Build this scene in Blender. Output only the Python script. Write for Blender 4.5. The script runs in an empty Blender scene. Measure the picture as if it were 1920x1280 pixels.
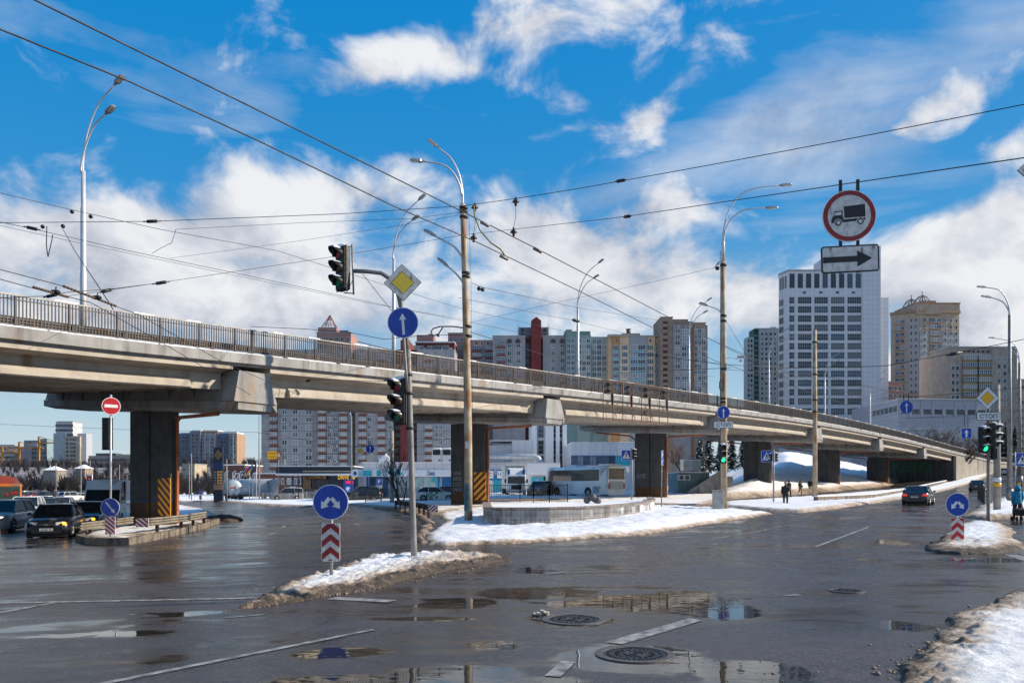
import bpy, math, random
import numpy as np
from mathutils import Vector, Matrix, noise as mnoise
random.seed(7)
R = math.radians
SC = bpy.context.scene
COL = SC.collection

# ------------------------------------------------------------------ camera
F, CX, YH, CZ = 1500.0, 960.0, 905.0, 1.9          # focal length and horizon of the photograph, eye height
cam_d = bpy.data.cameras.new('camera')
cam = bpy.data.objects.new('camera', cam_d)
COL.objects.link(cam)
cam.location = (0, 0, CZ)
cam.rotation_euler = (R(90), 0, 0)
cam_d.sensor_width = 36.0
cam_d.lens = 36.0*F/1920
cam_d.shift_y = (YH-640)/1920
cam_d.clip_start = .05
cam_d.clip_end = 12000
SC.camera = cam

# ------------------------------------------------------------------ sun, sky, exposure
SUN_AZ, SUN_EL = R(86), R(30)                      # azimuth clockwise from +Y
sv = Vector((math.sin(SUN_AZ)*math.cos(SUN_EL), math.cos(SUN_AZ)*math.cos(SUN_EL), math.sin(SUN_EL)))
sd = bpy.data.lights.new('sun', 'SUN')
sd.energy = 5.0
sd.angle = R(.53)
sd.color = (1, .88, .72)
sun = bpy.data.objects.new('sun', sd)
COL.objects.link(sun)
sun.rotation_euler = sv.to_track_quat('Z', 'Y').to_euler()
SC.view_settings.view_transform = 'Standard'
SC.view_settings.look = 'None'
SC.view_settings.exposure = 0.42
SC.view_settings.gamma = 1.0
SC.cycles.max_bounces = 6
SC.cycles.diffuse_bounces = 3
SC.cycles.glossy_bounces = 3
SC.cycles.transmission_bounces = 3
SC.cycles.caustics_reflective = False
SC.cycles.caustics_refractive = False
SC.cycles.use_denoising = True

world = bpy.data.worlds.new('World')
SC.world = world
world.use_nodes = True
def build_world():
    nt = world.node_tree
    N = nt.nodes
    L = nt.links.new
    for n in list(N): N.remove(n)
    out = N.new('ShaderNodeOutputWorld')
    bg = N.new('ShaderNodeBackground')
    bg.inputs[1].default_value = .075
    L(bg.outputs[0], out.inputs[0])
    sky = N.new('ShaderNodeTexSky')
    sky.sky_type = 'NISHITA'
    sky.sun_disc = False
    sky.sun_elevation = SUN_EL
    sky.sun_rotation = SUN_AZ
    sky.air_density = 1.0
    sky.dust_density = .3
    sky.ozone_density = 3.0
    hs = N.new('ShaderNodeHueSaturation')
    hs.inputs['Hue'].default_value = .493
    hs.inputs['Saturation'].default_value = 1.42
    L(sky.outputs[0], hs.inputs['Color'])
    tc = N.new('ShaderNodeTexCoord')
    sep = N.new('ShaderNodeSeparateXYZ')
    L(tc.outputs['Generated'], sep.inputs[0])
    def math_(op, a, b=None, c=None, clamp=False):
        n = N.new('ShaderNodeMath'); n.operation = op; n.use_clamp = clamp
        for i, v in enumerate((a, b, c)):
            if v is None: continue
            if isinstance(v, (int, float)): n.inputs[i].default_value = v
            else: L(v, n.inputs[i])
        return n.outputs[0]
    az = math_('ARCTAN2', sep.outputs[0], sep.outputs[1])          # 0 at +Y, positive to +X
    el = math_('ARCSINE', sep.outputs[2])
    # even out the sky's brightness across the frame, as the photograph's exposure does
    sb = N.new('ShaderNodeSeparateColor'); L(sky.outputs[0], sb.inputs[0])
    L(math_('MULTIPLY', math_('POWER', math_('DIVIDE', math_('MAXIMUM', sb.outputs[2], .5), 3.2), -.85), 1.95), hs.inputs['Value'])
    comb = N.new('ShaderNodeCombineXYZ')
    L(az, comb.inputs[0]); L(el, comb.inputs[1])
    P = comb.outputs[0]
    # where the cloud banks stand: azimuth, elevation, half sizes, tilt, weight (degrees)
    def ae(px, py):
        x, z = (px-CX)/F, (YH-py)/F
        return math.degrees(math.atan2(x, 1)), math.degrees(math.atan2(z, math.hypot(1, x)))
    blobs = []
    def blob(px, py, rx, ry, tilt=0, w=1.0):
        a, e = ae(px, py)
        k = math.degrees(math.atan(1/F))
        blobs.append((a, e, rx*k, ry*k, tilt, w))
    blob(720, 115, 250, 62, 12, .82); blob(1000, 50, 290, 95, 10, .85); blob(1210, 15, 190, 75, 0, .7); blob(880, 130, 130, 45, 0, .5)
    blob(1070, 190, 120, 75, -35, .5); blob(1220, 225, 120, 50, 10, .62); blob(1470, 165, 140, 36, 8, .45)
    blob(1700, 240, 420, 70, 17, .5); blob(1880, 285, 110, 60, 10, .7)
    blob(640, 360, 380, 110, 5, 1.0); blob(430, 480, 420, 150, 0, 1.1); blob(120, 480, 420, 130, 0, 1.05); blob(200, 640, 620, 160, 0, .8)
    blob(560, 540, 460, 170, 0, 1.0); blob(1000, 450, 330, 150, 0, 1.2); blob(1200, 540, 360, 190, 0, 1.1); blob(1270, 380, 170, 75, 0, .8)
    blob(1470, 570, 260, 130, 0, .8); blob(1600, 560, 300, 130, 0, .75); blob(1800, 440, 280, 120, 10, 1.1); blob(1880, 580, 260, 160, 0, 1.0)
    blob(900, 640, 700, 110, 0, .45); blob(1700, 700, 500, 120, 0, .6); blob(-500, 500, 700, 300, 0, .9); blob(2500, 500, 600, 300, 0, .7)
    blob(170, 400, 120, 50, 20, .3); blob(740, 300, 110, 45, 20, .42)
    # unseen cloud added behind the camera and overhead to whiten and brighten the fill
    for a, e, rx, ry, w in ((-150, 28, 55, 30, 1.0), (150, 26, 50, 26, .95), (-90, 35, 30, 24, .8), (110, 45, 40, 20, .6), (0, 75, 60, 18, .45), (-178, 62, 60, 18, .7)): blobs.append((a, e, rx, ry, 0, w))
    acc = None
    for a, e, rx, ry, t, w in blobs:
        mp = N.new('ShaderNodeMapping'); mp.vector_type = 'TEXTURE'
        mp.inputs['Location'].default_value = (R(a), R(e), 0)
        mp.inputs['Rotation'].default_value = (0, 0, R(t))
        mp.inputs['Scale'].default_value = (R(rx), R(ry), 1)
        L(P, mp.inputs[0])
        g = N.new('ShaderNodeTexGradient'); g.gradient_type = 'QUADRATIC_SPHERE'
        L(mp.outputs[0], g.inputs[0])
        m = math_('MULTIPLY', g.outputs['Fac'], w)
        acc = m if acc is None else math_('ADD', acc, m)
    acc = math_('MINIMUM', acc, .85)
    def fbm(off, scale, det, rough=.6, sx=1.0):
        mp = N.new('ShaderNodeMapping')
        mp.inputs['Location'].default_value = off
        mp.inputs['Scale'].default_value = (scale*sx, scale*1.5, scale)
        L(P, mp.inputs[0])
        n = N.new('ShaderNodeTexNoise'); n.noise_dimensions = '2D'
        n.inputs['Scale'].default_value = 1; n.inputs['Detail'].default_value = det; n.inputs['Roughness'].default_value = rough
        n.inputs['Distortion'].default_value = .25
        L(mp.outputs[0], n.inputs['Vector'])
        return n.outputs['Fac']
    def density(off):
        n1 = fbm((3.1+off[0], 1.7+off[1], 0), 8, 8, .57)
        return math_('ADD', math_('MULTIPLY', math_('SUBTRACT', n1, .5), 1.9), acc)
    d0 = density((0, 0))
    d1 = density((.35, .42))                                        # a step towards the sun and up
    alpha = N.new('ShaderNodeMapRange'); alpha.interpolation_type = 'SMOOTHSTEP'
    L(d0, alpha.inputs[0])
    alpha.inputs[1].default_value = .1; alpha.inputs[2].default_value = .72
    # thin veil of cirrus
    ci = fbm((8, 2, 0), 7, 6, .55, .35)
    mpc = N.new('ShaderNodeMapping'); mpc.vector_type = 'TEXTURE'
    ca, ce = ae(1680, 215); mpc.inputs['Location'].default_value = (R(ca), R(ce), 0); mpc.inputs['Rotation'].default_value = (0, 0, R(14)); mpc.inputs['Scale'].default_value = (R(30), R(7), 1)
    L(P, mpc.inputs[0]); gc = N.new('ShaderNodeTexGradient'); gc.gradient_type = 'SPHERICAL'; L(mpc.outputs[0], gc.inputs[0])
    ci = math_('ADD', ci, math_('MULTIPLY', math_('SUBTRACT', gc.outputs['Fac'], .45), .35))
    cm = N.new('ShaderNodeMapRange'); L(ci, cm.inputs[0])
    cm.inputs[1].default_value = .42; cm.inputs[2].default_value = .8; cm.inputs[4].default_value = .62
    al = math_('MAXIMUM', alpha.outputs[0], cm.outputs[0])
    # paler towards the horizon
    hz = N.new('ShaderNodeMapRange'); L(el, hz.inputs[0])
    hz.inputs[1].default_value = R(17); hz.inputs[2].default_value = R(-1); hz.inputs[4].default_value = .9
    sh = N.new('ShaderNodeMapRange'); L(math_('SUBTRACT', d0, d1), sh.inputs[0])
    sh.inputs[1].default_value = -.42; sh.inputs[2].default_value = .3
    big = fbm((1, 6, 0), 5.5, 4, .5)
    bigr = N.new('ShaderNodeMapRange'); L(big, bigr.inputs[0])
    bigr.inputs[1].default_value = .3; bigr.inputs[2].default_value = .72
    shade = math_('MULTIPLY_ADD', sh.outputs[0], .62, math_('MULTIPLY', bigr.outputs[0], .38), clamp=True)
    cr = N.new('ShaderNodeValToRGB'); L(shade, cr.inputs[0])
    cr.color_ramp.elements[0].position = .12; cr.color_ramp.elements[0].color = (4.6, 5.0, 5.9, 1)
    cr.color_ramp.elements[1].position = .78; cr.color_ramp.elements[1].color = (8.6, 8.7, 9.0, 1)
    e = cr.color_ramp.elements.new(.45); e.color = (6.6, 6.9, 7.6, 1)
    mx0 = N.new('ShaderNodeMixRGB'); L(hz.outputs[0], mx0.inputs[0]); L(hs.outputs[0], mx0.inputs[1]); mx0.inputs[2].default_value = (5.2, 6.4, 7.8, 1)
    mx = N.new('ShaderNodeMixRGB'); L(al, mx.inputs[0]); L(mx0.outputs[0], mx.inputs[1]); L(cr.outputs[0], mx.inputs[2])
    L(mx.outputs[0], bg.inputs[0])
    world.cycles.sampling_method = 'MANUAL'
    world.cycles.sample_map_resolution = 1024
build_world()

# ------------------------------------------------------------------ the lie of the land
_SS = [-1000, 0, 20, 66, 122, 168, 220, 300, 400, 600, 3000]
_SZ = [0, 0, .03, .25, .85, 1.9, 4.2, 7.6, 10.5, 11.5, 11.5]
def sstep(a, b, x):
    t = np.clip((np.asarray(x, float)-a)/(b-a), 0, 1)
    return t*t*(3-2*t)
def gz(x, y):
    """ground height: falls gently to the left, rises along the street to the right"""
    x = np.asarray(x, float); y = np.asarray(y, float)
    s = .63*x+.777*y
    r = .777*x-.63*y
    z = (np.interp(s-8, _SS, _SZ)+np.interp(s, _SS, _SZ)+np.interp(s+8, _SS, _SZ))/3
    z = z*sstep(-130, -55, r)
    drop = .03*np.clip(-x-2, 0, None)
    drop = 1.9*(1-np.exp(-drop/1.9))
    return z-drop
def gzf(x, y): return float(gz(x, y))
def pt(px, py, d):
    """the point seen at (px, py) of the photograph at distance d"""
    return Vector(((px-CX)/F*d, d, CZ+(YH-py)/F*d))
def gp(px, py):
    """the ground point seen at (px, py)"""
    kx, kz = (px-CX)/F, (YH-py)/F
    d = 2.0
    step = .25
    while d < 900:
        if CZ+kz*d <= gzf(kx*d, d):
            lo, hi = d-step, d
            for _ in range(24):
                m = (lo+hi)/2
                if CZ+kz*m <= gzf(kx*m, m): hi = m
                else: lo = m
            d = hi
            return Vector((kx*d, d, gzf(kx*d, d)))
        d += step
        step = min(4, d*.02)
    return Vector((kx*900, 900, 0))
def gd(px, d):
    x = (px-CX)/F*d
    return Vector((x, d, gzf(x, d)))

# ------------------------------------------------------------------ numpy noise
def _h(ix, iy, seed):
    n = (ix*374761393+iy*668265263+seed*974711) & 0xffffffff
    n = ((n ^ (n >> 13))*1274126177) & 0xffffffff
    return ((n ^ (n >> 16)) & 0xffff)/65535.0
def vnoise(x, y, seed=0):
    ix = np.floor(x).astype(np.int64); iy = np.floor(y).astype(np.int64)
    fx = x-ix; fy = y-iy
    fx = fx*fx*(3-2*fx); fy = fy*fy*(3-2*fy)
    a = _h(ix, iy, seed); b = _h(ix+1, iy, seed); c = _h(ix, iy+1, seed); d = _h(ix+1, iy+1, seed)
    return (a*(1-fx)+b*fx)*(1-fy)+(c*(1-fx)+d*fx)*fy
def fbm(x, y, seed=0, octs=4, gain=.5):
    t = 0; a = 1; n = 0
    for o in range(octs):
        t = t+a*vnoise(x*2**o, y*2**o, seed+o*17); n += a; a *= gain
    return t/n

# ------------------------------------------------------------------ materials
MATS = {}
def mat(name, c=(.5, .5, .5), r=.7, m=0.0, var=.15, sc=2.0, bump=0.0, bsc=None, emit=None, es=1.0, streak=0.0, c2=None, alpha=None, spec=.5, coat=0.0, stain=0.0, stainc=(.12, .07, .04)):
    if name in MATS: return MATS[name]
    M = bpy.data.materials.new(name); MATS[name] = M
    M.use_nodes = True
    nt = M.node_tree; N = nt.nodes; L = nt.links.new
    b = N['Principled BSDF']
    b.inputs['Roughness'].default_value = r
    b.inputs['Metallic'].default_value = m
    b.inputs['Specular IOR Level'].default_value = spec
    if coat:
        b.inputs['Coat Weight'].default_value = coat; b.inputs['Coat Roughness'].default_value = .06
    tc = N.new('ShaderNodeTexCoord')
    def nz(scale, det=5, vec=(1, 1, 1)):
        mp = N.new('ShaderNodeMapping'); mp.inputs['Scale'].default_value = vec
        L(tc.outputs['Object'], mp.inputs[0])
        n = N.new('ShaderNodeTexNoise'); n.inputs['Scale'].default_value = scale; n.inputs['Detail'].default_value = det
        L(mp.outputs[0], n.inputs['Vector']); return n.outputs['Fac']
    def rng(x, a, bb, lo=0, hi=1):
        q = N.new('ShaderNodeMapRange'); L(x, q.inputs[0])
        q.inputs[1].default_value = a; q.inputs[2].default_value = bb; q.inputs[3].default_value = lo; q.inputs[4].default_value = hi
        return q.outputs[0]
    c2 = c2 or tuple(v*(1-2.2*var) if var < .45 else v*.1 for v in c)
    mx = N.new('ShaderNodeMixRGB'); mx.inputs[1].default_value = (*c, 1); mx.inputs[2].default_value = (*c2, 1)
    L(rng(nz(sc), .35, .72), mx.inputs[0])
    o = mx.outputs[0]
    if streak:
        m2 = N.new('ShaderNodeMixRGB'); m2.blend_type = 'MULTIPLY'; L(o, m2.inputs[1]); m2.inputs[2].default_value = (.42, .38, .34, 1)
        L(rng(nz(sc*2, 4, (1, 1, .07)), .5, .75, 0, streak), m2.inputs[0]); o = m2.outputs[0]
    if stain:
        m3 = N.new('ShaderNodeMixRGB'); L(o, m3.inputs[1]); m3.inputs[2].default_value = (*stainc, 1)
        L(rng(nz(sc*.9, 8, (1, 1, .3)), .62-.25*stain, .72-.2*stain, 0, .9), m3.inputs[0]); o = m3.outputs[0]
    L(o, b.inputs['Base Color'])
    if r > .12: L(rng(nz(sc*3), .3, .7, max(.02, r-.12), min(1, r+.12)), b.inputs['Roughness'])
    if bump:
        bp = N.new('ShaderNodeBump'); bp.inputs['Strength'].default_value = bump; bp.inputs['Distance'].default_value = .02
        L(nz(bsc or sc*8, 6), bp.inputs['Height']); L(bp.outputs[0], b.inputs['Normal'])
    if emit:
        b.inputs['Emission Color'].default_value = (*emit, 1); b.inputs['Emission Strength'].default_value = es
    return M

# ------------------------------------------------------------------ mesh builder
class MB:
    def __init__(s): s.v = []; s.f = []; s.m = []; s.sm = []
    def add(s, vs, fs, mi=0, smooth=False, tf=None):
        o = len(s.v)
        if tf is not None: vs = [tf @ Vector(v) for v in vs]
        s.v.extend([tuple(v) for v in vs])
        for f in fs:
            s.f.append(tuple(i+o for i in f)); s.m.append(mi); s.sm.append(smooth)
        return s
    def box(s, c, d, mi=0, rz=0, tf=None, taper=1.0):
        x, y, z = d[0]/2, d[1]/2, d[2]/2
        t = taper
        vs = [(-x, -y, -z), (x, -y, -z), (x, y, -z), (-x, y, -z), (-x*t, -y*t, z), (x*t, -y*t, z), (x*t, y*t, z), (-x*t, y*t, z)]
        T = Matrix.Translation(c) @ Matrix.Rotation(rz, 4, 'Z')
        if tf is not None: T = tf @ T
        return s.add(vs, [(0, 3, 2, 1), (4, 5, 6, 7), (0, 1, 5, 4), (1, 2, 6, 5), (2, 3, 7, 6), (3, 0, 4, 7)], mi, False, T)
    def bbox(s, x0, x1, y0, y1, z0, z1, mi=0, tf=None):
        return s.box(((x0+x1)/2, (y0+y1)/2, (z0+z1)/2), (x1-x0, y1-y0, z1-z0), mi, 0, tf)
    def bev(s, c, d, b, mi=0, tf=None):
        """box with bevelled vertical-and-horizontal edges: an octagonal-section rounded box"""
        x, y, z = d[0]/2, d[1]/2, d[2]/2
        rings = []
        for zz, k in ((-z, b), (-z+b, 0), (z-b, 0), (z, b)):
            X, Y = x-k, y-k; q = b
            rings.append([(-X+q, -Y, zz), (X-q, -Y, zz), (X, -Y+q, zz), (X, Y-q, zz), (X-q, Y, zz), (-X+q, Y, zz), (-X, Y-q, zz), (-X, -Y+q, zz)])
        T = Matrix.Translation(c)
        if tf is not None: T = tf @ T
        return s.loft(rings, mi, False, True, T)
    def loft(s, rings, mi=0, smooth=False, caps=True, tf=None, closed=True):
        n = len(rings[0]); vs = [p for r in rings for p in r]; fs = []
        for i in range(len(rings)-1):
            for j in range(n if closed else n-1):
                k = (j+1) % n
                fs.append((i*n+j, i*n+k, (i+1)*n+k, (i+1)*n+j))
        s.add(vs, fs, mi, smooth, tf)
        if caps and closed:
            o = len(s.v)-len(vs)
            s.f.append(tuple(o+j for j in reversed(range(n)))); s.m.append(mi); s.sm.append(False)
            s.f.append(tuple(o+(len(rings)-1)*n+j for j in range(n))); s.m.append(mi); s.sm.append(False)
        return s
    def tube(s, pts, r, n=8, mi=0, caps=True, smooth=True, tf=None):
        pts = [Vector(p) for p in pts]
        if isinstance(r, (int, float)): r = [r]*len(pts)
        rings = []
        up = None
        for i, p in enumerate(pts):
            a = pts[max(0, i-1)]; b = pts[min(len(pts)-1, i+1)]
            t = (b-a)
            if t.length < 1e-9: t = Vector((0, 0, 1))
            t.normalize()
            if up is None:
                up = Vector((0, 0, 1)) if abs(t.z) < .9 else Vector((1, 0, 0))
            u = up-t*up.dot(t)
            if u.length < 1e-6: u = t.orthogonal()
            u.normalize(); w = t.cross(u); up = u
            rings.append([p+(u*math.cos(2*math.pi*k/n)+w*math.sin(2*math.pi*k/n))*r[i] for k in range(n)])
        return s.loft(rings, mi, smooth, caps, tf)
    def cyl(s, a, b, r, n=12, mi=0, r2=None, smooth=True, tf=None):
        return s.tube([a, b], [r, r if r2 is None else r2], n, mi, True, smooth, tf)
    def prism(s, poly, y0, y1, mi=0, tf=None):
        """polygon given in (x, z), extruded along y"""
        n = len(poly)
        vs = [(x, y0, z) for x, z in poly]+[(x, y1, z) for x, z in poly]
        fs = [tuple(range(n)), tuple(reversed(range(n, 2*n)))]
        fs += [(i, i+n, (i+1) % n+n, (i+1) % n) for i in range(n)]
        return s.add(vs, fs, mi, False, tf)
    def prismz(s, poly, z0, z1, mi=0, tf=None):
        n = len(poly)
        z0s = z0 if isinstance(z0, (list, tuple)) else [z0]*n
        z1s = z1 if isinstance(z1, (list, tuple)) else [z1]*n
        vs = [(p[0], p[1], z0s[i]) for i, p in enumerate(poly)]+[(p[0], p[1], z1s[i]) for i, p in enumerate(poly)]
        fs = [tuple(reversed(range(n))), tuple(range(n, 2*n))]
        fs += [(i, (i+1) % n, (i+1) % n+n, i+n) for i in range(n)]
        return s.add(vs, fs, mi, False, tf)
    def disc(s, c, r, y0, y1, n=32, mi=0, tf=None):
        """round plate facing -y"""
        return s.prism([(c[0]+r*math.cos(2*math.pi*k/n), c[1]+r*math.sin(2*math.pi*k/n)) for k in range(n)], y0, y1, mi, tf)
    def sphere(s, c, r, n=10, m=6, mi=0, tf=None, sq=(1, 1, 1)):
        vs = [(c[0], c[1], c[2]-r*sq[2])]
        for i in range(1, m):
            a = -math.pi/2+math.pi*i/m
            for j in range(n):
                b = 2*math.pi*j/n
                vs.append((c[0]+r*sq[0]*math.cos(a)*math.cos(b), c[1]+r*sq[1]*math.cos(a)*math.sin(b), c[2]+r*sq[2]*math.sin(a)))
        vs.append((c[0], c[1], c[2]+r*sq[2]))
        fs = [(0, 1+(j+1) % n, 1+j) for j in range(n)]
        for i in range(m-2):
            for j in range(n):
                k = (j+1) % n
                fs.append((1+i*n+j, 1+i*n+k, 1+(i+1)*n+k, 1+(i+1)*n+j))
        t = len(vs)-1; o = 1+(m-2)*n
        fs += [(o+j, o+(j+1) % n, t) for j in range(n)]
        return s.add(vs, fs, mi, True, tf)
    def mesh(s, name, mats):
        me = bpy.data.meshes.new(name)
        me.from_pydata(s.v, [], s.f)
        for M in (mats if isinstance(mats, (list, tuple)) else [mats]): me.materials.append(M)
        me.polygons.foreach_set('material_index', s.m)
        me.polygons.foreach_set('use_smooth', s.sm)
        me.update()
        return me
    def build(s, name, mats, parent=None, loc=None, world=False):
        if not s.f: return None
        if world and parent is not None:
            o = parent.location; pp = parent.parent
            off = Vector(o)
            while pp is not None: off += Vector(pp.location); pp = pp.parent
            s.v = [(v[0]-off.x, v[1]-off.y, v[2]-off.z) for v in s.v]
        ob = bpy.data.objects.new(name, s.mesh(name, mats))
        COL.objects.link(ob)
        if parent is not None: ob.parent = parent
        if loc is not None: ob.location = loc
        return ob
def tag(o, label=None, cat=None, group=None, kind=None):
    if label: o['label'] = label
    if cat: o['category'] = cat
    if group: o['group'] = group
    if kind: o['kind'] = kind
    return o
def thing(name, label, cat, loc=(0, 0, 0), rz=0, group=None):
    o = bpy.data.objects.new(name, None)
    o.empty_display_size = .3
    COL.objects.link(o)
    o.location = loc; o.rotation_euler = (0, 0, rz)
    return tag(o, label, cat, group)
def clone(root, loc=None, rz=None, label=None, scale=None):
    c = root.copy(); COL.objects.link(c)
    if loc is not None: c.location = loc
    if rz is not None: c.rotation_euler = (0, 0, rz)
    if label: c['label'] = label
    if scale: c.scale = (scale,)*3
    def rec(src, dst):
        for ch in list(src.children):
            k = ch.copy(); COL.objects.link(k); k.parent = dst
            k.matrix_parent_inverse = ch.matrix_parent_inverse
            rec(ch, k)
    rec(root, c)
    return c
def structure(mb, name, m, kind='structure'):
    o = mb.build(name, m); o['kind'] = kind; return o
_TXT = {}
def text(mb, s, h, tf, mi=0, width=None, depth=.004, bold=0.0):
    """lettering as real geometry: centred at the origin of tf, in its xz plane, facing -y; h is the capital height"""
    key = (s, bold)
    if key not in _TXT:
        cu = bpy.data.curves.new('lettering', 'FONT')
        cu.body = s; cu.align_x = 'CENTER'; cu.align_y = 'CENTER'; cu.size = 1; cu.resolution_u = 2; cu.offset = bold
        ob = bpy.data.objects.new('lettering', cu); COL.objects.link(ob)
        dg = bpy.context.evaluated_depsgraph_get(); dg.update()
        me = bpy.data.meshes.new_from_object(ob.evaluated_get(dg))
        vs = [tuple(v.co) for v in me.vertices]; fs = [tuple(p.vertices) for p in me.polygons]
        bpy.data.objects.remove(ob); bpy.data.meshes.remove(me); bpy.data.curves.remove(cu)
        xs = [v[0] for v in vs]; ys = [v[1] for v in vs]
        cx, cy = (min(xs)+max(xs))/2, (min(ys)+max(ys))/2
        _TXT[key] = ([(v[0]-cx, v[1]-cy) for v in vs], fs, max(xs)-min(xs), max(ys)-min(ys))
    vs, fs, w, hh = _TXT[key]
    k = h/hh
    kx = width/w if width else k
    mb.add([(x*kx, -depth, y*k) for x, y in vs], fs, mi, False, tf)
# ================================================================== GROUND
def grid_mesh(name, xs, ys, zf, m, smooth=True):
    X, Y = np.meshgrid(xs, ys)
    Z = zf(X, Y)
    n, k = X.shape
    v = np.c_[X.ravel(), Y.ravel(), Z.ravel()]
    i = np.arange(n*k).reshape(n, k)
    f = np.c_[i[:-1, :-1].ravel(), i[:-1, 1:].ravel(), i[1:, 1:].ravel(), i[1:, :-1].ravel()]
    me = bpy.data.meshes.new(name)
    me.from_pydata(v.tolist(), [], f.tolist())
    me.polygons.foreach_set('use_smooth', [smooth]*len(f))
    me.materials.append(m)
    ob = bpy.data.objects.new(name, me); COL.objects.link(ob)
    return ob

def asphalt_material():
    M = bpy.data.materials.new('wet_asphalt'); M.use_nodes = True
    nt = M.node_tree; N = nt.nodes; L = nt.links.new
    b = N['Principled BSDF']
    tc = N.new('ShaderNodeTexCoord')
    def math_(op, a, b_=None, clamp=False):
        n = N.new('ShaderNodeMath'); n.operation = op; n.use_clamp = clamp
        for i, v in enumerate((a, b_)):
            if v is None: continue
            if isinstance(v, (int, float)): n.inputs[i].default_value = v
            else: L(v, n.inputs[i])
        return n.outputs[0]
    def nz(scale, det=5, vec=(1, 1, 1), rot=0, rough=.5, dist=0):
        mp = N.new('ShaderNodeMapping'); mp.inputs['Scale'].default_value = vec; mp.inputs['Rotation'].default_value = (0, 0, rot)
        L(tc.outputs['Object'], mp.inputs[0])
        n = N.new('ShaderNodeTexNoise'); n.inputs['Scale'].default_value = scale; n.inputs['Detail'].default_value = det
        n.inputs['Roughness'].default_value = rough; n.inputs['Distortion'].default_value = dist
        L(mp.outputs[0], n.inputs['Vector']); return n.outputs['Fac']
    def rng(x, a, c, lo=0, hi=1, sm=False):
        q = N.new('ShaderNodeMapRange'); L(x, q.inputs[0])
        if sm: q.interpolation_type = 'SMOOTHSTEP'
        q.inputs[1].default_value = a; q.inputs[2].default_value = c; q.inputs[3].default_value = lo; q.inputs[4].default_value = hi
        return q.outputs[0]
    # hollows where water stands: (px, py, half width px, half height px, weight) as seen on the photograph, laid out on the road itself
    acc = None
    for (px, py, hw, hh, w) in [(1190, 1236, 135, 24, 1.25), (860, 1268, 130, 17, 1.2), (1345, 1146, 80, 13, 1.1), (1010, 1112, 130, 11, .95), (1215, 1128, 210, 15, .9),
                                (1685, 1172, 50, 11, 1.0), (1712, 1022, 36, 10, 1.0), (1840, 1049, 75, 5, 1.0), (1420, 1262, 110, 22, 1.15), (640, 1222, 110, 12, .8),
                                (860, 1130, 80, 10, .95), (930, 1210, 60, 10, .8), (1075, 1162, 80, 12, .95), (640, 1275, 160, 12, .9), (1290, 1112, 60, 6, .9), (160, 1190, 180, 8, .55),
                                (1000, 1068, 60, 8, .6), (1640, 1050, 40, 4, .7), (330, 1150, 120, 6, .5), (1000, 1275, 120, 8, .9), (790, 1160, 120, 6, .7)]:
        c = gp(px, py); a = gp(px+hw, py); u = gp(px, py-hh); dn = gp(px, min(1290, py+hh))
        mp = N.new('ShaderNodeMapping'); mp.vector_type = 'TEXTURE'
        mp.inputs['Location'].default_value = (c.x, (u.y+dn.y)/2, 0)
        mp.inputs['Scale'].default_value = (abs(a.x-c.x)*1.5, abs(u.y-dn.y)/2*1.6, 100)
        L(tc.outputs['Object'], mp.inputs[0])
        g = N.new('ShaderNodeTexGradient'); g.gradient_type = 'SPHERICAL'
        L(mp.outputs[0], g.inputs[0])
        v = math_('MULTIPLY', g.outputs['Fac'], w)
        acc = v if acc is None else math_('MAXIMUM', acc, v)
    low = nz(.22, 4, (1, 2.2, 1), R(-25), .5)
    mid = nz(.9, 6, (1, 2.6, 1), R(-18), .6, .3)
    fine = nz(4, 8, (1, 1.6, 1), 0, .65)
    pud = math_('ADD', acc, math_('MULTIPLY', math_('SUBTRACT', mid, .5), .85))
    pud = math_('ADD', pud, math_('MULTIPLY', math_('SUBTRACT', fine, .5), .42))
    pm = rng(pud, .23, .40, 0, 1, True)
    # thin stray films of water along the wheel tracks
    films = rng(math_('ADD', math_('MULTIPLY', mid, .6), math_('MULTIPLY', low, .5)), .555, .66, 0, .85, True)
    grain = nz(36, 4, (1, 1, 1), 0, .8)
    wet = rng(math_('ADD', math_('MULTIPLY', low, .7), math_('MULTIPLY', mid, .4)), .38, .68, 0, 1, True)      # 0 damp, 1 wet
    c1 = N.new('ShaderNodeMixRGB'); L(wet, c1.inputs[0]); c1.inputs[1].default_value = (.060, .050, .048, 1); c1.inputs[2].default_value = (.018, .015, .015, 1)
    c2 = N.new('ShaderNodeMixRGB'); c2.blend_type = 'MULTIPLY'; c2.inputs[0].default_value = 1; L(c1.outputs[0], c2.inputs[1]); L(rng(grain, .34, .66, .1, 2.2), c2.inputs[2])
    # sandy slush residue
    sand = rng(math_('ADD', math_('MULTIPLY', fine, .45), math_('MULTIPLY', nz(.5, 6, (1, 2, 1), R(12), .65), .6)), .60, .74, 0, .5)
    c3 = N.new('ShaderNodeMixRGB'); L(sand, c3.inputs[0]); L(c2.outputs[0], c3.inputs[1]); c3.inputs[2].default_value = (.105, .082, .062, 1)
    # seams and cracks
    vo = N.new('ShaderNodeTexVoronoi'); vo.feature = 'DISTANCE_TO_EDGE'; vo.inputs['Scale'].default_value = .13
    ad = N.new('ShaderNodeMixRGB'); ad.blend_type = 'ADD'; ad.inputs[0].default_value = .5
    nn = N.new('ShaderNodeTexNoise'); nn.inputs['Scale'].default_value = 1.3; nn.inputs['Detail'].default_value = 6; L(tc.outputs['Object'], nn.inputs['Vector'])
    L(tc.outputs['Object'], ad.inputs[1]); L(nn.outputs['Color'], ad.inputs[2]); L(ad.outputs[0], vo.inputs['Vector'])
    crk = rng(vo.outputs['Distance'], 0, .0035, .8, 0)
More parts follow.
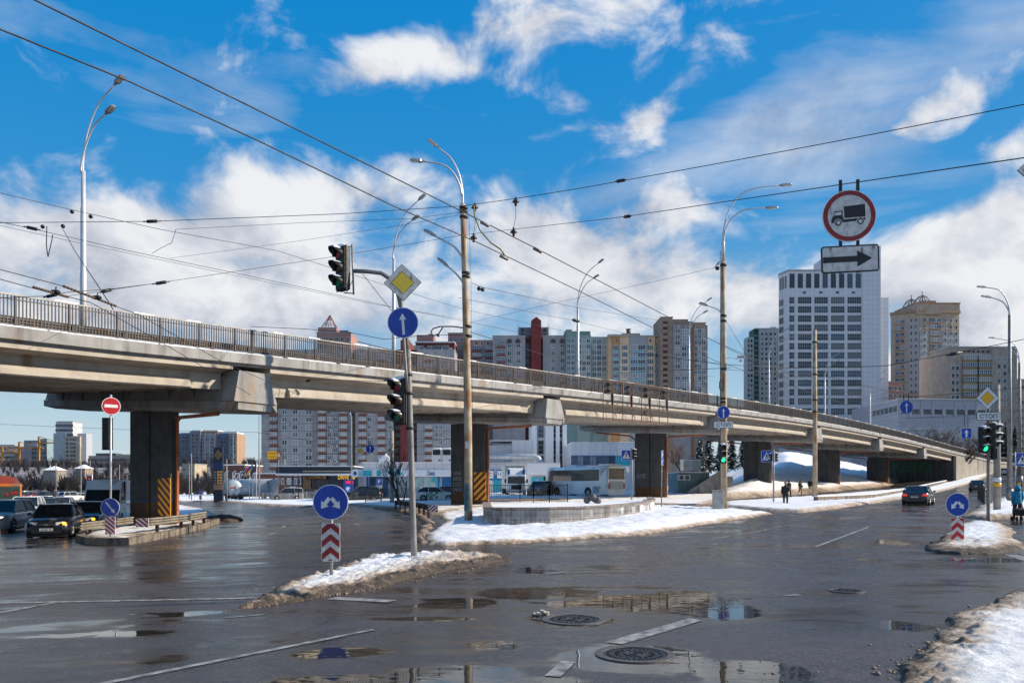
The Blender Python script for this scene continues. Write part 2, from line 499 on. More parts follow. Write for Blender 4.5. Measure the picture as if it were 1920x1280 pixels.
    c4 = N.new('ShaderNodeMixRGB'); L(crk, c4.inputs[0]); L(c3.outputs[0], c4.inputs[1]); c4.inputs[2].default_value = (.012, .011, .011, 1)
    c5 = N.new('ShaderNodeMixRGB'); L(pm, c5.inputs[0]); L(c4.outputs[0], c5.inputs[1]); c5.inputs[2].default_value = (.022, .020, .018, 1)
    L(c5.outputs[0], b.inputs['Base Color'])
    ro = rng(wet, 0, 1, .42, .15)
    ro = math_('ADD', ro, math_('MULTIPLY', math_('SUBTRACT', fine, .5), .25))
    ro = math_('MULTIPLY', ro, math_('SUBTRACT', 1, math_('MULTIPLY', films, .75)))
    ro = math_('MULTIPLY', ro, math_('SUBTRACT', 1, math_('MULTIPLY', pm, .97)))
    L(math_('MAXIMUM', ro, .012), b.inputs['Roughness'])
    b.inputs['Specular IOR Level'].default_value = .5
    b.inputs['IOR'].default_value = 1.38
    bp = N.new('ShaderNodeBump'); bp.inputs['Distance'].default_value = .012
    L(math_('MULTIPLY', math_('SUBTRACT', 1, pm), math_('SUBTRACT', .36, math_('MULTIPLY', films, .30))), bp.inputs['Strength'])
    hgt = math_('ADD', math_('MULTIPLY', grain, .7), math_('MULTIPLY', nz(28, 4), .6))
    L(hgt, bp.inputs['Height'])
    b2 = N.new('ShaderNodeBump'); b2.inputs['Distance'].default_value = .03          # faint ripples on the standing water
    L(math_('MULTIPLY', pm, .05), b2.inputs['Strength']); L(nz(2.2, 2, (1, 2.2, 1), R(20)), b2.inputs['Height']); L(bp.outputs[0], b2.inputs['Normal'])
    L(b2.outputs[0], b.inputs['Normal'])
    return M
ASPH = asphalt_material()

def snow_material():
    M = bpy.data.materials.new('snow'); M.use_nodes = True
    nt = M.node_tree; N = nt.nodes; L = nt.links.new
    b = N['Principled BSDF']
    at = N.new('ShaderNodeAttribute'); at.attribute_name = 'dirt'
    tc = N.new('ShaderNodeTexCoord')
    def nz(sc, det, rough=.6):
        n = N.new('ShaderNodeTexNoise'); n.inputs['Scale'].default_value = sc; n.inputs['Detail'].default_value = det; n.inputs['Roughness'].default_value = rough
        L(tc.outputs['Object'], n.inputs['Vector']); return n.outputs['Fac']
    def math_(op, a, b_):
        n = N.new('ShaderNodeMath'); n.operation = op
        for i, v in enumerate((a, b_)):
            if isinstance(v, (int, float)): n.inputs[i].default_value = v
            else: L(v, n.inputs[i])
        return n.outputs[0]
    k = math_('ADD', math_('MULTIPLY', at.outputs['Fac'], .9), .22)
    a = math_('ADD', math_('MULTIPLY', math_('SUBTRACT', nz(3.2, 9, .7), .5), 1.6), math_('MULTIPLY', math_('SUBTRACT', nz(22, 5, .7), .5), 1.3))
    a = math_('ADD', at.outputs['Fac'], math_('MULTIPLY', a, k))
    cr = N.new('ShaderNodeValToRGB'); L(a, cr.inputs[0])
    el = cr.color_ramp.elements
    el[0].position = .2; el[0].color = (.80, .81, .83, 1)
    el[1].position = 1.05; el[1].color = (.075, .060, .048, 1)
    e = el.new(.42); e.color = (.62, .56, .50, 1)
    e = el.new(.62); e.color = (.44, .345, .265, 1)
    e = el.new(.80); e.color = (.23, .17, .125, 1)
    L(cr.outputs[0], b.inputs['Base Color'])
    b.inputs['Roughness'].default_value = .75
    b.inputs['Specular IOR Level'].default_value = .25
    bp = N.new('ShaderNodeBump'); bp.inputs['Strength'].default_value = .8; bp.inputs['Distance'].default_value = .07
    L(math_('ADD', nz(14, 8, .75), math_('MULTIPLY', nz(2.2, 4), 1.2)), bp.inputs['Height'])
    L(bp.outputs[0], b.inputs['Normal'])
    return M
SNOW = snow_material()

def poly_dist(X, Y, poly):
    """signed distance to the polygon's outline, positive inside"""
    P = np.array([(p[0], p[1]) for p in poly], float)
    D = np.full(X.shape, 1e9); ins = np.zeros(X.shape, bool)
    n = len(P)
    for i in range(n):
        a = P[i]; b = P[(i+1) % n]
        e = b-a; l2 = max(1e-9, e @ e)
        t = np.clip(((X-a[0])*e[0]+(Y-a[1])*e[1])/l2, 0, 1)
        D = np.minimum(D, np.hypot(X-a[0]-t*e[0], Y-a[1]-t*e[1]))
        c = ((a[1] > Y) != (b[1] > Y))
        with np.errstate(divide='ignore', invalid='ignore'):
            xi = a[0]+(Y-a[1])*(b[0]-a[0])/(b[1]-a[1])
        ins ^= c & (X < xi)
    return np.where(ins, D, -D)
def snow_patch(name, poly, h=.18, edge=.8, res=.25, clump=.05, csc=3.0, wob=.35, dirt=.75, dirtw=.9, extra=None, base=0.0, seed=3, dmid=0.0, xs=None, ys=None, inset=0.0):
    """a sheet of snow over the given outline: ragged, dirty rim, lumpy top"""
    P = np.array([(p[0], p[1]) for p in poly], float)
    if xs is None: xs = np.arange(P[:, 0].min()-res*2, P[:, 0].max()+res*3, res)
    if ys is None: ys = np.arange(P[:, 1].min()-res*2, P[:, 1].max()+res*3, res)
    X, Y = np.meshgrid(xs, ys)
    X = X+(vnoise(X/res*1.7, Y/res*1.7, seed+5)-.5)*res*.5
    Y = Y+(vnoise(X/res*1.7, Y/res*1.7, seed+6)-.5)*res*.5
    D = poly_dist(X, Y, poly)-inset
    Dn = D+(fbm(X*1.1, Y*1.1, seed, 4)-.5)*2*wob+(fbm(X*6, Y*6, seed+1, 3)-.5)*wob*.7
    k = np.clip(Dn/edge, 0, 1)
    prof = np.sqrt(np.clip(1-(1-k)**2, 0, 1))
    cl = (fbm(X*csc, Y*csc, seed+2, 5, .62)-.42)*2
    cl2 = np.clip(fbm(X*csc*.5, Y*csc*.5, seed+8, 3)-.5, 0, 1)*2
    Z = gz(X, Y)+base+h*prof+clump*(cl*(.25+.75*k)+cl2*.8)*np.clip(Dn/(edge*.35), 0, 1)
    Z = np.where(Dn < 0, gz(X, Y)+base-.04-np.clip(-Dn, 0, .4)*.3, Z)
    dv = dirt*np.clip(1-Dn/dirtw, 0, 1)**.8+dmid
    if extra is not None:
        ez, ed = extra(X, Y, D); Z = Z+ez; dv = dv+ed
    keep = Dn > -max(res*1.5, .02)
    n, kk = X.shape
    i = np.arange(n*kk).reshape(n, kk)
    f = np.stack([i[:-1, :-1], i[:-1, 1:], i[1:, 1:], i[1:, :-1]], -1).reshape(-1, 4)
    kf = keep.ravel()[f].any(1)
    f = f[kf]
    used = np.unique(f); mp = np.zeros(n*kk, int); mp[used] = np.arange(len(used)); f = mp[f]
    me = bpy.data.meshes.new(name)
    me.from_pydata(np.c_[X.ravel()[used], Y.ravel()[used], Z.ravel()[used]].tolist(), [], f.tolist())
    at = me.attributes.new('dirt', 'FLOAT', 'POINT'); at.data.foreach_set('value', dv.ravel()[used].astype(np.float32))
    me.polygons.foreach_set('use_smooth', [True]*len(f))
    me.materials.append(SNOW)
    ob = bpy.data.objects.new(name, me); COL.objects.link(ob)
    ob['kind'] = 'structure'
    return ob
def gps(pts): return [gp(*p) for p in pts]

# road sheet and the far ground
xs = np.unique(np.r_[np.arange(-190, -40, 5.), np.arange(-40, 40, 1.25), np.arange(40, 130, 2.5), np.arange(130, 300, 5.)])
ys = np.unique(np.r_[np.arange(-12, 90, 1.25), np.arange(90, 460, 4.)])
o = grid_mesh('road', xs, ys, gz, ASPH); o['kind'] = 'structure'
GROUND = mat('snowy_field', (.62, .63, .66), .8, var=.2, sc=.05, bump=.5, bsc=.4, c2=(.30, .27, .25))
gx = np.r_[-np.geomspace(6000, 320, 14), np.arange(-310, 311, 12.), np.geomspace(320, 6000, 14)]
gy = np.r_[-np.geomspace(3000, 20, 10), np.arange(-12, 520, 12.), np.geomspace(530, 9000, 14)]
o = grid_mesh('ground', gx, gy, lambda X, Y: gz(X, Y)-.35, GROUND); o['kind'] = 'structure'

# snow banks ------------------------------------------------------------------
mound = gps([(428, 1144), (500, 1136), (560, 1129), (640, 1111), (720, 1099), (800, 1077), (880, 1063), (968, 1050), (930, 1045), (865, 1040), (800, 1042), (740, 1044), (690, 1050), (650, 1062), (600, 1080), (550, 1096), (510, 1112), (470, 1130)])
def mound_extra(X, Y, D):
    a = gp(560, 1120); b = gp(800, 1050)
    e = Vector((b.x-a.x, b.y-a.y)); e.normalize()
    side = (X-a.x)*e.y-(Y-a.y)*e.x                 # positive on the camera's side
    return .07*np.clip(D/1.0, 0, 1)*fbm(X*.8, Y*.8, 4, 3)+.16*np.clip(fbm(X*8, Y*8, 6, 3)-.42, 0, 1)*np.clip(D/.12, 0, 1)*np.clip(1.2-D/1.2, .3, 1), .36*np.clip(side/.9+.3, 0, 1)+.25*np.clip((gp(640, 1090).x-X)/1.2, 0, 1)
snow_patch('snow_bank', mound, .09, .6, .04, .07, 6, .2, .7, .55, mound_extra, seed=11, dmid=.17)
front = gps([(1640, 1300), (1668, 1272), (1700, 1240), (1740, 1205), (1780, 1170), (1815, 1148), (1860, 1128), (1930, 1100)])
front += [Vector((9.5, 12.5, 0)), Vector((9.5, 4, 0)), Vector((3.4, 4, 0)), Vector((3.4, 6, 0))]
def front_extra(X, Y, D):
    cl = np.clip(fbm(X*7, Y*7, 19, 3)-.47, 0, 1)*2.2
    zone = np.clip(1-np.abs(D-.35)/.55, 0, 1)
    return .085*zone*cl-.03*np.clip(1-np.abs(D-1.05)/.3, 0, 1)+.05*sstep(1.2, 2.2, D)+.11*np.clip(fbm(X*4, Y*4, 29, 4)-.42, 0, 1)*sstep(.9, 1.4, D)+.05*np.clip(fbm(X*11, Y*11, 39, 2)-.45, 0, 1)*sstep(.9, 1.4, D), .22*np.clip(fbm(X*2.2, Y*2.2, 49, 4)-.55, 0, 1)*4*sstep(.9, 1.4, D)
snow_patch('snow_bank', front, .13, 1.3, .035, .065, 4.0, .2, .9, .78, front_extra, seed=23)
right = gps([(1733, 1030), (1752, 1035), (1800, 1038), (1860, 1038), (1912, 1034), (1925, 1026), (1900, 1012), (1897, 992), (1880, 984), (1830, 978), (1800, 984), (1768, 1006)])
def right_extra(X, Y, D):
    a = gp(1795, 1010)
    return 0*X, .38*np.clip((a.x+.5-X)/1.0, 0, 1)
snow_patch('snow_bank', right, .13, .8, .06, .08, 5, .2, .75, .7, right_extra, seed=31)
right2 = gps([(1805, 970), (1850, 974), (1905, 972), (1990, 970), (2050, 950), (1990, 930), (1925, 926), (1890, 930), (1862, 940), (1835, 952)])
snow_patch('snow_bank', right2, .2, .9, .14, .08, 3, .3, .7, 1.2, None, seed=37, dmid=.1)
isl = gps([(793, 1006), (800, 1021), (830, 1023), (950, 1020), (1060, 1012), (1200, 1003), (1290, 988), (1380, 974), (1445, 963), (1400, 959), (1350, 957), (1225, 954), (1060, 952), (905, 952), (840, 958), (822, 966), (838, 978), (822, 990)])
def isl_extra(X, Y, D):
    f = np.exp(-((X-gp(1250, 975).x)/6)**2)*.25*np.clip(D/1.2, 0, 1)
    return f, 0*X
snow_patch('snow_bank', isl, .09, .8, .12, .08, 2.5, .3, .75, .42, isl_extra, seed=41, dmid=.05)
# the trampled ground round the second pier, across to the forecourts
xs2 = np.unique(np.r_[np.arange(-190, -60, 2.5), np.arange(-60, 30, .5), np.arange(30, 60, 1.)]); ys2 = np.unique(np.r_[np.arange(40, 75, .35), np.arange(75, 130, 1.), np.arange(130, 360, 4.)])
fore = gps([(338, 941), (400, 939), (440, 942), (470, 946), (560, 951), (600, 950), (662, 947), (700, 952), (745, 955), (788, 962), (822, 966), (905, 952), (1060, 948), (1190, 946), (1330, 949), (1345, 941)])
fore += [Vector((70, 200, 0)), Vector((60, 340, 0)), Vector((-180, 340, 0))]
snow_patch('snowy_forecourt', fore, .16, .9, .3, .06, 1.2, .5, .8, 1.4, None, seed=53, dmid=.06, xs=xs2, ys=ys2)
verge = gps([(1352, 952), (1440, 959), (1500, 961), (1545, 956), (1640, 943), (1720, 929), (1790, 914), (1867, 884), (1860, 881), (1776, 905), (1640, 922), (1560, 929), (1440, 938), (1350, 944)])
snow_patch('snowy_verge', verge, .22, .8, .3, .07, 1.6, .3, .7, .8, None, seed=61, dmid=.05)
slope_ = gps([(1352, 935), (1440, 930), (1560, 920), (1660, 910)])+[Vector((100, 205, 0)), Vector((60, 260, 0)), Vector((42, 200, 0)), Vector((33, 140, 0))]
def slope_extra(X, Y, D):
    k = sstep(-4, 30, D)
    return 6.8*k+1.7*(fbm(X*.16, Y*.16, 5, 5, .6)-.5)*np.clip(D/5, 0, 1), .5*np.clip(fbm(X*.3, Y*.3, 15, 5, .65)-.52, 0, 1)*4
snow_patch('snowy_slope', slope_, .2, 1.2, .8, .15, .8, .6, .7, 1.5, slope_extra, seed=67)
far = gps([(0, 936), (120, 935), (240, 937), (338, 939), (338, 934), (240, 931), (120, 930), (0, 931)])
snow_patch('snowy_median', far, .2, .6, .8, .05, 1, .3, .5, 1, None, seed=71)
farleft = [gp(-150, 921), gp(300, 921), Vector((-60, 400, 0)), Vector((-400, 420, 0))]
CON = mat('kerb_concrete', (.25, .205, .16), .85, var=.2, sc=3, bump=.5, bsc=30, stain=.6, stainc=(.05, .045, .04), streak=.5)
def kerb(pts, h, w, name='kerb', gap=.012, m=CON):
    mb = MB()
    pts = [Vector((p[0], p[1])) for p in pts]
    # resample in one metre stones
    out = [pts[0]]
    for a, b in zip(pts, pts[1:]):
        n = max(1, round((b-a).length/1.0))
        out += [a.lerp(b, k/n) for k in range(1, n+1)]
    for a, b in zip(out, out[1:]):
        e = (b-a); l = e.length
        if l < .05: continue
        e.normalize(); n = Vector((-e.y, e.x))
        q = [a+e*gap, b-e*gap, b-e*gap+n*w, a+e*gap+n*w]
        j = random.uniform(-.012, .012)
        z0 = [gzf(p.x, p.y)-.1 for p in q]; z1 = [gzf(p.x, p.y)+h+j for p in q]
        c = sum(q, Vector((0, 0)))/4
        q2 = [c+(p-c)*.98 for p in q]
        mb.prismz(q, z0, [z-.03 for z in z1]); mb.prismz(q2, [z-.03 for z in z1], z1)
    return structure(mb, name, m)
pier_isl = gps([(142, 1014), (160, 1020), (200, 1022), (242, 1021), (288, 1013), (340, 1001), (385, 990), (412, 980), (417, 973), (405, 964), (385, 957), (350, 950), (300, 950), (240, 958), (195, 985), (152, 1003)])
kerb(pier_isl[:9], .26, .28)
kerb([pier_isl[15], pier_isl[0]], .26, .28)
kerb([pier_isl[12], pier_isl[13], pier_isl[14], pier_isl[15]], .24, .28)
def isl2_extra(X, Y, D):
    return 0*X, .5*np.clip((fbm(X*.7, Y*.7, 77, 3)-.45)*4, 0, 1)*np.clip(1-D/2.4, 0, 1)
snow_patch('snowy_island', [p for p in pier_isl], .08, .5, .12, .05, 2.5, .06, .35, .8, isl2_extra, base=.17, seed=81, dmid=.1, inset=.34)
c_ = gp(407, 978)
snow_patch('slush_heap', [Vector((c_.x+1.3*math.cos(a), c_.y+1.7*math.sin(a), 0)) for a in np.linspace(0, 6.28, 12)[:-1]], .33, .9, .08, .1, 4, .2, .9, 3, None, seed=88, dmid=.35)
# slush swept along the outer kerb of the turning lane
slush = gps([(800, 1018), (792, 1006), (806, 992), (815, 980), (800, 968), (768, 957), (700, 951), (705, 955), (755, 961), (782, 971), (795, 982), (783, 996), (778, 1008), (786, 1018)])
snow_patch('slush_strip', slush, .14, .6, .12, .07, 3, .2, .5, 2, None, seed=91, dmid=.35)

# painted markings -------------------------------------------------------------
PAINT = mat('road_paint', (.36, .35, .335), .5, var=.3, sc=7, c2=(.05, .046, .043), bump=.3, bsc=60)
def marking(a, b, w, name='road_marking', px=True):
    if px: a, b = gp(*a), gp(*b)
    a2, b2 = Vector((a[0], a[1])), Vector((b[0], b[1]))
    e = b2-a2; l = e.length; e.normalize(); n = Vector((-e.y, e.x))*w/2
    k = max(1, int(l/1.0)); vs = []; fs = []
    for i in range(k+1):
        c = a2.lerp(b2, i/k)
        for q in (c-n, c+n): vs.append((q.x, q.y, gzf(q.x, q.y)+.007))
    fs = [(2*i, 2*i+2, 2*i+3, 2*i+1) for i in range(k)]
    return vs, fs
mk = MB()
for a, b, w in [((-40, 1131), (475, 1121), .16), ((-40, 1156), (100, 1130), .14), ((150, 1290), (640, 1192), .11), ((1150, 1206), (1305, 1161), .22), ((1036, 1268), (1066, 1240), .16),
                ((622, 1121), (735, 1127), .28), ((1335, 1011), (1495, 982), .09), ((1528, 1025), (1628, 988), .11), ((640, 1192), (700, 1180), .06), ((1370, 962), (1412, 961), .15), ((1470, 1006), (1540, 1000), .06), ((1470, 1116), (1500, 1115), .12), ((1895, 1040), (1935, 1052), .3), ((1020, 1076), (1060, 1073), .12), ((420, 1158), (495, 1152), .06)]:
    mk.add(*marking(a, b, w))
for a, b in [((90, 130), (888, 884)), ((240, 268), (862, 858)), ((168, 200), (877, 872)), ((500, 530), (891, 887)), ((455, 482), (908, 904)), ((558, 590), (881, 876)), ((600, 625), (867, 863)), ((620, 650), (857, 852)), ((300, 318), (850, 847)), ((690, 705), (835, 832)), ((865, 885), (775, 771)), ((800, 815), (796, 793))]:
    mk.add(*marking((1600+a[0]/3.766, 720+b[0]/3.766), (1600+a[1]/3.766, 720+b[1]/3.766), .15))
for x, y in [(500, 720), (640, 740), (780, 755), (890, 772), (985, 792), (940, 712), (1100, 727), (1265, 742), (1410, 757)]:
    mk.add(*marking((330+x/5.82-5, 830+y/5.82-1.2), (330+x/5.82+5, 830+y/5.82+1), .16))
for x, y, dx, dy in [(760, 1010, 10, 2), (840, 1050, 14, 5), (285, 1068, 12, -8), (200, 1122, 26, -10), (95, 970, 10, 2), (872, 1106, 12, 0)]:
    mk.add(*marking((460+(x-dx)/4, 720+(y-dy)/4), (460+(x+dx)/4, 720+(y+dy)/4), .17))
structure(mk, 'road_marking', PAINT)

# manhole covers ----------------------------------------------------------------
IRON = mat('cast_iron', (.05, .047, .045), .42, .6, var=.2, sc=8, bump=.4, bsc=60)
COLLAR = mat('manhole_collar', (.10, .09, .085), .5, var=.2, sc=5, bump=.6, bsc=50)
def manhole(px, py, r, label):
    c = gp(px, py)
    t = thing('manhole_cover', label, 'manhole cover', c, 0, 'manhole covers in the road')
    mb = MB()
    n = 40
    mb.cyl((0, 0, -.05), (0, 0, .006), r*.86, n, smooth=False)
    for k in range(36):
        a = 2*math.pi*k/36
        mb.box((math.cos(a)*r*.74, math.sin(a)*r*.74, .008), (r*.07, r*.07, .012), rz=a)
    for k in range(18):
        a = 2*math.pi*k/18
        mb.box((math.cos(a)*r*.5, math.sin(a)*r*.5, .008), (r*.12, r*.05, .012), rz=a)
    for q in (.28, .12):
        mb.loft([[(math.cos(2*math.pi*j/24)*rr*r, math.sin(2*math.pi*j/24)*rr*r, z) for j in range(24)] for rr, z in ((q+.04, .006), (q+.035, .014), (q-.035, .014), (q-.04, .006))], caps=False)
    mb.build('lid', IRON, t)
    mb = MB()
    mb.loft([[(math.cos(2*math.pi*j/n)*rr, math.sin(2*math.pi*j/n)*rr, z) for j in range(n)] for rr, z in ((r*1.12, -.03), (r*1.1, .012), (r*.9, .012), (r*.88, -.03))], caps=False)
    mb.build('ring', COLLAR, t)
manhole(1190, 1226, .40, 'round iron manhole cover sunk in the puddle nearest the camera')
manhole(1075, 1161, .40, 'round iron manhole cover beside a stray lump of snow, behind the puddle')
manhole(1588, 1107, .27, 'faint round manhole cover on the empty right part of the road')
SN2 = mat('snow_plain', (.8, .81, .83), .8, var=.06, sc=4, bump=.5, bsc=15)
mb = MB()
c = gp(1014, 1153)
for k in range(9):
    mb.sphere((random.uniform(-.1, .1), random.uniform(-.06, .06), random.uniform(0, .06)), random.uniform(.02, .045), 7, 5, sq=(1, 1, .7))
tag(mb.build('snow_lump', mat('dirty_snow', (.55, .50, .46), .8, var=.2, sc=15, bump=.6), None, c), 'small dirty lump of snow lying on the wet road beside a manhole', 'snow lump')

# crumbs of slush thrown out of the banks
rng = random.Random(4); mb = MB()
def crumbs(a, b, n, spread, rmax):
    A, B = gp(*a), gp(*b)
    for k in range(n):
        p = A.lerp(B, rng.random()); x = p.x+rng.gauss(0, spread); y = p.y+rng.gauss(0, spread*1.2); r = rng.uniform(.008, rmax)*(1 if rng.random() < .9 else 1.8)
        mb.sphere((x, y, gzf(x, y)+r*.3), r, 5, 4, 0, sq=(rng.uniform(.8, 1.4), rng.uniform(.8, 1.3), rng.uniform(.5, .8)))
crumbs((1668, 1268), (1840, 1138), 150, .09, .022); crumbs((430, 1145), (700, 1104), 130, .06, .018); crumbs((700, 1104), (960, 1053), 90, .06, .018); crumbs((1738, 1034), (1910, 1038), 60, .08, .022); crumbs((1450, 1265), (1640, 1225), 26, .35, .012); crumbs((500, 1105), (420, 1112), 14, .2, .015)
o = mb.build('slush_crumbs', [mat('slush_brown', (.36, .27, .20), .8, var=.3, sc=20), SN2]); tag(o, kind='stuff')
# ================================================================== THE OVERPASS
PN = np.array([(-71, -37), (-57.5, -20), (-44.5, -2), (-30.9, 17.8), (-17.8, 39.5), (-3.2, 60), (14, 80.8), (31.2, 101.7), (48.3, 122.5), (65.5, 143.3), (82.7, 164.2), (120, 209.2), (180, 281.6), (240, 354)], float)
_Q = np.vstack([2*PN[0]-PN[1], PN, 2*PN[-1]-PN[-2]])
_pts = []
for i in range(1, len(_Q)-2):
    p0, p1, p2, p3 = _Q[i-1:i+3]
    for k in range(40):
        t = k/40
        _pts.append(.5*((2*p1)+(-p0+p2)*t+(2*p0-5*p1+4*p2-p3)*t*t+(-p0+3*p1-3*p2+p3)*t**3))
_pts.append(_Q[-2]); BC = np.array(_pts)
_dv = np.gradient(BC, axis=0); _dv /= np.linalg.norm(_dv, axis=1)[:, None]
BS = np.r_[0, np.cumsum(np.linalg.norm(np.diff(BC, axis=0), axis=1))]
BS -= BS[4*40]-50.0                                   # station 50 is the pier of the near island
def bc(s):
    return Vector((float(np.interp(s, BS, BC[:, 0])), float(np.interp(s, BS, BC[:, 1]))))
def bd(s):
    v = Vector((float(np.interp(s, BS, _dv[:, 0])), float(np.interp(s, BS, _dv[:, 1])))); v.normalize(); return v
_cs = np.array([-200, 20, 39, 44, 48, 52.5, 61, 69, 74, 83, 96, 107, 122, 142, 169, 200, 251, 300, 345, 500.])
_cz = np.array([5.2, 6.72, 7.02, 7.28, 7.48, 7.68, 7.98, 8.27, 8.44, 8.66, 8.93, 9.12, 9.3, 9.28, 8.95, 8.25, 7.15, 7.25, 8.6, 12.])
def cz(s):
    """height of the kerb top along the deck"""
    return float(np.mean(np.interp(np.array([s-7, s-3, s, s+3, s+7]), _cs, _cz)))
CROSSFALL = .045
def bp(s, off, z):
    c = bc(s); d = bd(s)
    return Vector((c.x+d.y*off, c.y-d.x*off, z+CROSSFALL*(7.7-off)))
PIER_S = [float(BS[k*40]) for k in range(2, 10)]      # two piers out of frame, then the six in view
ABUT = float(BS[10*40])
PIER_S = [s for s in PIER_S]
CONC = mat('bridge_concrete', (.335, .328, .322), .82, var=.16, sc=1.2, bump=.35, bsc=14, streak=.85, stain=.03, stainc=(.20, .12, .07))
CONB = mat('girder_concrete', (.44, .39, .33), .8, var=.12, sc=.9, bump=.25, bsc=12, streak=.35, stain=.06, stainc=(.22, .15, .09))
CAPM = mat('cap_concrete', (.31, .306, .302), .8, var=.15, sc=1.0, bump=.3, bsc=14, streak=.7, stain=.05, stainc=(.30, .18, .08))
COLM = mat('pier_grey_paint', (.075, .074, .078), .75, var=.18, sc=1.5, bump=.2, bsc=14, streak=.5)
COLB = mat('pier_brown_paint', (.13, .062, .02), .75, var=.22, sc=1.8, bump=.2, streak=.5)
BLUE_LINE = mat('blue_line_paint', (.03, .06, .2), .6)
STEEL = mat('railing_paint', (.06, .05, .05), .55, .2, var=.2, sc=4, stain=.25)
RAILT = mat('rail_top_paint', (.42, .40, .37), .6, .1, var=.2, sc=3)
GALV = mat('galvanised_steel', (.42, .42, .42), .45, .7, var=.15, sc=3)
GREYG = mat('guard_rail_grey', (.20, .19, .18), .6, .3, var=.2, sc=2, stain=.3)
PIPE = mat('drain_pipe_orange', (.36, .105, .035), .5, var=.15, sc=3)
DECKM = ASPH
SOFF = mat('deck_soffit', (.22, .21, .20), .85, var=.15, sc=1)
bridge = thing('overpass', 'long concrete road overpass on twin column piers descending to the right', 'overpass', tuple(bp(50, 0, gzf(*bc(50)))))
S0, S1 = -42.0, 345.0
def sweep(prof, s0, s1, step=2.0, mi=0, mb=None, smooth=False, zf=cz, caps=True, zi=None):
    """sweep a closed (offset, height above kerb level) profile along the deck"""
    mb = mb or MB()
    n = max(2, int((s1-s0)/step)+1)
    rings = [[tuple(bp(s, o, zf(s)+z)) for o, z in prof] for s in np.linspace(s0, s1, n)]
    mb.loft(rings, mi, smooth, caps)
    return mb
HW = 7.55
# deck slab, cornice kerbs
sweep([(-HW, -.30), (-HW, -.54), (HW, -.54), (HW, -.30)], S0, ABUT+2).build('deck', CONC, bridge, world=True)
sweep([(-HW+.6, -.26), (-HW+.6, -.298), (HW-.6, -.298), (HW-.6, -.26)], S0, S1, 4).build('roadway', ASPH, bridge, world=True)
def cornice(sign, s0, s1):
    p = [(HW-.45, -.32), (HW-.45, 0), (HW+.16, 0), (HW+.18, -.03), (HW+.18, -.42), (HW+.02, -.47), (HW+.02, -.32)]
    p = [(sign*o, z) for o, z in p]
    if sign < 0: p = p[::-1]
    mb = MB(); s = s0
    while s < s1:
        e = min(s+3.0, s1)
        sweep(p, s+.004, e-.004, 1.5, mb=mb); s = e
    return mb
bounds = [S0]+[s for s in PIER_S]+[ABUT, ABUT+26, ABUT+60, ABUT+110]
for a, b in zip(bounds, bounds[1:]):
    if b < -10: continue
    cornice(1, a, b).build('parapet_kerb', CONC, bridge, world=True)
cornice(-1, 0, ABUT+60).build('parapet_kerb', CONC, bridge, world=True)
# wind-blown snow left along the kerb top
mb = MB()
s = 0.0
while s < ABUT+60:
    l = random.uniform(1.5, 5)
    w = random.uniform(.1, .3)
    pr = [(HW+.16-w, .0), (HW+.15, .0), (HW+.13, .03), (HW+.16-w*.6, random.uniform(.03, .07))]
    sweep(pr, s, s+l, .8, mb=mb); s += l+random.choice([0, .1, .3, 1.2])
mb.build('snow_strip', SN2, bridge, world=True)
# girders: T-shaped edge beams with a bulb, plainer ones inside
def girder_profile(c, k=1.0):
    h = [(.98, -.54), (.98, -.74), (.55, -.80), (.13, -.94), (.11, -1.2), (.15, -1.27), (.24, -1.36), (.35, -1.50), (.37, -1.72), (.31, -1.78)]
    h = [(o, -.54+(z+.54)*k) for o, z in h]
    return [(c+o, z) for o, z in h]+[(c-o, z) for o, z in reversed(h)]
def girder_end(c, k=1.0):
    h = [(.98, -.54), (.98, -.74), (.55, -.80), (.15, -.94), (.15, -1.77)]
    h = [(o, -.54+(z+.54)*k) for o, z in h]
    return [(c+o, z) for o, z in h]+[(c-o, z) for o, z in reversed(h)]
GO = [HW-1.0-k*1.85 for k in range(8)]
sup = [S0-26]+[s for s in PIER_S]+[ABUT]
for a, b in zip(sup, sup[1:]):
    if b < 0: continue
    for k, c in enumerate(GO):
        mb = MB()
        kq = .84 if b < 60 else 1.0
        g0, g1 = a+(1.05 if a != S0-26 else 0), b-1.05
        if b == ABUT: g1 = b
        for q0, q1, pr in ((g0, g0+1.7, girder_end(c, kq)), (g0+1.7, g1-1.7, girder_profile(c, kq)), (g1-1.7, g1, girder_end(c, kq))):
            sweep(pr, q0, q1, 3.0, mb=mb)
        mb.build('girder', CONB, bridge, world=True)
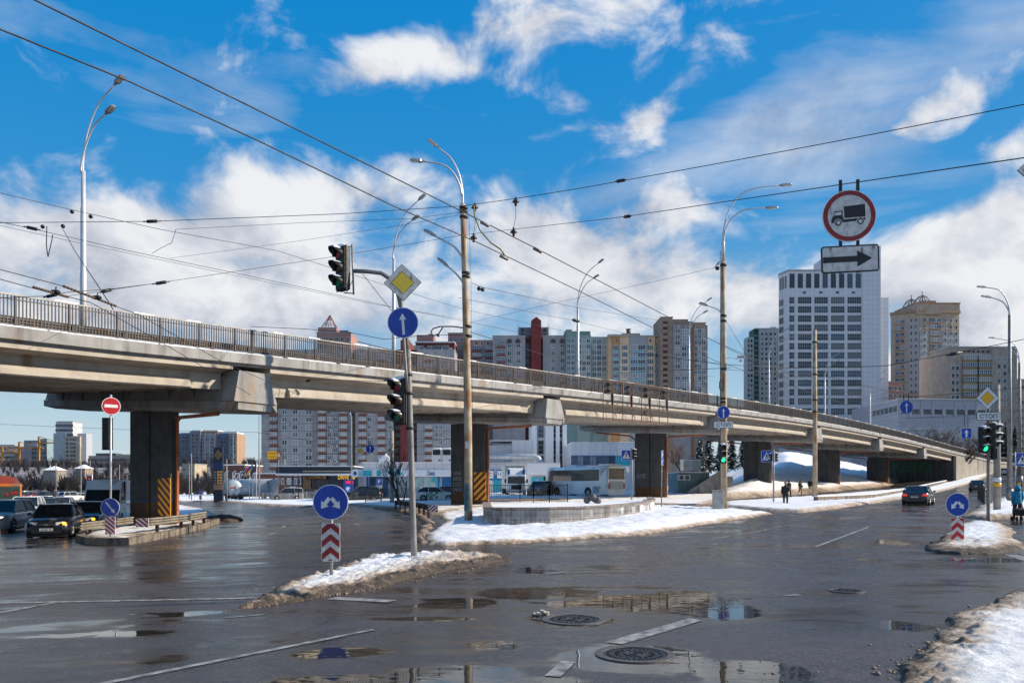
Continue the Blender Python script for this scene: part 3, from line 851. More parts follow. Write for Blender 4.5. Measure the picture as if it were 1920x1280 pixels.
# piers
def pier(s, idx):
    c = bc(s); d = bd(s)
    zt = cz(s)
    zc = zt-2.13                                      # bearing ledge
    zb = zc-.46
    rot = math.atan2(-d.x, d.y)                       # local x across the deck (to the right), local y along it
    g = gzf(c.x, c.y)
    T = Matrix.Translation((c.x, c.y, 0)) @ Matrix.Rotation(rot, 4, 'Z')
    SH = Matrix.Identity(4); SH[2][0] = -.06; SH[2][3] = .06*7.7
    TT = T; T = TT @ SH                               # the cap follows the crossfall of the deck
    mb = MB()
    # hammerhead: ledge slab with sloping soffit ends, trapezoid stem
    slab = [(-7.9, zc-.28), (-7.2, zb), (7.2, zb), (7.75, zc-.34), (7.75, zc), (-7.9, zc)]
    mb.prism(slab, -.9, .9, 0, T)
    for sg in (-1, 1):
        mb.add([(-7.9, sg*.9, zc), (7.75, sg*.9, zc), (7.75, sg*1.2, zc-.02), (-7.9, sg*1.2, zc-.02), (-7.3, sg*.9, zb+.002), (7.3, sg*.9, zb+.002), (7.75, sg*1.2, zc-.36), (-7.9, sg*1.2, zc-.34)],
               [(0, 1, 2, 3), (3, 2, 6, 7), (7, 6, 5, 4), (1, 5, 6, 2), (0, 3, 7, 4)] if sg > 0 else [(3, 2, 1, 0), (7, 6, 2, 3), (4, 5, 6, 7), (2, 6, 5, 1), (4, 7, 3, 0)], 0, False, T)
    mb.build('pier_cap', CAPM, bridge, world=True)
    mb = MB()
    z1 = zt-.78
    x0, x1 = -7.9, 7.82
    st = [(x0, -1.12, zc), (x1, -1.16, zc+.001), (x1, 1.16, zc+.001), (x0, 1.12, zc), (x0, -.74, z1), (x1-.12, -.80, z1), (x1-.12, .80, z1), (x0, .74, z1)]
    mb.add(st, [(3, 2, 1, 0), (4, 5, 6, 7), (0, 1, 5, 4), (1, 2, 6, 5), (2, 3, 7, 6), (3, 0, 4, 7)], 0, False, T)
    mb.build('cap_stem', CAPM, bridge, world=True)
    for off in GO:
        for sg in (-1, 1):
            mb = MB(); mb.box((off, sg*1.0, zc+.20), (.62, .34, .46), 0, 0, T)
            mb.build('bearing', SOFF, bridge, world=True)
    T = TT; zb += .06*7.7
    for x in (-.87+(.22 if not idx else 0), .87+(.22 if not idx else 0)):
        m0 = g-.3; line = g+(1.25 if idx else 1.35)
        mb = MB()
        def sec(w, t, z):
            b = .06
            return [(x-w+b, -t, z), (x+w-b, -t, z), (x+w, -t+b, z), (x+w, t-b, z), (x+w-b, t, z), (x-w+b, t, z), (x-w, t-b, z), (x-w, -t+b, z)]
        mb.loft([sec(.80, .27, m0), sec(.80, .27, line)], 1, False, True, T)
        mb.loft([sec(.802, .272, line), sec(.802, .272, line+.07)], 2, False, True, T)
        mb.loft([sec(.80, .27, line+.07), sec(.80, .27, zb+.02)], 0, False, True, T)
        mb.build('column', [COLM, COLB, BLUE_LINE], bridge, world=True)
    # orange drain pipe: along under the cap and down the columns
    def drain(x_out, sx, yy):
        dz = -.06*x_out; xo = .22 if not idx else 0
        p = [(x_out, yy, zb-.10+dz), (sx*2.2+xo, yy*.3, zb-.32-.06*sx*2), (sx*2.05+xo, .02, zb-.42), (sx*1.80+xo, .05, zb-.6), (sx*1.80+xo, .05, g+.35), (sx*1.9+xo, -.15, g+.18)]
        mb = MB(); mb.tube([(x_out, yy, zb+.45+dz if sx < 0 else zb-.08+dz)]+p, .085, 8, tf=T)
        for zz in (g+1.0, g+2.6, (zb+g)/2+.8): mb.cyl((sx*1.80+xo, .05, zz), (sx*1.80+xo, .05, zz+.05), .105, 8, tf=T)
        mb.build('drain_pipe', PIPE, bridge, world=True)
    drain(6.4, 1, -.9)
    if idx >= 2: drain(-6.0, -1, -.9)
    return T, g, zb
PT = {}
for i, s in enumerate(PIER_S):
    if s > 20: 
        if s > 40: PT[len(PT)] = pier(s, len(PT))
        else: pier(s, 0)
# black-and-yellow striped boards on the first two piers
HZY = mat('hazard_yellow', (.95, .42, .008), .5, var=.06, sc=5)
HZR = mat('hazard_dark_red', (.10, .010, .010), .5, var=.1)
def clip_poly(poly, x0, x1, z0, z1):
    def cl(p, f, inter):
        o = []
        for i in range(len(p)):
            a, b = p[i-1], p[i]
            if f(b):
                if not f(a): o.append(inter(a, b))
                o.append(b)
            elif f(a): o.append(inter(a, b))
        return o
    def ix(v): return lambda a, b: (v, a[1]+(b[1]-a[1])*(v-a[0])/(b[0]-a[0]))
    def iz(v): return lambda a, b: (a[0]+(b[0]-a[0])*(v-a[1])/(b[1]-a[1]), v)
    for f, i in ((lambda p: p[0] >= x0-1e-9, ix(x0)), (lambda p: p[0] <= x1+1e-9, ix(x1)), (lambda p: p[1] >= z0-1e-9, iz(z0)), (lambda p: p[1] <= z1+1e-9, iz(z1))):
        poly = cl(poly, f, i)
        if len(poly) < 3: return []
    return poly
def striped(mb, w, h, slope, n, mi_base, mi_stripe, tf, phase=0.0, y=-.004):
    """board w x h facing -y with n slanted stripes"""
    mb.box((0, .01, 0), (w, .02, h), mi_base, 0, tf)
    p = h/n
    for k in range(-3, n+4):
        z = -h/2+(k+phase)*p
        q = [(-w/2, z), (w/2, z+slope*w), (w/2, z+slope*w+p/2), (-w/2, z+p/2)]
        q = clip_poly(q, -w/2+.003, w/2-.003, -h/2+.003, h/2-.003)
        if len(q) >= 3: mb.prism(q, y, .0005, mi_stripe, tf)
def hazard_board(i, px0, px1, py0, py1, slope, turn):
    T, g, zb = PT[i]
    c = bc([s for s in PIER_S if s > 40][i])
    # on the column face that looks towards the camera
    d = 1.0
    a = T @ Vector((.87+(.22 if i == 0 else 0), -.31, 0))
    D = a.y
    zc_ = CZ+(YH-(py0+py1)/2)/F*D; h = (py1-py0)/F*D
    x = ((px0+px1)/2-CX)/F*D
    rot = T.to_euler().z
    # slide along the column face to the photographed place
    u = Vector((math.cos(rot), math.sin(rot)))
    t = (x-a.x)/max(.2, u.x)
    t = max(-.3, min(.42, t))
    w = (px1-px0)/F*D/math.cos(rot+turn)
    pos = Vector((a.x+u.x*t, a.y+u.y*t, zc_))
    mb = MB()
    striped(mb, w, h, slope, 5 if i == 0 else 4, 0, 1, Matrix.Translation(pos) @ Matrix.Rotation(rot, 4, 'Z'))
    mb.build('hazard_board', [HZY, HZR], bridge, world=True)
hazard_board(0, 298, 330, 896, 966, -.75, 0)
hazard_board(1, 893, 916, 885, 937, .8, 0)
# ramp retaining wall beyond the last span
WALL = mat('retaining_wall_concrete', (.33, .30, .26), .85, var=.2, sc=.6, bump=.3, bsc=6, streak=.9)
for sg in (1, -1):
    mb = MB(); s = ABUT
    while s < S1-4:
        e = min(s+3.2, S1-4)
        rings = []
        for q in (s+.008, e-.008):
            A = bp(q, sg*HW, 0); g_ = gzf(A.x, A.y)-.4; t_ = cz(q)-.46+(CROSSFALL*15 if sg < 0 else 0)
            if t_ < g_+.1: t_ = g_+.1
            B = bp(q, sg*(HW-.5), 0)
            rr = [(A.x, A.y, g_), (A.x, A.y, t_), (B.x, B.y, t_), (B.x, B.y, g_)]
            rings.append([tuple(v) for v in (rr if sg > 0 else rr[::-1])])
        mb.loft(rings)
        s = e
    mb.build('retaining_wall', WALL, bridge, world=True)
mb = MB()
A, B = bp(ABUT+.3, -HW, 0), bp(ABUT+.3, HW, 0)
d = bd(ABUT)
g_ = gzf((A.x+B.x)/2, (A.y+B.y)/2)-.5
n = 15
for k in range(n):
    a = A.lerp(B, k/n); b = A.lerp(B, (k+1)/n-.004)
    q = [(a.x, a.y), (b.x, b.y), (b.x+d.x*.6, b.y+d.y*.6), (a.x+d.x*.6, a.y+d.y*.6)]
    mb.prismz(q, g_, cz(ABUT)-.64)
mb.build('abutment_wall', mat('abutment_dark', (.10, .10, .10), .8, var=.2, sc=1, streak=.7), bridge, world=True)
# graffiti on the abutment and piers
GRF = mat('graffiti_green', (.03, .16, .07), .6, var=.2, sc=5)
GRW = mat('graffiti_white', (.42, .42, .45), .7, var=.3, sc=9)
mb = MB()
c = A.lerp(B, .45)
rotA = math.atan2(B.y-A.y, B.x-A.x)
text(mb, 'RESQ', 2.3, Matrix.Translation((c.x-d.x*.02, c.y-d.y*.02, gzf(c.x, c.y)+2.6)) @ Matrix.Rotation(rotA, 4, 'Z'), 0, 7.5, .01, .03)
mb.build('graffiti', GRF, bridge, world=True)
for i, xl, yy, s_, h_, w_ in ((2, -.95, 2.3, 'АУЕ', .42, 1.1), (1, -.95, 1.9, 'ANE\nABRE\nLYZY\nYWV', 1.55, .95), (3, -.9, 2.0, 'SRk', .5, 1.0)):
    T, g, zb = PT[i]
    mb = MB()
    text(mb, s_, h_, T @ Matrix.Translation((xl, -.274, g+yy)), 0, w_, .004)
    mb.build('graffiti', GRW if i < 3 else mat('graffiti_dark', (.03, .02, .05), .6), bridge, world=True)
# railings
def railing(off, s0, s1, spacing=.125, post=1.9, hh=1.08):
    mb = MB()
    n = int((s1-s0)/spacing)
    for k in range(n+1):
        s = s0+k*spacing
        p = bp(s, off, cz(s)); rz = math.atan2(-bd(s).x, bd(s).y)
        isp = (k % round(post/spacing) == 0)
        if isp: mb.box((p.x, p.y, p.z+hh/2), (.07, .07, hh), 0, rz)
        else: mb.box((p.x, p.y, p.z+.06+hh/2), (.03, .036, hh-.12), 0, rz)
    rail = lambda z, w, t: [(off-w, z), (off-w, z-t), (off+w, z-t), (off+w, z)]
    sweep(rail(.12, .02, .04), s0, s1, 1.5, 0, mb)
    sweep(rail(hh-.14, .018, .035), s0, s1, 1.5, 0, mb)
    sweep(rail(hh+.02, .04, .05), s0, s1, 1.5, 1, mb)
    # patches of snow still lying on the handrail
    s = s0+random.uniform(0, 3)
    while s < s1-2:
        l = random.uniform(.5, 1.3)
        sweep([(off-.035, hh+.02), (off+.035, hh+.02), (off+.02, hh+.06), (off-.02, hh+.065)], s, s+l, .6, 2, mb)
        s += l+random.uniform(1.5, 5)
    return mb
rb = [0]+[s for s in PIER_S if s > 20]+[ABUT, ABUT+26, ABUT+60, ABUT+110]
for a, b in zip(rb, rb[1:]):
    railing(HW+.02, a, b, .125 if a < 110 else .16).build('railing', [STEEL, RAILT, SN2], bridge, world=True)
for a, b in zip(rb[:6], rb[1:6]):
    railing(-HW-.02, a, b, .2).build('railing', [STEEL, RAILT, SN2], bridge, world=True)
# steel safety barriers inside the walkway
for off in (HW-1.35, -HW+1.35):
    mb = MB()
    wp = [(0, .80), (-.04, .76), (.04, .70), (-.03, .65), (.04, .60), (-.04, .54), (0, .50)]
    pr = [(off+o, z-.26) for o, z in wp]+[(off+o+.03, z-.26) for o, z in reversed(wp)]
    sweep(pr, 0, ABUT+70, 2.0, 0, mb)
    s = 0.5
    while s < ABUT+70:
        p = bp(s, off+.09, cz(s)+.10); mb.box(tuple(p), (.10, .14, .80), 1, math.atan2(-bd(s).x, bd(s).y)); s += 2.1
    mb.build('safety_barrier', [GREYG, STEEL], bridge, world=True)
# ================================================================== STREET FURNITURE
RUST = mat('rusted_pole', (.52, .42, .29), .8, var=.18, sc=2.2, bump=.4, bsc=30, stain=.5, stainc=(.27, .12, .04), streak=.35)
POLEG = mat('grey_pole', (.28, .27, .26), .55, .3, var=.15, sc=3, stain=.25)
POLEW = mat('white_lamp_pole', (.58, .59, .62), .45, .35, var=.08, sc=2)
CPOLE = mat('concrete_pole', (.36, .33, .29), .85, var=.2, sc=3, bump=.3, bsc=30, streak=.5)
LEDH = mat('lamp_head_grey', (.34, .35, .37), .45, .4, var=.1)
LEDG = mat('lamp_lens', (.7, .7, .68), .3)
BLK = mat('signal_black', (.012, .012, .013), .5, var=.2, sc=6)
BLK2 = mat('signal_visor_black', (.02, .02, .021), .42, var=.2, sc=6)
SBLUE = mat('sign_blue', (.008, .06, .44), .4, var=.12, sc=4, streak=.35)
SWHT = mat('sign_white', (.84, .84, .84), .45, var=.08, sc=8, streak=.25)
SRED = mat('sign_red', (.50, .012, .02), .42, var=.08, sc=7)
SREDD = mat('sign_dull_red', (.30, .018, .02), .5, var=.2, sc=7)
SWHTD = mat('sign_dirty_white', (.66, .65, .63), .55, var=.16, sc=9, stain=.12, stainc=(.15, .13, .12))
SYEL = mat('sign_yellow', (.92, .47, .010), .42, var=.05, sc=5)
SYELF = mat('sign_faded_yellow', (.74, .56, .05), .45, var=.08, sc=5)
SBLK = mat('sign_black', (.010, .010, .012), .5, var=.1)
ZINC = mat('sign_back', (.38, .38, .39), .5, .5)
SIGN_M = [SBLUE, SWHT, SRED, SYEL, SBLK, ZINC, SWHTD, SREDD, SYELF]
B_, W_, R_, Y_, K_, Z_, DW_, DR_, YF_ = range(9)

def arrow_poly(x0, z0, x1, z1, w, hw, hl):
    """arrow outline from tail to tip"""
    a, b = Vector((x0, z0)), Vector((x1, z1)); e = (b-a).normalized(); n = Vector((-e.y, e.x)); c = b-e*hl
    return [tuple(v) for v in (a+n*w/2, c+n*w/2, c+n*hw/2, b, c-n*hw/2, c-n*w/2, a-n*w/2)]
def flat(mb, poly, mi, y=-.012, t=.004):
    A = sum(poly[i-1][0]*poly[i][1]-poly[i][0]*poly[i-1][1] for i in range(len(poly)))
    if A < 0: poly = poly[::-1]
    mb.prism(poly, y-t, y, mi)
def arrow(mb, p, mi, y=-.012):
    """arrow drawn as shaft and head so both stay convex"""
    flat(mb, [p[0], p[1], p[5], p[6]], mi, y); flat(mb, [p[2], p[3], p[4]], mi, y-.0005)
def disc_plate(mb, r, field, rim, rw, back=Z_):
    mb.disc((0, 0), r, -.008, .012, 40, rim); mb.disc((0, 0), r-rw, -.0122, -.007, 40, field); mb.disc((0, 0), r*.99, .0121, .016, 40, back)
def rrect(w, h, r, n=5):
    o = []
    for cx, cz, a0 in ((w/2-r, h/2-r, 0), (-w/2+r, h/2-r, 90), (-w/2+r, -h/2+r, 180), (w/2-r, -h/2+r, 270)):
        for k in range(n+1):
            a = R(a0+90*k/n); o.append((cx+r*math.cos(a), cz+r*math.sin(a)))
    return o
def rect_plate(mb, w, h, r, field, rim, rw):
    mb.prism(rrect(w, h, r), -.008, .012, rim); mb.prism(rrect(w-2*rw, h-2*rw, max(.005, r-rw)), -.0122, -.007, field)
def sym_up(mb, k): arrow(mb, arrow_poly(0, -.78*k, 0, .62*k, .17*k, .46*k, .42*k), W_, -.0123)
def sym_fork(mb, k):
    for s in (-1, 1): arrow(mb, arrow_poly(s*.07*k, .28*k, s*.62*k, -.42*k, .25*k, .62*k, .42*k), W_, -.0123)
def sym_diag(mb, k): arrow(mb, arrow_poly(-.45*k, .6*k, .5*k, -.6*k, .16*k, .44*k, .4*k), W_, -.0123)
def sym_walk(mb, w, h):
    flat(mb, [(-w*.40, -h*.36), (w*.40, -h*.36), (0, h*.40)], W_, -.0123)
    y = -.0165
    flat(mb, [(.02*w-.045*w, h*.19), (.02*w+.045*w, h*.19), (.02*w+.045*w, h*.26), (.02*w-.045*w, h*.26)], K_, y)
    flat(mb, [(-.05*w, -h*.05), (.06*w, -h*.05), (.05*w, h*.17), (-.04*w, h*.17)], K_, y)
    flat(mb, arrow_poly(-.01*w, -.04*h, .17*w, -.31*h, .06*w, .06*w, .001), K_, y); flat(mb, arrow_poly(.0*w, -.04*h, -.15*w, -.31*h, .06*w, .06*w, .001), K_, y)
    flat(mb, arrow_poly(.03*w, .13*h, .16*w, -.02*h, .045*w, .045*w, .001), K_, y); flat(mb, arrow_poly(-.02*w, .13*h, -.13*w, -.02*h, .045*w, .045*w, .001), K_, y)
    for k in range(-2, 3): flat(mb, [(k*.15*w-.03*w, -.355*h), (k*.15*w+.03*w, -.355*h), (k*.13*w+.02*w, -.32*h), (k*.13*w-.02*w, -.32*h)], K_, y+.001)
def plate(name, mb, parent, loc=(0, 0, 0), rz=0, roll=0):
    o = mb.build(name, SIGN_M, parent, loc); o.rotation_euler = (0, roll, rz); return o
def sign(kind, label, pos, size, rz=0, group=None, roll=0, cat='road sign', rods=None, pole=None, name='road_sign'):
    """a sign whose plate centre is at pos; rods = length of hangers above it; pole = ground height of its own post"""
    t = thing(name, label, cat, pos, rz, group)
    mb = MB(); k = size/2
    if kind == 'up': disc_plate(mb, k, B_, W_, .022*size); sym_up(mb, k)
    elif kind == 'diag': disc_plate(mb, k, B_, W_, .022*size); sym_diag(mb, k)
    elif kind == 'noentry': disc_plate(mb, k, R_, W_, .03*size); flat(mb, rrect(size*.7, size*.17, .01), W_, -.0123)
    elif kind in ('prio', 'priof'):
        q = size/2
        for s_, mi, y0, y1 in ((1, K_, -.008, .012), (.975, W_ if kind == 'prio' else DW_, -.0122, -.007), (.62, K_, -.0142, -.0122), (.585, Y_ if kind == 'prio' else YF_, -.0165, -.0142)):
            mb.prism([(-q*s_, 0), (0, -q*s_), (q*s_, 0), (0, q*s_)], y0, y1, mi)
    elif kind == 'stop':
        rect_plate(mb, size, size*.34, .03*size, W_, K_, .018*size); text(mb, 'СТОП', size*.18, Matrix.Translation((0, -.0125, 0)), K_, size*.76, .004, .02)
    elif kind == 'walk': rect_plate(mb, size, size*1.08, .03, B_, W_, .02); sym_walk(mb, size, size*1.02)
    elif kind == 'upsq': rect_plate(mb, size, size*1.0, .03, B_, W_, .02); arrow(mb, arrow_poly(0, -.36*size, 0, .36*size, .17*size, .42*size, .32*size), W_, -.0123)
    elif kind == 'park':
        rect_plate(mb, size, size, .04, B_, W_, .02); text(mb, 'P', size*.6, Matrix.Translation((0, -.0125, .02)), W_, None, .004, .03)
        mb.box((0, 0, -size*.78), (size, .02, size*.45), DW_)
    elif kind == 'parkblue':
        rect_plate(mb, size, size*1.55, .04, B_, W_, .02); text(mb, 'P', size*.55, Matrix.Translation((0, -.0125, size*.3)), W_, None, .004, .03)
        flat(mb, arrow_poly(-.3*size, -.6*size, .3*size, -.15*size, .1*size, .1*size, .001), W_)
    plate('sign_plate', mb, t, (0, 0, 0), 0, roll)
    if rods:
        for x in (-size*.17, size*.17):
            mb = MB(); mb.box((x, .03, rods/2), (.03*max(1, size), .03, rods+size*.5)); mb.build('hanger', BLK, t)
    if pole is not None:
        mb = MB(); mb.cyl((0, .05, pole-pos[2]-.1), (0, .05, size*.5), .035, 10); mb.build('post', POLEG, t)
    return t
def chevron_board(w, h, n, up=True, dull=False):
    mb = MB(); mb.prism(rrect(w, h, .05), -.01, .014, DW_)
    p = h*.98/n; q = w*.42
    for k in range(-2, int(n)+3):
        z = -h*.5+k*p+.02*h
        for s in (-1, 1):
            pl = clip_poly([(0, z+q), (s*w/2, z), (s*w/2, z+p*.52), (0, z+q+p*.52)] if s > 0 else [(-w/2, z), (0, z+q), (0, z+q+p*.52), (-w/2, z+p*.52)], -w/2+.012, w/2-.012, -h/2+.015, h/2-.015)
            if len(pl) >= 3: flat(mb, pl, DR_ if dull else R_, -.0105)
    return mb
def fork_sign(label, px, base_y, d, disc, z_disc_px, cw, ctop, cbot, dull, snow):
    g = pt(px, base_y, d)
    t = thing('road_sign', label, 'road sign', g, 0, 'keep either side signs with chevron boards')
    up = lambda py: CZ+(YH-py)/F*d-g.z
    mb = MB(); mb.cyl((0, .05, -.4), (0, .05, up(z_disc_px)), .035, 12); mb.build('post', POLEG, t)
    mb = MB(); disc_plate(mb, disc/2, B_, W_, .022*disc); sym_fork(mb, disc/2*.86); plate('sign_plate', mb, t, (0, 0, up(z_disc_px)))
    h = up(ctop)-up(cbot)
    mb = chevron_board(cw, h, 3 if dull else 2.6, dull=dull); plate('chevron_board', mb, t, (0, 0, (up(ctop)+up(cbot))/2))
    return t
fork_sign('blue disc of two splaying arrows over a chevron board on the central slush mound', 620, 1078, 15.4, .68, 941, .36, 980, 1052, True, True)
fork_sign('blue disc of two splaying arrows over a chevron board on the right', 1795, 1016, 23.9, .70, 945.5, .40, 970, 1015, False, True)

fork_sign('tiny distant blue disc of two splaying arrows over a chevron board before the price pylon', 376, 941, 108, .66, 922, .34, 927.5, 936, False, True)
# --- traffic signal heads: housing with three hooded lenses, facing -y in its own frame
LENS = {}
def lens_mat(c, lit):
    key = c+('_lit' if lit else '')
    if key in LENS: return LENS[key]
    col = {'red': (.26, .02, .02), 'amber': (.05, .022, .006), 'green': (.008, .20, .11), 'off': (.012, .012, .012)}[c]
    em = {'red': (1, .05, .04), 'amber': (1, .5, .05), 'green': (.02, 1, .30)}.get(c)
    LENS[key] = mat('lens_'+key, col, .25, var=.1, emit=em if lit else None, es=1.6)
    return LENS[key]
SNC = SN2
def head(parent, loc, rz, k=1.0, colours=('red', 'amber', 'green'), lit=None, snow=True, single=True):
    h = bpy.data.objects.new('signal_head', None)
    mb = MB(); w, dp, hh = .34*k, .20*k, 1.0*k
    mb.bev((0, .10*k, 0), (w, dp, hh), .03*k)
    mb.bbox(-w*.56, w*.56, .06*k, .075*k, -hh*.51, hh*.51)
    h = mb.build('signal_head', BLK, parent, loc); h.rotation_euler = (0, 0, rz)
    for i, c in enumerate(colours):
        z = hh*(.32-.32*i)
        mb = MB()
        ring = lambda rr, y: [(rr*math.cos(a), y, z+rr*math.sin(a)) for a in np.linspace(0, 2*math.pi, 21)[:-1]]
        mb.loft([ring(.115*k, -.012), ring(.09*k, -.028*k), ring(.05*k, -.042*k), ring(.005*k, -.048*k)], 0, True)
        mb.build('lens', lens_mat(c, lit == c), h)
        mb = MB()
        A = np.linspace(R(-28), R(208), 17); r0 = .135*k
        o = [[(r0*math.cos(a), 0, z+r0*math.sin(a)) for a in A], [(r0*.99*math.cos(a), -(.10+.17*max(0, math.sin(a))**.7)*k, z-.012*k+r0*.98*math.sin(a)) for a in A]]
        i2 = [[(r0*.93*math.cos(a), -(.10+.17*max(0, math.sin(a))**.7)*k, z-.012*k+r0*.92*math.sin(a)) for a in A], [(r0*.94*math.cos(a), 0, z+r0*.94*math.sin(a)) for a in A]]
        mb.loft(o+i2, 0, True, False, closed=False)
        mb.build('visor', BLK2, h)
        if snow:
            mb = MB(); A2 = np.linspace(R(45), R(135), 9)
            rr = [[((r0+.004)*math.cos(a), -.02*k-.20*k*q, z-.01*k*q+(r0+.004)*math.sin(a)) for a in A2] for q in (0, 1)]
            rt = [[((r0+.03*k*(1 if i else .25))*math.cos(a), -.015*k-.17*k*q, z+(r0+(.032*k if i == 0 else .012*k)*math.sin((a-R(45))/R(90)*math.pi))*math.sin(a)) for a in A2] for q in (1, 0)]
            mb.loft(rr+rt, 0, True, False, closed=False)
            mb.build('snow_cap', SNC, h)
    if snow:
        mb = MB(); mb.sphere((0, .08*k, hh*.5), .15*k, 12, 6, sq=(1.05, .75, .38)); mb.build('snow_cap', SNC, h)
    return h
def tilted(mb, a, b, r0, r1, n=14, seg=8, bend=0.0):
    a, b = Vector(a), Vector(b); p = [a.lerp(b, i/seg)+Vector((bend*math.sin(math.pi*i/seg), 0, 0)) for i in range(seg+1)]
    mb.tube(p, [r0+(r1-r0)*i/seg for i in range(seg+1)], n); return mb
# the near traffic light: a leaning pole with one head on a bracket arm and one on the pole
D1 = 19.0
def rel(base, d0):
    def f(px, py, d=None): return pt(px, py, d or d0)-base
    return f
b1 = pt(777, 1050, D1); f1 = rel(b1, D1)
t = thing('traffic_light', 'leaning grey pole with two dark traffic signals, standing in the slushy mound at the centre', 'traffic light', b1)
tilted(MB(), f1(777, 1062), f1(765, 655), .076, .068, 16).build('pole', POLEG, t)
tilted(MB(), f1(764, 735, D1-.12), f1(752, 560, D1-.12), .036, .034, 10, 4).build('sign_tube', POLEG, t)
mb = MB()
mb.tube([f1(765, 668), f1(757, 600), f1(748, 556, D1+.1), f1(735, 525, D1+.15), f1(715, 512, D1+.18), f1(690, 509, D1+.2), f1(664, 508, D1+.2)], [.07, .06, .055, .055, .052, .05, .05], 12)
mb.build('bracket_arm', POLEG, t)
mb = MB(); mb.tube([f1(660, 458, D1+.2), f1(663, 552, D1+.2)], .022, 8); mb.tube([f1(660, 462, D1+.2), f1(645, 462, D1+.2)], .014, 6); mb.tube([f1(662, 550, D1+.2), f1(645, 549, D1+.2)], .014, 6)
mb.tube([f1(664, 520, D1+.2), f1(650, 548, D1+.2)], .008, 6); mb.tube([f1(680, 514, D1+.2), f1(758, 612, D1)], .007, 6)
mb.build('head_bracket', POLEG, t)
mb = MB()
for py in (700, 735, 800): mb.cyl(f1(764+(py-655)*.03, py), f1(764+(py-655)*.03+.4, py+5), .10, 12)
mb.build('clamp', BLK, t)
head(t, f1(636, 502, D1+.15), R(-42), 1.06)
head(t, f1(746, 752, D1-.05), R(-38), 1.1, ('red', 'amber', 'green'))
sign('priof', 'large faded yellow diamond priority sign on the leaning traffic light pole', pt(755, 530, D1-.25), .88, R(8), roll=R(-3))
sign('up', 'blue disc with a straight-ahead arrow below the faded yellow diamond', pt(755.5, 605, D1-.25), .72, R(4), 'straight ahead discs', roll=R(-4))
# the overhead lorry sign
D2 = 13.9
t = thing('hanging_sign', 'round red-rimmed no lorries sign hung over the road above an arrow plate', 'road sign', pt(1592, 405, D2), R(-6))
k = .9/2
mb = MB()
mb.disc((0, 0), k, -.008, .012, 48, W_); mb.disc((0, 0), k*.975, -.0122, -.007, 48, DR_); mb.disc((0, 0), k*.80, -.0145, -.012, 48, DW_)
u = k*2/97.0
def q(px, py): return ((px-1592)*u, (405-py)*u)
yb = -.0147
flat(mb, [q(1582, 387.5), q(1620, 384), q(1621, 407), q(1583, 409)], K_, yb)
flat(mb, [q(1559, 416), q(1566, 396), q(1580, 395), q(1580, 418)][::1], K_, yb); flat(mb, [q(1563, 404), q(1568, 398), q(1577.5, 397.5), q(1577.5, 403.5)], DW_, yb-.004)
flat(mb, [q(1560, 408), q(1581, 407), q(1581, 416.5), q(1560, 418)], K_, yb-.0002); flat(mb, [q(1580, 412), q(1605, 410.5), q(1605, 415), q(1580, 417)], K_, yb)
flat(mb, [q(1602, 410), q(1621, 409), q(1621, 413.5), q(1602, 415)], K_, yb)
for x, z in (q(1572, 417.5), q(1612, 416)):
    for rr, mi, dy in ((.067, DW_, .0045), (.056, K_, .0065), (.034, DW_, .0085), (.024, DW_, .0095)):
        mb.disc((x, z), rr, yb-dy, yb-dy+.003, 24, mi)
mb.build('sign_plate', SIGN_M, t)
mb = MB(); w, h = .97, .47
rect_plate(mb, w, h, .05, DW_, K_, .025)
a = arrow_poly(-w*.47, -.005, w*.38, -.005, .10, .28, .25); arrow(mb, a, K_, -.0123)
o = mb.build('arrow_plate', SIGN_M, t, (.015, 0, -.745)); o.rotation_euler = (0, R(-1.5), 0)
for x in (-.135, .155):
    mb = MB(); mb.bbox(x-.025, x+.025, .016, .05, -.98, .64); mb.build('hanger', BLK, t)
sign('priof', 'priority diamond cut off by the right edge of the picture, hung high over the road', pt(1934, 318, 14.2), .9*.52, R(-10), roll=0, rods=.5)
# right-hand traffic light
D3 = 35.7
b3 = pt(1853, 978, D3); f3 = rel(b3, D3)
t = thing('traffic_light', 'traffic light with a lit green lamp below the СТОП plate on the right', 'traffic light', b3)
tilted(MB(), f3(1853, 990), f3(1853, 735), .075, .065).build('pole', POLEG, t)
head(t, f3(1847, 824, D3-.2), R(8), 1.15, ('off', 'off', 'green'), 'green')
head(t, f3(1867, 817, D3-.1), R(62), 1.15, ('off', 'off', 'off'))
mb = MB(); mb.bev((0, 0, 0), (.22, .2, .5), .03); mb.build('control_box', BLK, t, f3(1864, 850, D3-.1))
mb = MB()
for py in (795, 812, 855): mb.cyl(f3(1847, py), f3(1867, py), .03, 8)
mb.build('head_bracket', BLK, t)
sign('prio', 'yellow and white diamond priority sign above the right-hand СТОП plate', pt(1851.5, 746, D3-.3), 1.02, R(2), 'yellow diamond priority signs')
sign('stop', 'white СТОП plate above the right-hand traffic light', pt(1853, 780, D3-.3), 1.06, R(2), 'stop line plates')
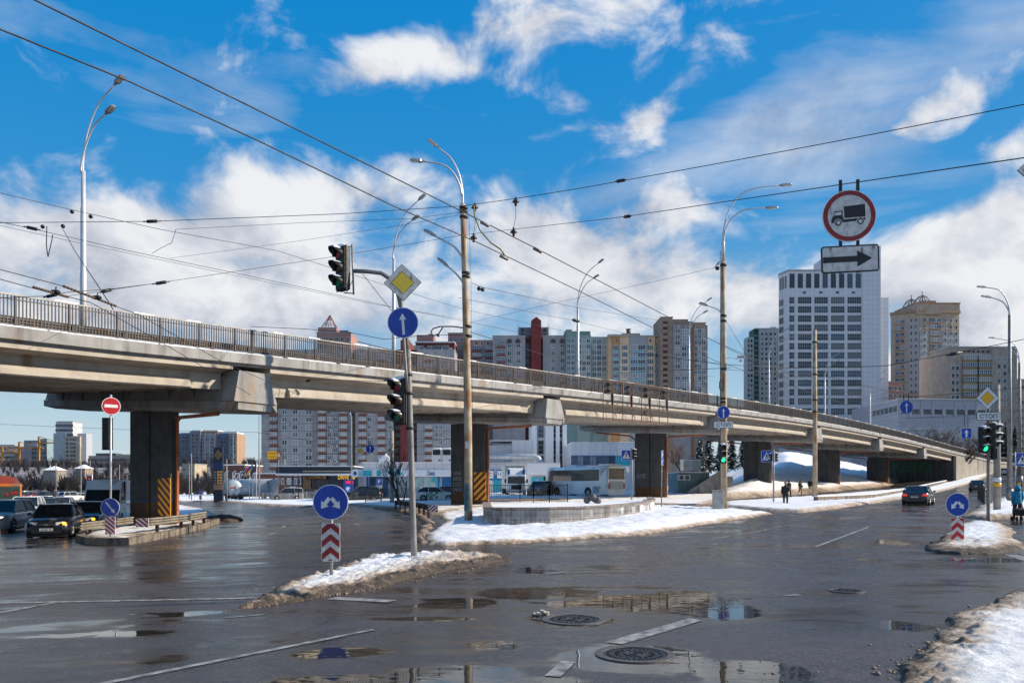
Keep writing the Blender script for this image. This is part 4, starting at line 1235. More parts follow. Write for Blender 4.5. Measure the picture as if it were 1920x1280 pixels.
# pole B: tall rusted pole with lamps, sign, signal and camera
def arms(t, f, specs, r=.045, headlen=.55):
    """curved bracket arms given as photo points from pole to head"""
    for pts_, d in specs:
        P = [f(x, y, d) for x, y in pts_]
        # smooth the polyline
        Q = []
        PP = [P[0]*2-P[1]]+P+[P[-1]*2-P[-2]]
        for i in range(1, len(PP)-2):
            for s in range(5):
                u_ = s/5; p0, p1, p2, p3 = PP[i-1:i+3]
                Q.append(.5*((2*p1)+(-p0+p2)*u_+(2*p0-5*p1+4*p2-p3)*u_*u_+(-p0+3*p1-3*p2+p3)*u_**3))
        Q.append(P[-1])
        mb = MB(); mb.tube(Q, [r*(1-.35*i/(len(Q)-1)) for i in range(len(Q))], 8)
        a = mb.build('lamp_arm', POLEW, t)
        e = (Q[-1]-Q[-3]).normalized()
        T = Matrix.Translation(Q[-1]) @ e.to_track_quat('X', 'Z').to_matrix().to_4x4()
        mb = MB()
        L_ = headlen
        mb.loft([[(x, -w, -.03), (x, w, -.03), (x, w*.8, hh), (x, -w*.8, hh)] for x, w, hh in ((-.02, .04, .05), (.10, .07, .075), (.16, .15, .06), (L_*.92, .15, .05), (L_, .10, .02))], 0, False, True, T)
        mb.bbox(.2, L_*.9, -.12, .12, -.045, -.031, 1, T)
        for k in range(5): mb.bbox(.2+k*.06, .215+k*.06, -.12, .12, .05, .085, 0, T)
        mb.build('lamp_head', [LEDH, LEDG], t)
DB = 47.0
bB = pt(1356, 962, DB); fB = rel(bB, DB)
t = thing('lamp_post', 'tall rust-stained lamp post with the grey cabinet at its foot', 'lamp post', bB)
mb = MB(); mb.tube([fB(1357, 970), fB(1357, 800), fB(1356.5, 640), fB(1356, 490)], [.20, .19, .16, .13], 16); mb.build('pole', RUST, t)
mb = MB(); mb.tube([fB(1356, 492), fB(1356, 455), fB(1356.4, 452)], [.105, .10, .07], 14); mb.build('lamp_mast', POLEW, t)
arms(t, fB, [([(1355.5, 455), (1357, 428), (1368, 392), (1390, 364), (1420, 352), (1462, 348)], DB), ([(1357, 455), (1360, 432), (1372, 410), (1390, 396), (1410, 391), (1436, 390)], DB)], .05, .7)
arms(t, fB, [([(1355, 594), (1348, 582), (1338, 577), (1326, 573)], DB)], .04, .5)
mb = MB()
for py in (495, 590, 600, 690, 745, 752): mb.cyl(fB(1356.4, py), fB(1356.5, py+4), .19, 12)
mb.build('clamp', BLK, t)
mb = MB()
for k in range(7): 
    c = fB(1352, 722, DB-.22); r_ = .22+.02*random.random()
    mb.tube([c+Vector((r_*.5*math.cos(a), -.02*k, r_*1.5*math.sin(a))) for a in np.linspace(0, 6.283, 17)], .012, 5, caps=False)
mb.build('cable_coil', BLK, t)
mb = MB(); mb.tube([fB(1350.5, 470), fB(1351, 600), fB(1350.5, 730), fB(1351, 930)], .016, 6); mb.build('cable', BLK, t)
mb = MB(); mb.tube([fB(1356, 672), fB(1370, 670), fB(1383, 673)], .02, 6); mb.bev(fB(1389, 669), (.42, .2, .16), .03, 0); mb.bev(fB(1389, 676), (.2, .16, .14), .03); mb.build('surveillance_camera', mat('camera_white', (.6, .6, .6), .4), t)
tl = thing('traffic_light', 'traffic signal with a lit green lamp on the rust-stained pole beneath a СТОП plate', 'traffic light', pt(1356, 850, DB-.45))
head(tl, (0, 0, 0), R(3), 1.12, ('off', 'off', 'green'), 'green')
mb = MB(); mb.bbox(-.05, .05, .18, .4, -.4, -.34); mb.bbox(-.05, .05, .18, .4, .34, .4); mb.build('head_bracket', BLK, tl)
sign('up', 'blue straight-ahead disc on the rust-stained pole above a СТОП plate', pt(1356.5, 773, DB-.35), .76, R(2), 'straight ahead discs')
sign('stop', 'white СТОП plate on the rust-stained pole, above a lit green signal', pt(1356.5, 796, DB-.35), 1.14, R(2), 'stop line plates')
CAB = mat('cabinet_grey', (.42, .41, .39), .6, var=.15, sc=4, streak=.5)
c = pt(1346.5, 962, DB-1.2)
t = thing('utility_cabinet', 'grey steel utility cabinet standing in snow at the foot of the rusty lamp post', 'cabinet', c, R(-12))
mb = MB(); mb.bev((0, 0, .62), (.64, .5, 1.34), .02); mb.build('body', CAB, t)
mb = MB(); mb.bbox(-.27, .27, -.262, -.25, .1, 1.2); mb.build('door', CAB, t)
mb = MB(); mb.bbox(.19, .22, -.29, -.26, .6, .72); mb.build('handle', BLK, t)
mb = MB(); mb.bbox(-.34, .34, -.27, .27, 1.29, 1.34); mb.build('roof', CAB, t)
# pole A: the tall rusted trolley pole left of the planter
DA = 36.5
bA = pt(878, 984, DA); fA = rel(bA, DA)
t = thing('trolley_pole', 'tall rust-stained trolley wire pole in snow left of the planter, four lamp arms on top', 'pole', bA)
mb = MB(); mb.tube([fA(878.5, 992), fA(877.5, 800), fA(875, 650), fA(871, 480), fA(867.5, 383)], [.185, .18, .165, .14, .12], 16); mb.build('pole', RUST, t)
arms(t, fA, [([(867.5, 384), (867, 360), (860, 325), (845, 297), (822, 277)], DA), ([(866, 366), (861, 345), (848, 322), (828, 308), (795, 303)], DA-.2), ([(871, 500), (866, 482), (852, 463), (828, 449), (817, 443)], DA), ([(872, 545), (867, 528), (855, 513), (840, 500)], DA)], .055, .62)
mb = MB()
for py in (388, 395, 405, 510, 517, 610, 628): mb.cyl(fA(869+(py-388)*.035, py), fA(869+(py-388)*.035, py+4), .19, 12)
mb.build('clamp', BLK, t)
mb = MB(); c0 = fA(880.5, 925); mb.tube([fA(879, 402), fA(883, 520), fA(884, 640), fA(886, 790)], .009, 5); mb.build('cable', BLK, t)
mb = MB(); mb.tube([fA(877.6, 905), fA(877.8, 957)], [.186, .187], 16, caps=False); mb.build('paint_band', mat('faded_blue_paint', (.10, .20, .24), .8, var=.3, sc=4, stain=.4, stainc=(.25, .2, .14)), t)
mb = MB(); mb.bbox(-.10, .10, -.186, -.18, -.16, .16); o = mb.build('notice', SWHTD, t, fA(877, 834))
# a thin coil of wire hanging on the pole
mb = MB(); cc = [fA(872, 615), fA(850, 612), fA(825, 612), fA(812, 616), fA(808, 622), fA(812, 630), fA(822, 626), fA(830, 614)]
mb.tube(cc, .03, 6); mb.build('cable_coil', BLK, t)
# pole C, beyond the crossing
DC_ = 76.0
bC = pt(1528, 936, DC_); fC = rel(bC, DC_)
t = thing('trolley_pole', 'rust-streaked bare pole on the snowy verge in front of the overpass piers', 'pole', bC)
mb = MB(); mb.tube([fC(1528, 940), fC(1528, 780), fC(1528, 619)], [.24, .2, .17], 14); mb.build('pole', RUST, t)
mb = MB()
for py in (640, 700, 748, 770): mb.cyl(fC(1528, py), fC(1528, py+3), .25, 12)
mb.build('clamp', BLK, t)
# concrete pole seen under the bridge beside the bare tree
gg = gd(735, 74)
t = thing('trolley_pole', 'grey concrete pole under the overpass beside the bare tree', 'pole', gg)
mb = MB(); mb.tube([(0, 0, -.3), (0, 0, 6.8)], [.21, .17], 12); mb.build('pole', CPOLE, t)
# right-hand poles
for px, by, d, ty, r0, r1, label, arm in [
    (1869.5, 952, 45, 722, .19, .15, 'squat grey concrete pole behind the right-hand traffic light', None),
    (1893, 932, 62, 590, .19, .11, 'tall street lamp on the right with two arms curving to the left', [[(1893, 592), (1891, 574), (1884, 556), (1872, 543), (1850, 539)], [(1893, 594), (1890, 580), (1880, 566), (1866, 560), (1858, 558)]]),
    (1911.5, 908, 92, 680, .26, .14, 'farther street lamp near the right edge with a long arm to the left', [[(1911.5, 682), (1909, 660), (1900, 643), (1884, 637), (1866, 634)], [(1911.5, 684), (1908, 668), (1896, 655), (1880, 651)]])]:
    b = pt(px, by, d); f = rel(b, d)
    t = thing('street_lamp' if arm else 'trolley_pole', label, 'lamp post' if arm else 'pole', b)
    mb = MB(); mb.tube([f(px, by+8), f(px, (by+ty)/2), f(px, ty)], [r0, (r0+r1)/2, r1], 14); mb.build('pole', POLEG if arm else CPOLE, t)
    if arm:
        mb = MB(); mb.cyl(f(px, by+2), f(px, by-16), r0*1.35, 12); mb.build('base_sleeve', POLEG, t)
        arms(t, f, [(a, d) for a in arm], .06, .75)
    else:
        mb = MB(); mb.cyl(f(px, 912), f(px, 905), r0*1.08, 12); mb.build('paint_band', SYEL, t)
        mb = MB(); mb.cyl(f(px, 903), f(px, 895), r0*1.08, 12); mb.build('notice', SWHT, t)
# other signs
DN = 29.5
bN = pt(207, 1004, DN); fN = rel(bN, DN)
sg = thing('sign_post', 'thin sign post on the pier island tip with a red no entry disc on top', 'sign post', bN)
mb = MB(); mb.tube([fN(207, 1012), fN(208, 740)], .038, 10); mb.build('post', POLEW, sg)
mb = MB(); disc_plate(mb, .32, R_, W_, .02); flat(mb, rrect(.45, .11, .01), W_, -.0123); plate('no_entry_plate', mb, sg, fN(208.5, 761, DN-.06), R(38))
mb = MB(); disc_plate(mb, .34, B_, W_, .016); sym_diag(mb, .34); plate('keep_right_plate', mb, sg, fN(206.5, 951, DN-.07), R(3))
mb = MB(); striped(mb, .36, .63, -.85, 4, W_, R_, Matrix.Identity(4)); plate('striped_board', mb, sg, fN(206.5, 985, DN-.05), R(3))
mb = MB(); mb.bev((0, 0, 0), (.28, .3, 1.1), .03); mb.bbox(-.2, .2, -.01, .01, -.6, .6); mb.build('signal_back', BLK, sg, fN(201.5, 813, DN+.1))
sign('walk', 'blue crosswalk sign on its own grey post left of the third pier', pt(1174, 853, 66), .78, R(0), 'crosswalk signs')
gq = gd(1184.5, 66)
t = thing('traffic_light', 'small crossing signal on a grey post left of the third pier', 'traffic light', gq)
zq = lambda py, d: CZ+(YH-py)/F*d
mb = MB(); mb.cyl((0, 0, -.2), (0, 0, zq(840, 66)-gq.z), .06, 10); mb.build('pole', POLEG, t)
head(t, (.25, 0, zq(851, 66)-gq.z), R(50), .85, ('off', 'off', 'off'))
gq = gd(1239, 47.5)
sign('parkblue', 'narrow blue parking sign seen almost edge-on before the third pier', pt(1242, 858, 47.5), .55, R(68), None, pole=gq.z)
gq = gd(1450.5, 60)
t = thing('traffic_light', 'black crossing signals capped with snow on a thin post before the fourth pier', 'traffic light', gq)
mb = MB(); mb.cyl((0, 0, -.2), (0, 0, zq(842, 60)-gq.z), .06, 10); mb.build('pole', POLEG, t)
for dx, rz in ((-.28, R(-75)), (.2, R(80))): head(t, (dx, -.15, zq(857, 60)-gq.z), rz, .62, ('off', 'off', 'off'))
sign('walk', 'blue crosswalk sign half hidden by the snow-capped crossing signals', pt(1437.5, 855, 60.3), .8, R(-10), 'crosswalk signs')
sign('walk', 'narrow crosswalk sign turned away to the right of the snow-capped signals', pt(1456, 857, 60.3), .74, R(52), 'crosswalk signs')
sign('up', 'blue straight-ahead disc hung over the street before the ramp wall', pt(1699.5, 763, 40), .70, R(3), 'straight ahead discs', rods=.5)
sign('upsq', 'square blue sign with an upward arrow above the far end of the ramp', pt(1812, 812, 58), .76, R(0), rods=1.4)
gq = gd(1903, 61)
sign('walk', 'blue crosswalk sign cut off by the right edge above the walking people', pt(1917, 861, 61), .92, R(-6), 'crosswalk signs')
t = thing('sign_post', 'thin grey post of the crosswalk sign at the right edge', 'sign post', gq)
mb = MB(); mb.cyl((0, 0, -.2), (0, 0, zq(846, 61)-gq.z), .05, 10); mb.cyl((0, 0, zq(858, 61)-gq.z), (.5, 0, zq(858, 61)-gq.z), .025, 8); mb.build('post', POLEG, t)
sign('prio', 'small yellow diamond priority sign hung in front of the grey apartment block', pt(675, 845, 71), .98, 0, 'yellow diamond priority signs', rods=.9)
sign('up', 'small blue straight-ahead disc hung in front of the grey apartment block', pt(694, 841, 71), .78, 0, 'straight ahead discs', rods=.7)
sign('park', 'blue parking sign with a white plate beneath before the turquoise shop', pt(711, 903, 92), .72, 0, pole=gd(711, 92).z)
# lamp posts along the middle of the overpass
def bridge_lamp(s, label, off=0.0):
    p = bp(s, off, cz(s)-.28)
    t = thing('street_lamp', label, 'lamp post', p, math.atan2(-bd(s).x, bd(s).y)+R(8), 'lamp posts along the overpass')
    mb = MB(); mb.tube([(0, 0, 0), (0, 0, 4), (0, 0, 4.05), (0, 0, 7.0), (0, 0, 7.05), (0, 0, 8.7)], [.15, .14, .125, .12, .10, .095], 14); mb.build('pole', POLEW, t)
    mb = MB(); mb.cyl((0, 0, 0), (0, 0, .5), .2, 14); mb.build('base_sleeve', POLEW, t)
    def f(x, y, d=None): return Vector((x, d, y))
    arms(t, f, [([(-.03, 8.6), (.0, 9.3), (.3, 10.5), (1.0, 11.6), (2.0, 12.25)], 0), ([(.03, 8.6), (.1, 9.1), (.42, 9.9), (.95, 10.6), (1.6, 10.95)], -.15)], .05, .62)
    return t
L1 = bridge_lamp(46.6, 'white twin-arm street lamp on the overpass, leftmost, above the first pier')
for s, lab in ((67.3, 'white twin-arm street lamp on the overpass behind the leaning traffic light pole'), (89.5, 'white twin-arm street lamp on the overpass against the grey block with the red tower'), (110.5, 'white twin-arm street lamp on the overpass before the tall grey apartment tower'),
               (133, 'white twin-arm street lamp on the overpass before the pale green apartment block'), (155, 'white twin-arm street lamp on the overpass just right of the bare rusty pole'), (178.5, 'white twin-arm street lamp on the overpass at the right edge of the office tower')):
    clone(L1, bp(s, 0, cz(s)-.28), math.atan2(-bd(s).x, bd(s).y)+R(8), lab)
# the rusted banner frame on the railing
FR = mat('rusted_frame', (.20, .075, .03), .8, var=.25, sc=5)
sA = None
def s_at(px, off):
    lo, hi = 20.0, 330.0
    for _ in range(50):
        m = (lo+hi)/2; p = bp(m, off, 0)
        if CX+F*p.x/p.y < px: lo = m
        else: hi = m
    return lo
s0, s1 = s_at(1131, HW+.3), s_at(1252, HW+.3)
t = thing('banner_frame', 'rusty steel banner frame hooked over the outside of the overpass railing', 'frame', bp(s0, HW+.3, cz(s0)))
mb = MB()
for k in range(8):
    s = s0+(s1-s0)*k/7
    mb.box(tuple(bp(s, HW+.3, cz(s)-.42)), (.05, .05, 3.0), 0, math.atan2(-bd(s).x, bd(s).y))
mb.build('upright', FR, t, world=True)
for z in (1.08, -1.92):
    sweep([(HW+.27, z), (HW+.27, z-.06), (HW+.33, z-.06), (HW+.33, z)], s0-.05, s1+.05, 1).build('rail', FR, t, world=True)
for k in (1, 3, 5, 7):
    mb = MB(); s = s0+(s1-s0)*k/7
    for z in (.75, .3): mb.box(tuple(bp(s-.35, HW+.15, cz(s)+z)), (.3, .7, .05), 0, math.atan2(-bd(s).x, bd(s).y)+.3)
    mb.box(tuple(bp(s, HW+.22, cz(s)-.35)), (.12, .06, .9), 0, math.atan2(-bd(s).x, bd(s).y))
    mb.build('bracket', STEEL, t, world=True)
# planter wall of grey tiles
TILE = bpy.data.materials.new('grey_wall_tiles'); TILE.use_nodes = True
def _tiles(M):
    nt = M.node_tree; N = nt.nodes; L = nt.links.new; b = N['Principled BSDF']
    at = N.new('ShaderNodeAttribute'); at.attribute_name = 'along'
    br = N.new('ShaderNodeTexBrick'); L(at.outputs['Vector'], br.inputs['Vector'])
    br.offset = 0; br.inputs['Scale'].default_value = 1; br.inputs['Brick Width'].default_value = .2; br.inputs['Row Height'].default_value = .2; br.inputs['Mortar Size'].default_value = .012
    br.inputs['Color1'].default_value = (.34, .32, .315, 1); br.inputs['Color2'].default_value = (.28, .265, .26, 1); br.inputs['Mortar'].default_value = (.06, .055, .05, 1)
    tc = N.new('ShaderNodeTexCoord'); mp = N.new('ShaderNodeMapping'); mp.inputs['Scale'].default_value = (1, 1, .12); L(tc.outputs['Object'], mp.inputs[0])
    n = N.new('ShaderNodeTexNoise'); n.inputs['Scale'].default_value = 2.2; n.inputs['Detail'].default_value = 6; L(mp.outputs[0], n.inputs['Vector'])
    q = N.new('ShaderNodeMapRange'); L(n.outputs['Fac'], q.inputs[0]); q.inputs[1].default_value = .5; q.inputs[2].default_value = .68; q.inputs[4].default_value = .85
    mx = N.new('ShaderNodeMixRGB'); mx.blend_type = 'MULTIPLY'; L(q.outputs[0], mx.inputs[0]); L(br.outputs['Color'], mx.inputs[1]); mx.inputs[2].default_value = (.30, .27, .25, 1)
    L(mx.outputs[0], b.inputs['Base Color']); b.inputs['Roughness'].default_value = .5
_tiles(TILE)
pl_pts = [gp(*p) for p in [(906, 972), (907, 989), (960, 990), (1030, 989.5), (1090, 987), (1140, 983), (1185, 977), (1215, 970), (1228, 962), (1222, 955)]]
t = thing('planter', 'low curved planter wall of dirty grey tiles in the snow under the overpass', 'planter', pl_pts[1])
def planter_wall():
    mb = MB(); al = []
    P = [Vector((p.x, p.y)) for p in pl_pts]
    # densify
    Q = [P[0]]
    for a, b in zip(P, P[1:]):
        n = max(1, int((b-a).length/.4)); Q += [a.lerp(b, k/n) for k in range(1, n+1)]
    acc = 0; zt = gzf(Q[0].x, Q[0].y)+.80
    rings = []
    for i, p in enumerate(Q):
        if i: acc += (p-Q[i-1]).length
        e = (Q[min(i+1, len(Q)-1)]-Q[max(0, i-1)]).normalized(); n = Vector((-e.y, e.x))
        g = gzf(p.x, p.y)-.2; top = gzf(p.x, p.y)+.78
        for (o, z) in ((0, g), (0, top), (.3, top), (.3, g)):
            v = p+n*o; mb.v.append((v.x, v.y, z)); al.append((acc, z, o))
    k = len(Q)
    for i in range(k-1):
        for j in range(3):
            mb.f.append((i*4+j, (i+1)*4+j, (i+1)*4+j+1, i*4+j+1)[::-1]); mb.m.append(0); mb.sm.append(False)
    for c in ((0, 1, 2, 3), tuple((k-1)*4+j for j in (3, 2, 1, 0))): mb.f.append(c); mb.m.append(0); mb.sm.append(False)
    o = mb.build('wall', TILE, t, world=True)
    at = o.data.attributes.new('along', 'FLOAT_VECTOR', 'POINT')
    at.data.foreach_set('vector', [c for v in al for c in v])
    mb2 = MB()
    for i in range(0, k-1):
        a, b = Q[i], Q[i+1]; e = (b-a).normalized(); n = Vector((-e.y, e.x))
        q_ = [a-n*.04, b-n*.04, b+n*.36, a+n*.36]
        zz = [gzf(v.x, v.y)+.79 for v in q_]
        mb2.prismz([(v.x, v.y) for v in q_], zz, [z+.055 for z in zz])
    mb2.build('coping', mat('coping_stone', (.30, .26, .23), .8, var=.25, sc=3, stain=.4, stainc=(.2, .1, .05)), t, world=True)
    fill = [(p.x, p.y) for p in pl_pts]
    zz = [gzf(*p)+.70 for p in fill]
    mb3 = MB(); mb3.prismz(fill, [z-.3 for z in zz], zz); mb3.build('soil', SN2, t, world=True)
planter_wall()
mb = MB()
c = gp(1112, 968); c.z += .86
for k in range(10): mb.sphere((random.uniform(-.35, .35), random.uniform(-.2, .2), random.uniform(-.05, .2)), random.uniform(.1, .2), 7, 5)
tag(mb.build('rubbish_heap', mat('rubbish_bag', (.18, .16, .15), .6, var=.3, sc=8), None, c), 'small grey heap of rubbish lying on the tiled planter', 'heap')
mb = MB()
a, b = gp(912, 966), gp(1060, 962)
mb.box(((a.x+b.x)/2, (a.y+b.y)/2, gzf(a.x, a.y)+.86), ((b-a).length, .3, .08), 0, math.atan2(b.y-a.y, b.x-a.x))
o = mb.build('plank', mat('wet_plank', (.24, .15, .10), .7, var=.2, sc=3)); tag(o, 'long brown plank lying on top of the tiled planter', 'plank')
# concrete kerb wall along the verge
kw = gps([(1534, 943), (1600, 940), (1640, 937), (1700, 925), (1776, 906)])
t = thing('low_wall', 'low concrete retaining wall edging the snowy verge below the ramp', 'wall', kw[0])
mb = MB()
for a, b in zip(kw, kw[1:]):
    n_ = max(1, int((b-a).length/3))
    for k in range(n_):
        p, q_ = a.lerp(b, k/n_), a.lerp(b, (k+1)/n_-.006); e = (q_-p); e.z = 0; e.normalize(); n = Vector((-e.y, e.x, 0))
        c4 = [p, q_, q_+n*.4, p+n*.4]
        mb.prismz([(v.x, v.y) for v in c4], [gzf(v.x, v.y)-.3 for v in c4], [gzf(v.x, v.y)+.52 for v in c4])
mb.build('wall', CON, t, world=True)
mb = MB()
for a, b in zip(kw, kw[1:]):
    e = (b-a); e.z = 0; e.normalize(); n = Vector((-e.y, e.x, 0)); c4 = [a+n*.03, b+n*.03, b+n*.4, a+n*.4]
    mb.prismz([(v.x, v.y) for v in c4], [gzf(v.x, v.y)+.52 for v in c4], [gzf(v.x, v.y)+.60 for v in c4])
mb.build('snow_cap', SN2, t, world=True)
# crash barriers
GR = mat('crash_barrier_galvanised', (.40, .36, .30), .5, .4, var=.2, sc=3, stain=.2, stainc=(.2, .12, .07))
def barrier(pts_, label, hz=.78, board=None, off=.0, m=GR, g0=.2):
    t = thing('crash_barrier', label, 'crash barrier', pts_[0], 0, 'crash barriers around the piers')
    P = [Vector((p.x, p.y, 0)) for p in pts_]; Q = [P[0]]
    for a, b in zip(P, P[1:]):
        n = max(1, int((b-a).length/1.0)); Q += [a.lerp(b, k/n) for k in range(1, n+1)]
    wp = [(0, 0), (-.05, -.05), (.05, -.10), (-.04, -.16), (.05, -.21), (-.05, -.27), (0, -.31)]
    rings = []
    for i, p in enumerate(Q):
        e = (Q[min(i+1, len(Q)-1)]-Q[max(0, i-1)]).normalized(); n = Vector((e.y, -e.x, 0)); z = gzf(p.x, p.y)+g0+hz
        rings.append([tuple(p+n*-o+Vector((0, 0, z+v))) for o, v in wp]+[tuple(p+n*(-o-.02)+Vector((0, 0, z+v))) for o, v in reversed(wp)])
    mb = MB(); mb.loft(rings); mb.build('beam', m, t, world=True)
    for i in range(1, len(Q), 2):
        p = Q[i]; e = (Q[min(i+1, len(Q)-1)]-Q[max(0, i-1)]).normalized(); n = Vector((e.y, -e.x, 0)); g = gzf(p.x, p.y); c = p-n*.12
        mb = MB(); mb.box((c.x, c.y, g+(hz+g0)/2-.1), (.09, .12, hz+g0+.1), 0, math.atan2(e.y, e.x)); mb.build('post', STEEL, t, world=True)
    if board:
        p = Q[0]; g = gzf(p.x, p.y)+g0
        mb = MB(); striped(mb, .5, .34, board, 2, W_, DR_, Matrix.Translation((p.x, p.y-.03, g+hz-.16))); mb.build('end_board', SIGN_M, t, world=True)
    return t
barrier(gps([(267, 1011), (300, 1007), (345, 1000), (387, 990)]), 'long crash barrier in front of the first pier with a red and white end board', .62, -.8)
barrier(gps([(152, 1013), (175, 1009), (215, 1002), (250, 996)]), 'crash barrier beside the dark saloon at the left tip of the pier island', .5)
DARKG = mat('crash_barrier_dark', (.06, .055, .05), .6, .2, var=.2, sc=3, stain=.3)
barrier(gps([(812, 975), (795, 969), (768, 962), (741, 957)]), 'dark low crash barrier curving along the inner kerb by the second pier', .55, .8, m=DARKG)
# pedestrian fences
FEN = mat('fence_paint', (.035, .035, .037), .55, .2, var=.1)
def fence(pts_, label, h=1.0, sp=.16, ps=1.9, m=FEN, zoff=.12):
    t = thing('fence', label, 'fence', pts_[0], 0, 'pedestrian fences')
    P = [Vector((p.x, p.y, 0)) for p in pts_]
    mb = MB(); 
    for a, b in zip(P, P[1:]):
        l = (b-a).length; e = (b-a)/l; rz = math.atan2(e.y, e.x); n = int(l/sp)
        for k in range(n): 
            c = a+e*(k*sp); mb.box((c.x, c.y, gzf(c.x, c.y)+zoff+h*.5), (.025, .025, h*.86), 0, rz)
        for z in (h*.95, h*.14): 
            for k in range(max(1, int(l/3))):
                n2 = max(1, int(l/3)); c = a.lerp(b, (k+.5)/n2); mb.box((c.x, c.y, gzf(c.x, c.y)+zoff+z), (l/n2, .04, .05), 0, rz)
    mb.build('rails', m, t, world=True)
    for a, b in zip(P, P[1:]):
        l = (b-a).length; n = max(1, int(l/ps))
        for k in range(n+1):
            c = a.lerp(b, k/n); mb = MB(); mb.box((c.x, c.y, gzf(c.x, c.y)+zoff+h*.5-.1), (.08, .08, h+.3)); mb.build('post', m, t, world=True)
fence([gd(685, 78), gd(745, 76), gd(800, 74), gd(846, 72)], 'dark picket fence behind the bare tree', 1.35)
fence([gd(918, 66), gd(975, 65), gd(1000, 64)], 'dark picket fence before the white lorry', 1.5)
fence([gd(1000, 64), gd(1030, 63), gd(1064, 62.5)], 'dark picket fence before the front of the coach', 1.5)
fence([gd(478, 118), gd(560, 112), gd(655, 104)], 'long thin fence before the fuel station forecourt', 1.1, .3, m=GALV)
fence([gd(1834, 75), gd(1845, 62)], 'short dark fence on the right pavement near the traffic light', 1.1, .14)
# ================================================================== BUILDINGS
GLS = [mat('glass_dark', (.035, .05, .07), .12, var=.2, sc=.8), mat('glass_blue', (.07, .11, .16), .10, var=.2, sc=.8), mat('glass_curtain', (.30, .31, .32), .3, var=.2, sc=2), mat('glass_grey', (.12, .14, .16), .15, var=.2)]
FRW = mat('window_frame_white', (.70, .71, .73), .5, var=.05)
FRD = mat('window_frame_dark', (.10, .10, .11), .5)
FRG = mat('window_frame_grey', (.36, .37, .38), .5)
ACM = mat('air_conditioner_white', (.6, .6, .58), .5, var=.1)
_WM = {}
def win_mesh(w, h, nx, ny, fr, gl, dark):
    """one window: frame and mullions round recessed glazing, its outer face towards -y"""
    key = (round(w, 2), round(h, 2), nx, ny, fr.name, gl, dark)
    if key in _WM: return _WM[key]
    mb = MB(); f = min(.09, w*.08)
    mb.bbox(-w/2, w/2, -.01, .05, -h/2, h/2, 1)
    for x0, x1, z0, z1 in ((-w/2, w/2, h/2-f, h/2), (-w/2, w/2, -h/2, -h/2+f), (-w/2, -w/2+f, -h/2+f, h/2-f), (w/2-f, w/2, -h/2+f, h/2-f)): mb.bbox(x0, x1, -.08, .04, z0, z1)
    for k in range(1, nx): x = -w/2+w*k/nx; mb.bbox(x-f/2, x+f/2, -.07, 0, -h/2+f, h/2-f)
    for k in range(1, ny): z = -h/2+h*k/ny; mb.bbox(-w/2+f, w/2-f, -.068, 0, z-f/2, z+f/2)
    me = mb.mesh('window', [fr, GLS[gl]]); _WM[key] = me
    return me
